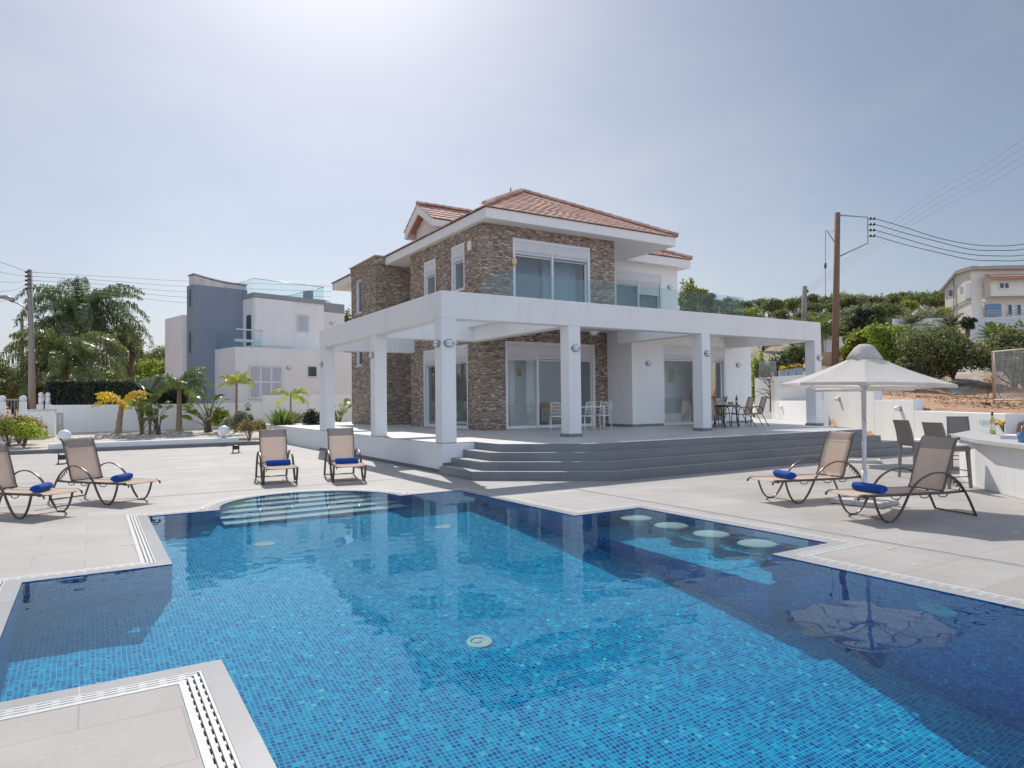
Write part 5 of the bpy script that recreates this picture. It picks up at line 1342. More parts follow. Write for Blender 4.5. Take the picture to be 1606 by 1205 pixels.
def make_palm(name, trunk_h, fl, nf, mat, seed, nl=42, lw=0.02, ll=0.45, tr=0.12, el=(1.35, -0.2), droop=(1.3, 1.9), plum=0.45, hang=0.6, lean=(0, 0), azs=None, bark='palmbark', shaft=True):
    rng = np.random.default_rng(seed); root = empty(name, (0, 0, 0))
    top = Vector((lean[0], lean[1], trunk_h)); t = MB()
    K = max(4, int(trunk_h/0.16)); pts = []; rad = []
    for i in range(K+1):
        s = i/K; pts.append((lean[0]*s*s, lean[1]*s*s, trunk_h*s-0.1*(i == 0))); rad.append(tr*(1.35-0.6*s**0.5)*(1.08 if i % 2 else 0.95))
    t.tube(pts, rad, n=10)
    if shaft: t.tube([top, top+Vector((0, 0, fl*0.12)), top+Vector((0, 0, fl*0.28))], [tr*0.75, tr*0.6, tr*0.2], n=8)
    t.build('trunk', M[bark], root)
    V, F = [], []
    for i in range(nf):
        az = azs[i] if azs else i*2.39996+rng.uniform(-0.2, 0.2); f = i/max(1, nf-1); e_ = el[0]+(el[1]-el[0])*f
        frond_geo(V, F, top+Vector((0, 0, fl*0.10*(1-f))), az, e_+rng.normal(0, 0.06), fl*rng.uniform(0.85, 1.1)*(0.85+0.15*f), droop[0]+(droop[1]-droop[0])*rng.random(), nl, lw, ll, rng, plum, hang)
    np_mesh('crown', [tuple(v) for v in V], F, L_[mat], root); return root
def make_paddle(name, h, n, mat, seed, spread=0.75, lw=0.14, ll=0.55, dark_stem=True):
    rng = np.random.default_rng(seed); root = empty(name, (0, 0, 0)); st = MB(); bl = MB()
    for i in range(n):
        az = rng.uniform(0, 2*PI); out = spread*h*rng.uniform(0.15, 0.6); z = h*rng.uniform(0.35, 0.95)*(1-0.35*out/h)
        b = Vector((rng.normal(0, 0.07), rng.normal(0, 0.07), 0)); m_ = Vector((math.cos(az)*out*0.35, math.sin(az)*out*0.35, z*0.6)); e = Vector((math.cos(az)*out, math.sin(az)*out, z))
        P = bez([b, m_, e], 5); st.tube(P, [0.028*(1-0.6*k/len(P)) for k in range(len(P))], n=5)
        d = Vector((math.cos(az), math.sin(az), 1.1*(1-out/h))).normalized(); L = ll*rng.uniform(0.75, 1.2)*h/1.6; W_ = lw*rng.uniform(0.8, 1.2)*h/1.6
        sd = d.cross(Vector((0, 0, 1))).normalized(); vs = []; K = 7
        rot = rng.uniform(-0.8, 0.8); sd = (Matrix.Rotation(rot, 3, d) @ sd); up = sd.cross(d)
        for k in range(K+1):
            t = k/K; c = e+d*L*t+Vector((0, 0, -0.35*L*t*t)); w_ = W_*math.sin(PI*min(1, 0.12+0.86*t))**0.65
            vs += [c-sd*w_+up*w_*0.35, c, c+sd*w_+up*w_*0.35]
        fs = []
        for k in range(K): fs += [(3*k, 3*k+1, 3*k+4, 3*k+3), (3*k+1, 3*k+2, 3*k+5, 3*k+4)]
        bl.add(vs, fs, True)
    st.build('stems', M['bark'] if dark_stem else L_[mat], root); bl.build('leaves', L_[mat], root); return root
def make_blades(name, h, n, mat, seed, w=0.035, spread=0.6):
    rng = np.random.default_rng(seed); V = []; F = []
    for i in range(n):
        az = rng.uniform(0, 2*PI); o_ = rng.uniform(0.1, 1.0)*spread; L = h*rng.uniform(0.6, 1.05); b = Vector((rng.normal(0, 0.10)*h, rng.normal(0, 0.10)*h, 0)); sd = Vector((-math.sin(az), math.cos(az), 0)); prev = None
        for k in range(4):
            t = k/3; c = b+Vector((math.cos(az)*o_*t*(0.6+0.4*t)*h, math.sin(az)*o_*t*(0.6+0.4*t)*h, L*t*(1-0.18*o_*t))); ww = w*(1-t)**0.7*(0.7+t)
            cur = (c-sd*ww, c+sd*ww)
            if prev: n0 = len(V); V += [prev[0], prev[1], cur[1], cur[0]]; F.append((n0, n0+1, n0+2, n0+3))
            prev = cur
    return np_mesh(name, [tuple(v) for v in V], F, L_[mat])
def make_bush(name, w, d, h, n, size, mat, seed, shell=0.6, nl=8, flat=0.5, stems=False):
    rng = np.random.default_rng(seed); lobes = []
    for i in range(nl):
        a = rng.uniform(0, 2*PI); r_ = rng.uniform(0, 0.33); s = rng.uniform(0.26, 0.42)
        lobes.append((math.cos(a)*r_*w, math.sin(a)*r_*d, h*rng.uniform(0.35, 0.62), w*s*0.75, d*s*0.75, h*rng.uniform(0.28, 0.40)))
    V, F = crown(lobes, n, size, rng, shell, flat); 
    if not stems: return np_mesh(name, V, F, L_[mat])
    root = empty(name); np_mesh('leaves', V, F, L_[mat], root); t = MB()
    for i in range(14):
        a = rng.uniform(0, 2*PI); e = Vector((math.cos(a)*w*0.35*rng.random(), math.sin(a)*d*0.35*rng.random(), h*rng.uniform(0.5, 0.85))); t.tube([(0, 0, -0.05), e*0.5+Vector((0, 0, 0.03)), e], [0.012, 0.008, 0.003], n=4)
    t.build('stems', M['bark'], root); return root
def gpos(px, D, dz=0.0): p = atD(px, 630, D); return Vector((p.x, p.y, hgt(p.x, p.y)+dz))
def gard(px, Y, z=None):
    p = onY(px, 680, Y); return Vector((p.x, Y, (0.11+0.31*(Y-28.14)/9.06) if z is None else z))
def topz(px, py, D): return atD(px, py, D).z
def Dof(p): return (Vector(p)-CAMP).dot(_f)

# --- garden plants on the left
def put(o, p, lb, cat, group=None, rz=0.0, sc=1.0):
    o.location = p; o.rotation_euler = (0, 0, rz); o.scale = (sc, sc, sc); return tag(o, lb, cat, group)
p = gard(186, 34.0); h = topz(190, 612, Dof(p))-p.z
put(make_palm('small_palm', h*0.72, 1.35, 9, 'yellow', 11, nl=34, lw=0.022, ll=0.34, tr=0.12, el=(0.9, 0.2), droop=(1.0, 1.6), lean=(0.15, 0), shaft=False, azs=[0.2, -0.3, 3.0, 2.6, 0.6, -0.9, 3.5, 1.5, -1.4]), p, 'small palm with bright yellow fronds and a leaning trunk', 'palm')
p = gard(235, 33.2); h = topz(238, 605, Dof(p))-p.z
fp = make_paddle('fan_palm', 1.0, 6, 'blue', 5); 
bpy.data.objects.remove(fp.children[0]); bpy.data.objects.remove(fp.children[0])
t = MB(); t.tube([(0, 0, -0.1), (0, 0, 0.7), (0, 0, 1.0), (0, 0, 1.5), (0.02, 0, 2.0), (0.03, 0, 2.6)], [0.09, 0.08, 0.13, 0.17, 0.12, 0.05], n=10); t.build('trunk', M['palmbark'], fp)
V, F = [], []; rng = np.random.default_rng(8)
for (az, el_, L0) in ((0.3, 1.25, 1.25), (1.0, 0.75, 1.2), (2.9, 0.9, 0.9), (3.6, 0.15, 0.7), (-0.3, 0.9, 1.1), (2.0, 1.4, 0.9)):
    o0 = Vector((0.03, 0, 2.4)); d = Vector((math.cos(az)*math.cos(el_), math.sin(az)*math.cos(el_), math.sin(el_))); c = o0+d*0.55; sd = Vector((math.sin(az), -math.cos(az), 0)); n0 = len(V)
    V += [o0-sd*0.012, o0+sd*0.012, c+sd*0.012, c-sd*0.012]; F.append((n0, n0+1, n0+2, n0+3))
    for k in range(26):
        a = (k/25-0.5)*2.5; dd = (d*math.cos(a)+sd*math.sin(a)).normalized(); a2 = a+0.10; d2 = (d*math.cos(a2)+sd*math.sin(a2)).normalized(); nn = dd.cross(d2).normalized()
        n0 = len(V); V += [c, c+dd*L0*0.62+nn*0.02, c+(dd+d2)*0.5*L0+Vector((0, 0, -0.1)), c+d2*L0*0.62-nn*0.02]; F.append((n0, n0+1, n0+2, n0+3))
np_mesh('crown', [tuple(v) for v in V], F, L_['blue'], fp)
put(fp, p, 'young fan palm with grey-green fans and a swollen brown stem between two broad leaved plants', 'palm', sc=h/3.1)
p = gard(281, 34.6); h = topz(285, 568, Dof(p))-p.z
put(make_palm('small_palm', h*0.62, 1.75, 13, 'palm', 12, nl=46, lw=0.02, ll=0.42, tr=0.12, el=(1.35, 0.35), droop=(1.5, 2.3), hang=0.9, azs=[0, -0.35, 0.4, 2.6, 3.2, 1.5, -1.5, 0.15, -0.15, 2.2, -2.4, 0.8, -0.8]), p, 'feathery green palm whose fronds arch to the right in front of the dark grey tower', 'palm')
p = gard(371, 34.0); h = topz(375, 575, Dof(p))-p.z
put(make_palm('small_palm', h*0.72, 1.15, 10, 'lime', 13, nl=36, lw=0.018, ll=0.26, tr=0.06, el=(1.4, 0.5), droop=(1.2, 2.1), hang=0.7), p, 'slender lime green palm in front of the white french doors', 'palm')
p = gard(456, 34.0); h = topz(456, 602, Dof(p))-p.z
put(make_palm('small_palm', h*0.66, 1.35, 8, 'lime', 14, nl=34, lw=0.018, ll=0.24, tr=0.05, el=(1.2, 0.5), droop=(1.6, 2.2), hang=0.7, azs=[0.3, 2.8, -0.1, 3.3, 1.0, -1.2, 2.1, 0.0]), p, 'thin lime green palm nearest the villa, with one frond arching right', 'palm')
for px, Yd, yt, sd, lb in ((221, 32.6, 622, 21, 'broad leaved plant just left of the fan palm stem'), (247, 32.9, 622, 22, 'broad leaved plant just right of the fan palm stem'), (327, 34.4, 617, 23, 'large spreading banana-like plant on a clump of brown stems against the wall'), (531, 33.5, 622, 24, 'bird of paradise plant seen between the two left columns of the villa')):
    p = gard(px, Yd); h = topz(px, yt, Dof(p))-p.z
    put(make_paddle('broad_leaf_plant', h, 22 if px == 327 else 15, 'banana', sd, spread=0.85 if px == 327 else 0.55), p, lb, 'plant', 'broad leaved plants along the garden wall')
p = gard(376, 30.2); h = topz(376, 643, Dof(p))-p.z
a = make_bush('clipped_bush', 1.35, 1.2, h, 9000, 0.035, 'grey', 31, shell=0.82, nl=5); put(a, p, 'clipped grey-green bush with a flat rounded top behind the right globe lamp', 'bush')
p = gard(391, 28.9); put(make_bush('rose_bush', 0.95, 0.7, 0.95, 900, 0.04, 'dry', 32, shell=0.2, stems=True), p, 'loose twiggy rose bush with pale blooms before the clipped bush', 'bush')
p = gard(407, 30.0); put(make_bush('leafy_bush', 0.8, 0.7, 0.9, 1500, 0.05, 'bright', 33, shell=0.3), p, 'small bright green bush between the clipped bush and the spiky clump', 'bush')
p = gard(443, 30.8); put(make_blades('spiky_clump', 1.30, 260, 'banana', 34, w=0.05, spread=0.75), p, 'wide clump of long pointed green leaves behind the left lounger of the pair', 'plant')
p = gard(474, 29.6); put(make_blades('grass_tuft', 0.42, 400, 'lime', 35, w=0.008, spread=0.9), p, 'low tuft of pale green grass before the spiky clump', 'grass tuft')
p = gard(490, 29.6); put(make_bush('dark_bush', 0.9, 0.8, 1.35, 3200, 0.045, 'dark', 36, shell=0.4, stems=True), p, 'dark green bush with white flowers against the end column of the pergola', 'bush')
p = gard(462, 32.4); put(make_bush('leafy_bush', 1.2, 0.9, 1.1, 1500, 0.05, 'dry', 38, shell=0.3), p, 'brownish low bush behind the grass tuft', 'bush')
p = gard(350, 33.6); put(make_bush('leafy_bush', 1.0, 0.9, 1.2, 2200, 0.06, 'bright', 37, shell=0.35), p, 'leafy yellow-green bush just right of the banana-like plant', 'bush')
for k, (px, Y_, w, hh, mt_, sd, lb) in enumerate(((14, 30.0, 1.9, 1.15, 'bright', 41, 'yellow-green flowering bush at the left edge behind the loungers'), (38, 29.6, 1.5, 0.95, 'lime', 42, 'lower lime green bush to the right of the flowering one at the left edge'), (30, 31.2, 1.7, 1.2, 'dry', 43, 'reddish twiggy bush in front of the iron gate'))):
    p = gard(px, Y_); put(make_bush('flowering_bush', w, w*0.7, hh, 3200, 0.045, mt_, sd, shell=0.3, stems=True), p, lb, 'bush')
rng = np.random.default_rng(5); a = MB()
for k in range(150):
    px = rng.uniform(150, 262) if k < 120 else rng.uniform(262, 300); p = gard(px, rng.uniform(32.0, 34.2)); r_ = rng.uniform(0.05, 0.15)
    bm = bmesh.new(); bmesh.ops.create_icosphere(bm, subdivisions=1, radius=r_); 
    a.add([Vector((v.co.x*rng.uniform(0.7, 1.2), v.co.y*rng.uniform(0.7, 1.2), v.co.z*rng.uniform(0.5, 0.9)))+p+Vector((0, 0, r_*0.3)) for v in bm.verts], [tuple(v.index for v in f.verts) for f in bm.faces]); bm.free()
tag(a.build('rubble', simple('pale_rocks', (0.46, 0.43, 0.40), 0.95, var=0.3, scale=2, obj=False)), 'pale rubble heaped round the palm stems', 'stones', kind='stuff')

# --- garden wall, gate
gw = empty('garden_wall', (6.0, 36.8, 0), 0, 'long white rendered wall behind the gravel garden', 'wall')
def yx(px, Y): return onY(px, 650, Y).x
a = MB(); x0, x1, x2 = yx(78, 36.8), yx(412, 36.8), yx(600, 36.8)
z1 = onY(240, 634.0, 36.8).z; z2 = onY(470, 620, 36.8).z
a.box(x0-6, x1-6, 0, 0.22, 0, z1); a.box(x1-6, x2-6, 0, 0.22, 0, z2); a.build('rendered_wall', M['render'], gw, bevel=0.01)
q = onY(389, 641, 36.78); a = MB(); Q = Vector((q.x-6, -0.03, q.z))
a.tube([Q+Vector((0, 0, 0.05)), Q+Vector((0.13, 0, 0.17)), Q+Vector((0, 0, 0.30)), Q+Vector((-0.13, 0, 0.17))], 0.016, n=6, closed=True); a.lathe([(0.001, -0.10), (0.10, -0.07), (0.13, 0.0), (0.12, 0.0)], 14, Matrix.Translation(Q)); a.build('metal_ornament', M['blk'], gw)
ub = empty('meter_wall', (yx(63, 34.0), 34.0, 0.2), 0, 'short white wall with a capped top and a black water pipe beside the iron gate', 'low wall')
zt = onY(63, 642, 34).z-0.2; hw_ = (yx(88, 34)-yx(40, 34))/2
a = MB(); a.box(-hw_, hw_, 0, 0.9, -0.1, zt-0.05); a.build('rendered_wall', M['render'], ub); a = MB(); a.box(-hw_-0.05, hw_+0.05, -0.06, 0.96, zt-0.05+0.002, zt); a.build('coping', M['slab'], ub)
zp = onY(60, 669.5, 33.95).z-0.2; a = MB(); a.tube([(-hw_*0.8, -0.06, 0.1), (-hw_*0.75, -0.06, zp), (hw_*0.45, -0.06, zp), (hw_*0.45, -0.06, 0.1)], 0.022, n=6); a.box(-hw_*0.4, -hw_*0.1, -0.12, -0.02, zp-0.05, zp+0.06); a.build('water_pipe', M['blk'], ub)
def gate(px0, px1, Y, yt, lb, cat='gate'):
    x0, x1 = yx(px0, Y), yx(px1, Y); r = empty('iron_gate', ((x0+x1)/2, Y, 0.15), 0, lb, cat); h_ = onY(px0, yt, Y).z-0.15; w_ = (x1-x0)/2
    a = MB()
    for s in (-1, 1): a.box(s*w_-0.04, s*w_+0.04, -0.04, 0.04, 0, h_)
    a.box(-w_, w_, -0.03, 0.03, h_-0.06, h_-0.002); a.box(-w_, w_, -0.03, 0.03, 0.12, 0.18); a.box(-w_, w_, -0.03, 0.03, h_*0.5, h_*0.5+0.05); a.build('gate_frame', M['lamp'], r)
    a = MB(); n_ = max(3, int(2*w_/0.09))
    for k in range(1, n_): a.cyl(-w_+2*w_*k/n_, 0, 0.12, h_-0.03, 0.012, 6)
    a.build('bars', M['lamp'], r); return r
gate(7, 33, 33.0, 626, 'grey iron driveway gate at the left edge of the garden'); gate(90, 98, 36.0, 648, 'narrow white garden gate beside the meter wall')
for px, lb in ((3, 'white gate pillar with a round top at the left edge'), (36, 'white gate pillar with a round top right of the iron gate')):
    x = yx(px, 33.0); zz = onY(px, 628, 33.0).z; r = empty('gate_pillar', (x, 33.0, 0.15), 0, lb, 'pillar', 'pillars of the driveway gate')
    a = MB(); a.box(-0.12, 0.12, -0.12, 0.12, 0, zz-0.15-0.05); a.build('shaft', M['render'], r); a = MB(); a.sphere((0, 0, zz-0.15+0.06), 0.13, 14, 10); a.build('finial', M['render'], r)
for px, lb in ((64, 'white chimney-like garden ornament on the far wall, the left one'), (75, 'white chimney-like garden ornament on the far wall, the right one')):
    x = yx(px, 38); r = empty('garden_lantern', (x, 38, 0.3), 0, lb, 'lantern', 'white lanterns on the far wall'); zz = onY(px, 616, 38).z-0.3
    a = MB(); a.box(-0.16, 0.16, -0.16, 0.16, 0, zz*0.72); a.cyl(0, 0, zz*0.72, zz*0.9, 0.10, 10); a.sphere((0, 0, zz*0.95), 0.11, 10, 8); a.build('body', M['render'], r)
def hedge(x0, x1, y0, y1, z0, z1, n, seed, lb):
    rng = np.random.default_rng(seed); r = empty('hedge', ((x0+x1)/2, (y0+y1)/2, z0), 0, lb, 'hedge', 'dark clipped hedges behind the garden wall'); w_, d_, h_ = (x1-x0)/2, (y1-y0)/2, z1-z0
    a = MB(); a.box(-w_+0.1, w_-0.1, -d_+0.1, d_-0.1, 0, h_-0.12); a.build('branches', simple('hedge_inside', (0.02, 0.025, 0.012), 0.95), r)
    f = rng.random(n); C = np.zeros((n, 3)); N = np.zeros((n, 3))
    U = rng.uniform(-1, 1, n); Vv = rng.uniform(0, 1, n)
    top = f < 0.35; fr_ = (f >= 0.35) & (f < 0.85); si = f >= 0.85
    C[top] = np.stack([U[top]*w_, (Vv[top]*2-1)*d_, np.full(top.sum(), h_)], 1); N[top] = (0, 0, 1)
    C[fr_] = np.stack([U[fr_]*w_, np.full(fr_.sum(), -d_), Vv[fr_]*h_], 1); N[fr_] = (0, -1, 0)
    s_ = np.where(rng.random(si.sum()) < 0.5, -1, 1); C[si] = np.stack([s_*w_, (U[si])*d_, Vv[si]*h_], 1); N[si] = np.stack([s_, 0*s_, 0*s_], 1)
    C += rng.normal(size=(n, 3))*0.05; N = N*0.7+rng.normal(size=(n, 3))*0.6; N /= np.linalg.norm(N, axis=1, keepdims=True)
    V, F = leaf_quads(C, N, 0.055, rng, 0.6); np_mesh('foliage', V, F, L_['dark'], r)
z_ = lambda px, py, Y: onY(px, py, Y).z
hedge(yx(72, 38.4), yx(134, 38.4), 38.4, 39.6, 0.4, z_(100, 600, 38.4), 7000, 51, 'dark clipped hedge on the left, ending behind the utility pole')
hedge(yx(136, 37.2), yx(294, 37.2), 37.25, 38.6, 0.4, z_(160, 599, 37.3), 16000, 52, 'longer dark clipped hedge with a pale flowering top, right of the first one')

# --- trees behind the garden
def tree_at(px, yt, D, wpx, mat, seed, lb, name='broadleaf_tree', n=5200, size=0.16, z0f=0.25, group=None, cat='tree', nl=12, shell=0.45, dz=0.0):
    p = gpos(px, D, dz); h = topz(px, yt, D)-p.z; w = wpx*D/FPX
    o = make_tree(name, h, w, h*z0f, n, size, mat, seed, nl=nl, trunk_r=max(0.08, 0.03*h), shell=shell); o.location = p; tag(o, lb, cat, group); return o
p = gpos(100, 44); h = topz(100, 520, 44)-p.z
bp = make_palm('feather_palm', h*0.62, 4.9, 34, 'palm', 61, nl=75, lw=0.035, ll=0.85, tr=0.28, el=(1.35, -0.1), droop=(1.7, 2.5), hang=1.3); put(bp, p, 'big feather palm with yellow-green arching fronds right behind the utility pole', 'palm')
p = gpos(128, 50); h = topz(128, 470, 50)-p.z
bp = make_palm('feather_palm', h*0.80, 6.0, 40, 'deep', 62, nl=75, lw=0.04, ll=0.95, tr=0.26, el=(1.4, -0.1), droop=(1.6, 2.5), hang=1.3); put(bp, p, 'tall darker feather palm rising above the sunlit one, one frond curling up to the left', 'palm')
V = []; F = []; rng = np.random.default_rng(3); frond_geo(V, F, (0, 0, h*0.70), YAW+2.0, 1.45, 4.2, 1.15, 50, 0.04, 0.8, rng, 0.4, 1.1); np_mesh('spear_frond', [tuple(v) for v in V], F, L_['palm'], bp)
tree_at(205, 498, 56, 60, 'grey', 63, 'open crowned eucalyptus with greyish leaves right of the dark palm', 'eucalyptus', n=3800, size=0.13, z0f=0.45, shell=0.4)
TL = [(-10, 560, 60, 90, 'olive', 71), (20, 590, 48, 70, 'olive', 72), (-25, 600, 42, 60, 'bright', 73), (40, 600, 46, 60, 'dry', 81), (165, 575, 58, 80, 'bright', 74), (215, 560, 62, 90, 'bright', 75), (255, 535, 75, 80, 'olive', 76), (265, 560, 60, 60, 'bright', 77), (200, 590, 52, 70, 'olive', 78), (285, 520, 85, 60, 'olive', 79), (240, 545, 90, 100, 'olive', 80), (60, 585, 70, 90, 'olive', 84), (300, 560, 66, 70, 'bright', 82), (545, 478, 60, 40, 'olive', 83)]
TLL = ['dark shrubby tree behind the street lamp at the far left', 'low grey-green tree by the iron gate', 'green bush at the very left edge', 'brownish tree left of the sunlit palm', 'yellow-green tree under the dark palm', 'wide yellow-green tree left of the tower', 'rounded olive tree on the skyline left of the tower', 'yellow-green tree touching the dark grey tower', 'olive tree over the second hedge', 'distant tree on the skyline beside the tower', 'distant row tree on the skyline behind the eucalyptus', 'olive tree hidden behind the sunlit palm', 'yellow-green tree behind the tower', 'treetop between the neighbouring house and the villa']
for (px, yt, D, w, mt_, sd), lb in zip(TL, TLL): tree_at(px, yt, D, w, mt_, sd, lb, n=4200, size=0.15, z0f=0.12)

# --- right: hillside scrub
protos = []
for k, (mt_, sd) in enumerate((('olive', 101), ('olive', 102), ('grey', 103), ('bright', 104), ('olive', 105))):
    protos.append(make_tree('hill_shrub', 4.0, 5.2, 0.5, 2600, 0.17, mt_, sd, nl=12, trunk_r=0.12, shell=0.4))
rng = random.Random(77); first = set()
lbl = {'olive': 'olive green shrub among the scrub on the hillside', 'grey': 'grey-leaved shrub among the scrub on the hillside', 'bright': 'yellow-green shrub among the scrub on the hillside'}
kinds = ['olive', 'olive', 'grey', 'bright', 'olive']
rows = []
for D, yt0, yt1, x0, x1, stp in ((96, 470, 452, 1120, 1500, 26), (84, 478, 462, 1060, 1490, 30), (72, 488, 475, 1130, 1480, 34), (62, 500, 492, 1180, 1470, 38), (54, 520, 512, 1200, 1420, 42)):
    x = x0
    while x < x1:
        f = (x-x0)/(x1-x0); rows.append((x+rng.uniform(-8, 8), yt0+(yt1-yt0)*f+rng.uniform(-7, 7), D+rng.uniform(-4, 4))); x += stp
for i, (px, yt, D) in enumerate(rows):
    k = rng.choice([0, 1, 4, 0, 1, 2, 3]); p = gpos(px, D); h = max(1.6, topz(px, yt, D)-p.z); 
    if k in first: o = copy_tree(protos[k])
    else: o = protos[k]; first.add(k)
    s = min(1.5, max(0.5, h/4.0)); o.location = p+Vector((0, 0, max(-0.2, h-4.0*s)*0.5)); o.scale = (s*rng.uniform(0.9, 1.2), s*rng.uniform(0.9, 1.2), s); o.rotation_euler = (0, 0, rng.uniform(0, 6.28)); tag(o, lbl[kinds[k]], 'shrub', lbl[kinds[k]].replace('shrub', 'shrubs', 1))
for k in range(5):
    if k not in first:
        for c in list(protos[k].children): bpy.data.objects.remove(c)
        bpy.data.objects.remove(protos[k])
tree_at(1085, 428, 50, 62, 'bright', 111, 'tall open tree beside the upper corner of the villa, seen over the glass balustrade', n=4200, size=0.14, z0f=0.45, shell=0.35)
tree_at(1108, 452, 54, 40, 'olive', 112, 'smaller open tree right of the tall one above the glass balustrade', n=2600, size=0.14, z0f=0.4, shell=0.35)
tree_at(1352, 478, 52, 42, 'dark', 113, 'nearly black round tree behind the parasol top', n=5200, size=0.13, z0f=0.1, shell=0.6)
tree_at(1378, 474, 54, 44, 'olive', 114, 'dark olive tree touching the nearly black one', n=4200, size=0.14, z0f=0.1)
tree_at(1345, 512, 36, 60, 'bright', 115, 'bright green bush behind the parasol top, above its left slope', n=5200, size=0.10, z0f=0.05, cat='bush')
tree_at(1392, 505, 34, 95, 'bright', 116, 'yellow-green bush right of the parasol top', n=6500, size=0.09, z0f=0.03, cat='bush')
tree_at(1455, 500, 31, 150, 'olive', 117, 'largest olive green bush on the red earth, above the right slope of the parasol', n=13000, size=0.075, z0f=0.02, cat='bush', nl=18)
tree_at(1496, 515, 33, 80, 'olive', 118, 'olive green side of the bush beside the gravel track', n=5200, size=0.08, z0f=0.02, cat='bush')
tree_at(1592, 498, 30, 125, 'olive', 119, 'big olive bush at the right edge behind the mesh fence panel', n=11000, size=0.08, z0f=0.02, cat='bush', nl=16)
tree_at(1610, 545, 27, 60, 'olive', 120, 'lower bush at the right edge behind the mesh panel', n=4200, size=0.07, z0f=0.02, cat='bush')
tree_at(1520, 494, 50, 28, 'dark', 121, 'small dark tree on a thin stem in front of the white garden wall', n=2600, size=0.10, z0f=0.45)
tree_at(1225, 545, 36, 70, 'dark', 122, 'dark green shrub framed by the last bay of the pergola', n=6500, size=0.10, z0f=0.05, cat='bush')
tree_at(1192, 548, 33, 46, 'bright', 123, 'yellow-green shrub framed by the last bay of the pergola, left of the dark one', n=5200, size=0.09, z0f=0.05, cat='bush')
tree_at(1258, 540, 40, 60, 'olive', 125, 'olive shrub behind the last pergola column', n=4200, size=0.10, z0f=0.05, cat='bush')
tree_at(1420, 560, 30, 50, 'olive', 124, 'low dark foliage under the large green bush', n=3800, size=0.08, z0f=0.02, cat='bush')
for px, yt, D, sd, lb, mt_ in ((1290, 480, 46, 131, 'date palm just left of the big wooden pole', 'palm'), (1432, 478, 58, 132, 'pale date palm below the cream house, the left of three', 'blue'), (1462, 472, 60, 133, 'pale date palm below the cream house, the middle of three', 'blue'), (1492, 484, 58, 134, 'pale date palm below the cream house, the right of three', 'blue'), (1562, 500, 50, 135, 'date palm behind the round bush at the right edge', 'palm'), (1385, 500, 40, 136, 'thin young palm behind the parasol', 'palm')):
    p = gpos(px, D); h = topz(px, yt, D)-p.z
    put(make_palm('date_palm', max(0.5, h*0.45), min(2.6, h*0.6), 22, mt_, sd, nl=40, lw=0.03, ll=0.35, tr=0.18, el=(1.4, 0.1), droop=(0.5, 1.1), hang=0.1, plum=0.25), p, lb, 'palm', 'date palms on the hillside')
p = gpos(1208, 30.5); t = MB(); rng = random.Random(4)
t.tube([(0, 0, 0), (0.02, 0, 0.8), (-0.03, 0, 1.5)], [0.035, 0.03, 0.02], n=6)
for k in range(16):
    a_ = rng.uniform(0, 6.28); b0 = Vector((0, 0, rng.uniform(0.5, 1.5))); e = b0+Vector((math.cos(a_)*rng.uniform(0.4, 1.3), math.sin(a_)*rng.uniform(0.4, 1.3), rng.uniform(-0.2, 0.9))); t.tube([b0, b0.lerp(e, 0.5)+Vector((0, 0, 0.1)), e], [0.014, 0.009, 0.004], n=4)
tb_ = empty('bare_sapling', (p.x, p.y, 1.0), 0, 'leafless sapling in front of the high white wall', 'tree'); t.build('branches', M['bark'], tb_)

# --- walls, planters and cage on the right
def local_wall(name, px0, px1, D, yt, yb, mat, lb, th=0.22, cat='wall', D1=None):
    D1 = D1 or D; p = atD(px0, 630, D); q = atD(px1, 630, D1); zt_ = atD((px0+px1)/2, yt, (D+D1)/2).z; zb_ = atD((px0+px1)/2, yb, (D+D1)/2).z
    d = Vector((q.x-p.x, q.y-p.y, 0)); L = d.length; r = empty(name, (p.x, p.y, 0), math.atan2(d.y, d.x), lb, cat); a = MB(); a.box(0, L, 0, th, zb_-1.0, zt_); a.build('wall_face', mat, r, bevel=0.01); return r
local_wall('high_wall', 1184, 1292, 31.8, 590, 640, M['render'], 'high white wall behind the low wall of the terrace', D1=27.5)
local_wall('planter_wall', 1180, 1215, 35, 576, 600, M['render'], 'pale upper wall behind the mesh cylinder')
local_wall('tan_wall', 1284, 1336, 42, 552, 580, simple('tan_render', (0.50, 0.33, 0.22), 0.9), 'tan brown wall behind the big wooden pole')
local_wall('white_far_wall', 1276, 1330, 47, 528, 556, M['render'], 'pale far wall above the tan one')
local_wall('white_far_wall', 1405, 1490, 58, 499, 520, M['render'], 'bright white far wall behind the bushes below the date palms')
local_wall('villa_garden_wall', 1528, 1660, 62, 497, 560, simple('bluish_white_render', (0.62, 0.64, 0.70), 0.9), 'bluish white retaining wall below the cream house')
local_wall('grey_low_wall', 1508, 1552, 50, 540, 560, simple('grey_concrete', (0.33, 0.29, 0.28), 0.95), 'low grey concrete wall at the top of the gravel track')
for k, px in enumerate((1228, 1240, 1252)):
    p = atD(px, 585, 33.5); r = empty('planter_box', (p.x, p.y, atD(px, 592, 33.5).z), R(-32), ('blue-grey planter box on the high wall, the left of three', 'blue-grey planter box on the high wall, the middle of three', 'blue-grey planter box on the high wall, the right of three')[k], 'planter', 'planter boxes on the high wall')
    a = MB(); a.box(-0.17, 0.17, -0.2, 0.2, -0.3, 0.34+0.06*k); a.build('box', simple('blue_grey_box%d' % k, (0.34, 0.42, 0.50), 0.7), r)
    V, F = crown([(0, 0, 0.42+0.06*k, 0.16, 0.16, 0.12)], 160, 0.05, np.random.default_rng(k), 0.2); np_mesh('flowers', V, F, L_['yellow'], r)
p = atD(1204, 580, 31.5); zc = atD(1204, 592, 31.5).z; hc = atD(1204, 567, 31.5).z-zc; r = empty('mesh_cylinder', (p.x, p.y, zc), 0, 'grey wire mesh cylinder standing on the high wall', 'wire cage')
a = MB()
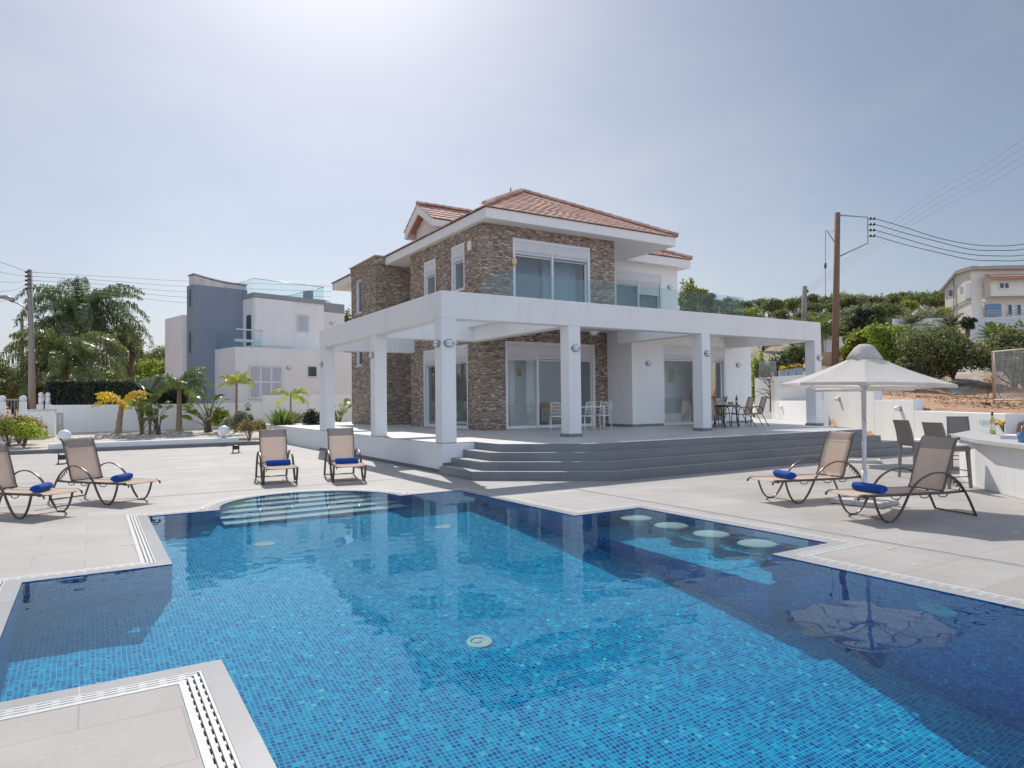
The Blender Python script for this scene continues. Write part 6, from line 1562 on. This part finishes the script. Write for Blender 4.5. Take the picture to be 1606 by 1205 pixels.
for k in range(30): an = 2*PI*k/30; a.tube([(0.38*math.cos(an), 0.38*math.sin(an), 0), (0.36*math.cos(an+0.1), 0.36*math.sin(an+0.1), hc)], 0.006, n=4)
for k in range(10): a.tube([(0.37*math.cos(t), 0.37*math.sin(t), hc*k/9) for t in np.linspace(0, 2*PI, 20)[:-1]], 0.006, n=4, closed=True)
a.build('mesh', M['lamp'], r)

# gravel track
rng = random.Random(9); vs = []; fs = []
cl = [(1500, 28.0, 8), (1504, 29.0, 30), (1508, 31.0, 56), (1518, 34.0, 56), (1526, 38.0, 48), (1530, 42.0, 42), (1533, 46.0, 38), (1535, 49.5, 36)]
cl2 = []
for i in range(len(cl)-1):
    for k in range(6): t = k/6; cl2.append(tuple(cl[i][j]*(1-t)+cl[i+1][j]*t for j in range(3)))
cl2.append(cl[-1]); NW = 12
for px, D, w in cl2:
    for k in range(NW+1): q = atD(px+w*(k/NW-0.5)+rng.uniform(-1.5, 1.5)*(k in (0, NW)), 630, D); vs.append((q.x, q.y, hgt(q.x, q.y)+0.035-0.05*(k in (0, NW))))
for i in range(len(cl2)-1):
    for k in range(NW): a_ = i*(NW+1)+k; fs.append((a_, a_+1, a_+NW+2, a_+NW+1))
a = MB(); a.add(vs, fs, True); tag(a.build('gravel_track', M['path']), kind='structure')
# weeds and stones on the red earth (ground cover)
rng = np.random.default_rng(12); C = []
for k in range(2600):
    px = rng.uniform(1290, 1640); D = rng.uniform(20, 46)
    if abs(px-(1506+(D-27)*1.3)) < 30*40/max(D, 27)*0.8 and D > 27: continue
    if rng.random() < 0.55 and px > 1400 and D < 28: continue
    q = atD(px, 630, D)
    if wq(q.x, q.y) < 0.8: continue
    for j in range(5): C.append((q.x+rng.normal(0, 0.18), q.y+rng.normal(0, 0.18), hgt(q.x, q.y)+rng.uniform(0.0, 0.12)))
C = np.array(C); N = rng.normal(size=C.shape)*0.5+np.array([0, -0.3, 0.4]); N /= np.linalg.norm(N, axis=1, keepdims=True); V, F = leaf_quads(C, N, 0.06, rng, 0.3); tag(np_mesh('dry_weeds', V, F, L_['dry']), 'dry weeds scattered over the red earth', 'weeds', kind='stuff')

# mesh fence panel on feet
p = gpos(1559, 23.0); q = gpos(1640, 21.0); d = Vector((q.x-p.x, q.y-p.y, 0)); Lp = d.length; r = empty('fence_panel', (p.x, p.y, p.z), math.atan2(d.y, d.x), 'free-standing metal mesh panel with a pale frame on the red earth', 'fence panel')
hp = topz(1559, 552, 23.0)-p.z
a = MB(); a.tube([(0, 0, 0), (0, 0, hp), (Lp, 0, hp), (Lp, 0, 0.15), (0, 0, 0.15)], 0.035, n=8); a.tube([(0.07, 0, 0.1), (0.07, 0, hp)], 0.03, n=8); a.build('panel_frame', simple('faded_tube', (0.62, 0.52, 0.46), 0.6), r)
a = MB()
for k in range(1, 40): a.tube([(Lp*k/40, 0, 0.15), (Lp*k/40, 0, hp)], 0.004, n=4)
for k in range(1, 22): a.tube([(0, 0, 0.15+(hp-0.15)*k/22), (Lp, 0, 0.15+(hp-0.15)*k/22)], 0.004, n=4)
a.build('mesh', M['metal'], r)
a = MB()
for x_ in (0.0, Lp):
    a.box(x_-0.18, x_+0.18, -0.35, -0.28, -0.1, 0.05); a.box(x_-0.18, x_+0.18, 0.28, 0.35, -0.1, 0.05); a.tube([(x_, -0.3, 0.02), (x_, 0, hp*0.55)], 0.012, n=5); a.tube([(x_, 0.3, 0.02), (x_, 0, hp*0.55)], 0.012, n=5)
a.build('feet', M['blk'], r)

# ================================================================ HOUSES BEYOND
class Frame:
    def __init__(s, O, yaw): s.O = Vector((O.x, O.y, 0)); s.U = Vector((math.cos(yaw), math.sin(yaw), 0)); s.V = Vector((-math.sin(yaw), math.cos(yaw), 0)); s.yaw = yaw
    def front(s, px, py, c=0.0):   # (u, z) on the plane v=c
        d = ray(px, py); P0 = s.O+s.V*c; t = (P0.dot(s.V))/(d.x*s.V.x+d.y*s.V.y); P = CAMP+d*t; return (P-s.O).dot(s.U), P.z
    def side(s, px, py, c=0.0):
        d = ray(px, py); P0 = s.O+s.U*c; t = (P0.dot(s.U))/(d.x*s.U.x+d.y*s.U.y); P = CAMP+d*t; return (P-s.O).dot(s.V), P.z
# neighbour with the dark tower
f1 = Frame(atD(398, 560, 42), R(14)); F_ = f1.front
nb = empty('modern_house', (f1.O.x, f1.O.y, 0), R(14), 'white flat roofed house with a dark grey tower left of the villa', 'house')
u508 = F_(508, 500)[0]; zt_ = F_(398, 459)[1]; zb_ = F_(398, 466)[1]
a = MB(); a.box(0, u508, 0, 9, 0.2, zb_); 
uR, zR = F_(540, 492, 3.0); u0_ = F_(508, 492, 3.0)[0]; a.box(u508+0.002, uR, 3.0, 9, 0.2, zR)
lv = -1.4; uL0 = F_(369, 560, lv)[0]; zL = F_(369, 544, lv)[1]; uL1 = F_(560, 560, lv)[0]
a.box(uL0, uL1, lv, -0.003, 0.2, zL); a.box(uL0, -0.003, -0.003, 5, 0.2, zL-0.004)
pz0 = F_(398, 543)[1]; a.box(0.06, F_(459, 500)[0], -0.10, -0.003, pz0+0.05, zb_-0.03)
a.build('white_wall', M['render'], nb)
a = MB(); a.box(-0.06, u508+0.06, -0.14, 9.05, zb_+0.002, zt_); a.build('roof_band', M['grey2'], nb)
a = MB(); a.box(u508+0.05, uR-0.02, 2.94, 9.02, zR+0.002, F_(520, 476, 3.0)[1]); a.build('parapet', M['grey2'], nb)
tv = 1.5; ua, za = F_(303, 446, tv); ub_, zb2 = F_(388, 450, tv); vs_ = f1.side(293, 450, ua)[0]
a = MB(); td = max(0.8, vs_-tv); a.box(ua, ub_, tv, tv+td, 0.2, za); a.build('tower', M['grey'], nb)
ul = F_(286.5, 560, tv+td)[0]; a = MB(); a.box(ul, ub_-0.5, tv+td+0.002, tv+td+3, 0.2, F_(288, 494, tv+td)[1]); a.build('stair_block', M['render'], nb)
zq0 = F_(303, 428, tv)[1]; zq1 = F_(388, 446, tv)[1]
a = MB(); x0_, x1_ = ua+0.1, ub_; vs = []
K = 10
for k in range(K+1):
    t = k/K; x = x0_+(x1_-x0_)*t; z = zq0+(zq1-zq0)*t-0.10*math.sin(PI*t)
    vs += [(x, tv+0.12, za+0.002), (x, tv+0.12, z-0.10), (x, tv+td-0.08, za+0.002), (x, tv+td-0.08, z-0.10)]
fs = []
for k in range(K): b = 4*k; fs += [(b, b+4, b+5, b+1), (b+2, b+3, b+7, b+6)]
fs += [(0, 1, 3, 2), (4*K, 4*K+2, 4*K+3, 4*K+1)]
a.add(vs, fs); a.build('clerestory', simple('sheet_metal', (0.66, 0.63, 0.60), 0.5, metal=0.1, var=0.2, scale=2), nb)
a = MB(); vs = []
for k in range(K+1):
    t = k/K; x = x0_-0.06+(x1_-x0_+0.1)*t; z = zq0+(zq1-zq0)*t-0.10*math.sin(PI*t)
    vs += [(x, tv+0.04, z), (x, tv+td, z), (x, tv+0.04, z-0.07), (x, tv+td, z-0.07)]
fs = []
for k in range(K): b = 4*k; fs += [(b, b+1, b+5, b+4), (b+2, b+6, b+7, b+3), (b, b+4, b+6, b+2), (b+1, b+3, b+7, b+5)]
a.add(vs, fs+[(0, 2, 3, 1), (4*K, 4*K+1, 4*K+3, 4*K+2)]); a.build('tower_roof', M['metal'], nb)
def wpart(fr_, parent, px0, px1, py0, py1, v, panes, name='window', mat_f='alu', mat_p='darkpane', rows_=1, t=0.06):
    u0, z1 = fr_.front(px0, py0, v); u1, z0 = fr_.front(px1, py1, v); a = MB(); e_ = 0.03
    z1 = fr_.front((px0+px1)/2, py0, v)[1]; z0 = fr_.front((px0+px1)/2, py1, v)[1]
    a.box(u0, u1, v-e_-0.05, v-e_, z1-t, z1); a.box(u0, u1, v-e_-0.05, v-e_, z0, z0+t)
    for k in range(panes+1): u = u0+(u1-u0-t)*k/panes; a.box(u, u+t, v-e_-0.051, v-e_+0.001, z0+t, z1-t)
    for k in range(1, rows_): z = z0+(z1-z0)*k/rows_; a.box(u0+t, u1-t, v-e_-0.045, v-e_-0.005, z-t/2, z+t/2)
    o = a.build(name, M[mat_f], parent); b = MB(); b.box(u0+t*0.5, u1-t*0.5, v-e_-0.02, v-e_+0.026, z0+t*0.5, z1-t*0.5); b.build('pane', M[mat_p], o); return o
wpart(f1, nb, 389, 443, 573, 626, lv, 3, 'french_door', mat_p='blind', rows_=2, t=0.12)
wpart(f1, nb, 481, 497, 574, 592, lv, 1, mat_p='darkpane'); wpart(f1, nb, 465, 484, 494, 521, 0, 1, mat_p='blind')
o = wpart(f1, nb, 384.5, 397, 494, 540, 0.3, 1, 'balcony_door') if False else None
# side openings of the upper block (facing left)
v0, z1 = f1.side(394, 494, -0.003); v1, z0 = f1.side(387.5, 520, -0.003); a = MB(); a.box(-0.05, -0.003, min(v0, v1), max(v0, v1), z0-0.9, z1); a.build('balcony_door', M['darkpane'], nb)
v0 = f1.side(298.5, 560, ua)[0]; v1 = f1.side(302.0, 560, ua)[0]
for (y0_, y1_) in ((454, 480), (520, 553)): a = MB(); a.box(ua-0.03, ua+0.05, tv+td*0.35, tv+td*0.62, f1.side(300, y1_, ua)[1], f1.side(300, y0_, ua)[1]); a.build('slit_window', M['darkpane'], nb)
a = MB(); z_r0 = zt_; z_r1 = F_(398, 437)[1]
nr = 7
for k in range(nr): a.box(0.0+u508*k/nr+0.01, u508*(k+1)/nr-0.01, -0.05, -0.03, z_r0, z_r1)
for k in range(5): a.box(-0.02, 0.0, 0.0+1.2*k, 1.18+1.2*k, z_r0, z_r1)
for k in range(4): a.box(u508-0.02, u508, 0.0+1.2*k, 1.18+1.2*k, z_r0, z_r1)
a.build('glass_railing', M['railfar'], nb)
a = MB(); a.tube([(0, -0.04, z_r1), (u508, -0.04, z_r1)], 0.02, n=6); a.tube([(-0.01, 0, z_r1), (-0.01, 6, z_r1)], 0.02, n=6); a.tube([(u508-0.01, 0, z_r1), (u508-0.01, 5, z_r1)], 0.02, n=6); a.build('handrail', M['metal'], nb)
zr_ = F_(371, 516, lv)[1]; a = MB(); a.box(uL0+0.1, -0.05, lv+0.1, lv+0.12, zL, zr_); a.box(uL0+0.1, uL0+0.12, lv+0.14, 2.0, zL, zr_); a.build('glass_railing', M['railfar'], nb)
a = MB(); a.tube([(uL0+0.1, lv+0.11, zr_), (-0.05, lv+0.11, zr_)], 0.04, n=6); a.box(uL0+0.15, -0.1, lv+0.3, lv+0.5, zL+0.35, zL+0.50); a.build('handrail', M['alu'], nb)
for (px, py, v) in ((453, 577, lv), (520, 507, 3.0)):
    u, z = F_(px, py, v); wall_lamp((u, v, z), (0, -1, 0), nb, (0, 0, 0), 1.3)
a = MB(); u, z = F_(506, 466, 2.0); a.box(u508-0.1, u508+0.35, 2.0, 2.6, zt_, zt_+0.9); a.build('chimney', M['grey2'], nb)
a = MB(); u, z = F_(513, 470, 5.0); a.tube([(u, 5.0, zR+0.9), (u, 6.5, zR+0.9)], 0.3, n=14); a.build('water_tank', M['lampw'], nb)

# cream house on the hill
f2 = Frame(atD(1526, 560, 75), R(-33)); G_ = f2.front; S_ = f2.side
cr = empty('cream_house', (f2.O.x, f2.O.y, 0), R(-33), 'cream two storey house on the hill at the right with a terracotta roof edge', 'house')
vL = S_(1482, 470, 0)[0]; zW = G_(1526, 437)[1]; zpk = S_(1503, 426, 0)[1]; vpk = S_(1503, 426, 0)[0]; zev = S_(1482, 450, 0)[1]; zg = G_(1526, 505)[1]
U2 = 14.0
vs = [(0, 0, zg-2), (0, vL, zg-2), (0, vL, zev), (0, vpk, zpk-0.15), (0, 0, zpk-0.15)]
vs2 = [(U2, y, z) for (_, y, z) in vs]
a = MB(); a.add(vs+vs2, [(0, 1, 2, 3, 4), (9, 8, 7, 6, 5), (0, 5, 6, 1), (1, 6, 7, 2), (0, 4, 9, 5)])
zf0, zf1 = G_(1560, 467)[1], G_(1560, 438)[1]; uf = G_(1554, 450, -1.2)[0]
a.box(uf, U2, -1.2, -0.003, zf0, zf1+0.2); a.build('wall', M['cream'], cr)
a = MB(); 
a.add([(-0.3, vL+0.6, zev-0.35), (U2+0.3, vL+0.6, zev-0.35), (U2+0.3, vpk, zpk+0.1), (-0.3, vpk, zpk+0.1), (-0.3, vL+0.6, zev-0.6), (U2+0.3, vL+0.6, zev-0.6), (U2+0.3, vpk, zpk-0.2), (-0.3, vpk, zpk-0.2)], [(0, 1, 2, 3), (4, 7, 6, 5), (0, 3, 7, 4), (1, 5, 6, 2), (0, 4, 5, 1)])
a.box(-0.3, U2, -0.6, vpk, zpk-0.3, zpk+0.1); a.build('roof', simple('stone_coping', (0.42, 0.37, 0.35), 0.9), cr)
a = MB(); slope_courses(a, (0.8, -1.9, G_(1560, 437.5, -1.9)[1]), (U2, -1.9, G_(1560, 437.5, -1.9)[1]), (0.8, -0.62, G_(1560, 430.5, -0.62)[1]), (U2, -0.62, G_(1560, 430.5, -0.62)[1]), 4); a.build('tiled_canopy', simple('orange_tiles', (0.62, 0.30, 0.18), 0.8, var=0.15), cr)
wpart(f2, cr, 1566, 1583, 443, 453.5, -1.2, 2, t=0.1); wpart(f2, cr, 1579, 1588, 477, 496, 0, 1, 'door', t=0.1); wpart(f2, cr, 1593, 1602, 477, 495, 0, 1, t=0.1); wpart(f2, cr, 1540, 1549, 444, 466, 0, 2, 'door', t=0.1)
u0, z1 = G_(1548, 477, -0.5); u1, z0 = G_(1571, 496, -0.5); a = MB(); a.box(u0, u1, -0.5, -0.4, z0, z1); a.build('blue_screen', M['blueglass'], cr)
def sidewin(px0, px1, y0_, y1_, mat='darkpane'):
    v0, z1 = S_(px0, y0_, 0); v1, z0 = S_(px1, y1_, 0); a = MB(); a.box(-0.06, -0.003, min(v0, v1), max(v0, v1), z0, z1); o = a.build('window', M['alu'], cr); b = MB(); b.box(-0.08, -0.065, min(v0, v1)+0.12, max(v0, v1)-0.12, z0+0.12, z1-0.12); b.build('pane', M[mat], o)
sidewin(1488, 1496, 455, 465); sidewin(1505, 1509, 449, 458, 'blind'); sidewin(1514, 1524, 444, 468, 'shutter')
a = MB(); zz = S_(1500, 478, 0)[1]; a.tube([(-0.1, vL, zz-0.4), (-0.1, 0, zz+0.3)], 0.06, n=5); a.tube([(-0.1, vL*0.62, zg), (-0.1, vL*0.62, zev+0.8)], 0.06, n=5); a.build('drainpipe', M['lamp'], cr)
u, z = G_(1547, 420, 3.0); a = MB(); a.tube([(u-0.7, 3, z-0.15), (u+0.7, 3, z-0.15)], 0.42, n=14); a.box(u-1.3, u-0.6, 2.6, 3.2, zpk, z-0.1); a.build('solar_tank', M['lampw'], cr)
a = MB(); zr0 = G_(1530, 498, -4)[1]; zr1 = G_(1530, 488, -4)[1]; 
for k in range(3): a.tube([(-1, -4, zr0+(zr1-zr0)*(k+1)/3), (U2, -4, zr0+(zr1-zr0)*(k+1)/3)], 0.03, n=5)
for k in range(8): a.tube([(-1+2*k, -4, zr0-0.2), (-1+2*k, -4, zr1)], 0.04, n=5)
a.build('terrace_railing', M['lamp'], cr)
p = atD(1544, 500, 70); zt2 = atD(1544, 474, 70).z; r = empty('lamp_post', (p.x, p.y, p.z-0.5), 0, 'thin lamp post with a white globe before the cream house', 'lamp post'); a = MB(); a.cyl(0, 0, 0, zt2-p.z+0.5, 0.05, 8); a.build('post', M['lamp'], r); a = MB(); a.sphere((0, 0, zt2-p.z+0.6), 0.16, 10, 8); a.build('globe', M['lampw'], r)

# ================================================================ POLES AND CABLES
def line3(pts, D, r, n=6, samples=10):
    P = [(x, y, (D[0]+(D[1]-D[0])*i/(len(pts)-1)) if isinstance(D, tuple) else D) for i, (x, y) in enumerate(pts)]
    return bez([atD(*p_) for p_ in P], samples)
def cable(pts, D, lb, grp, r=0.016):
    P = line3(pts, D, r); o0 = P[0]; a = MB(); a.tube([q-o0 for q in P], r, n=5); o = a.build('cable', M['cable'], None, loc=o0); return tag(o, lb, 'cable', grp)
DP = 34.0
b0 = atD(1309, 600, DP); gz = hgt(b0.x, b0.y); P0 = Vector((b0.x, b0.y, gz-0.3)); P1 = atD(1313.5, 334, DP)
r = empty('utility_pole', P0, 0, 'tall brown wooden utility pole with an angled bracket, right of the villa', 'utility pole')
a = MB(); a.tube([(0, 0, 0), P1-P0], [0.175, 0.13], n=12); a.build('pole', M['wood'], r)
rel = lambda x, y: atD(x, y, DP-0.1)-P0
a = MB(); a.tube([rel(1315, 337.5), rel(1361, 341), rel(1361, 381.5), rel(1315, 403)], 0.035, n=6); a.build('bracket', M['lamp'], r)
a = MB()
for k in range(4):
    y = 343+9*k
    for dx_ in (4.5, 10): a.sphere(rel(1361+dx_, y), 0.06, 8, 6, (1, 1, 1.3))
    a.tube([rel(1361, y+1), rel(1372, y+1)], 0.018, n=5)
a.build('insulator', M['blk'], r)
a = MB(); a.tube([rel(1309, 363), rel(1294.5, 361.5), rel(1294.5, 551)], 0.012, n=5); a.tube([rel(1297, 362), rel(1309, 380)], 0.02, n=5); a.tube([rel(1294.5, 413), rel(1294.5, 421)], 0.06, n=6); a.build('stay_wire', M['cable'], r)
ord4 = ('topmost', 'second from the top', 'third from the top', 'lowest')
for k in range(4):
    y = 343+9*k; e = (383, 391, 400, 408)[k]
    cable([(1372, y), (1420, y+14), (1470, (373, 379, 389, 396)[k]), (1520, (383, 391, 399, 407)[k]), (1560, (386, 393, 401.5, 409)[k]), (1606, e), (1680, e-16)], (34, 29), 'sagging cable right of the brown pole, the %s of four' % ord4[k], 'cables running right from the brown pole', 0.017)
for k in range(4):
    cable([(1264, 452+3*k), (1330, 405+5*k), (1395, 352+8*k), (1470, 300+10*k), (1540, 262+11*k), (1606, 218+13*k), (1660, 180+14*k)], (58, 26), 'faint cable in the upper right sky, the %s of four' % ord4[k], 'faint cables in the upper right sky', 0.006)
p = gpos(1262, 58); t_ = atD(1262, 449, 58); r = empty('utility_pole', p, 0, 'shorter weathered pole on the hill seen over the pergola beam', 'utility pole'); a = MB(); a.tube([(0, 0, -0.3), t_-p], [0.24, 0.2], n=8); a.build('pole', M['woodg'], r); a = MB(); a.sphere(t_-p+Vector((0.35, 0, -0.4)), 0.12, 8, 6); a.tube([t_-p+Vector((0, 0, -0.5)), t_-p+Vector((0.35, 0, -0.5))], 0.03, n=5); a.build('insulator', M['blk'], r)
DL = 38.0; b0 = atD(53, 640, DL); P0 = Vector((b0.x, b0.y, 0.1)); P1 = atD(46.5, 423, DL)
r = empty('utility_pole', P0, 0, 'thick grey utility pole with stacked insulators at the left', 'utility pole'); a = MB(); a.tube([(0, 0, 0), P1-P0], [0.165, 0.115], n=12); a.build('pole', M['woodg'], r)
rel = lambda x, y: atD(x, y, DL-0.12)-P0; a = MB()
for k in range(5):
    y = 426+6.5*k
    a.tube([rel(48, y), rel(41, y)], 0.025, n=5); a.sphere(rel(41, y+1), 0.07, 8, 6); 
a.build('insulator', M['blk'], r)
for k in range(5):
    y = 427+6.5*k; cable([(50, y), (170, y+7), (292, y+14+2*k), (520, y+22+2*k)], (38, 60), 'thin cable from the left pole towards the grey tower, the %s of the five' % ('topmost', 'second', 'middle', 'fourth', 'lowest')[k], 'cables from the left pole to the right', 0.014)
for k in range(5):
    y = 427+6.5*k; cable([(42, y), (20, y-9+6*k), (-25, y-24+12*k)], (38, 30), 'thin cable from the left pole out of the picture, the %s of the five' % ('topmost', 'second', 'middle', 'fourth', 'lowest')[k], 'cables from the left pole to the left', 0.011)
cable([(53, 446), (78, 485), (120, 555), (175, 625)], (38, 36), 'slanting stay cable from the left pole down to the hedge', None, 0.012)
p = gpos(35, 50); t_ = atD(34.5, 500, 50); r = empty('utility_pole', p, 0, 'small distant pole with a crossarm between the street lamp and the thick grey pole', 'utility pole'); a = MB(); a.tube([(0, 0, -0.3), t_-p], [0.14, 0.11], n=8); a.build('pole', M['woodg'], r); a = MB(); c = t_-p; a.tube([atD(19, 502, 50)-p, atD(46, 502, 50)-p], 0.04, n=5); a.build('crossarm', M['lamp'], r)
p = gpos(45, 41); r = empty('street_lamp', p, 0, 'grey street lamp with a curved arm reaching to the left edge', 'street lamp')
P = bez([atD(46, 640, 41), atD(45.5, 520, 41), atD(44, 497, 41), atD(36, 481, 41), atD(20, 472.5, 41)], 8); a = MB(); a.tube([q-p for q in P], 0.05, n=8); a.build('post', M['metal'], r)
a = MB(); P = [atD(21, 471.5, 41), atD(10, 466.5, 41), atD(-6, 465.5, 41)]; a.tube([q-p for q in P], [0.15, 0.14, 0.08], n=10); a.build('lamp_head', M['lamp'], r)

print('objects', len(bpy.data.objects), 'faces', sum(len(o.data.polygons) for o in bpy.data.objects if o.type == 'MESH'))
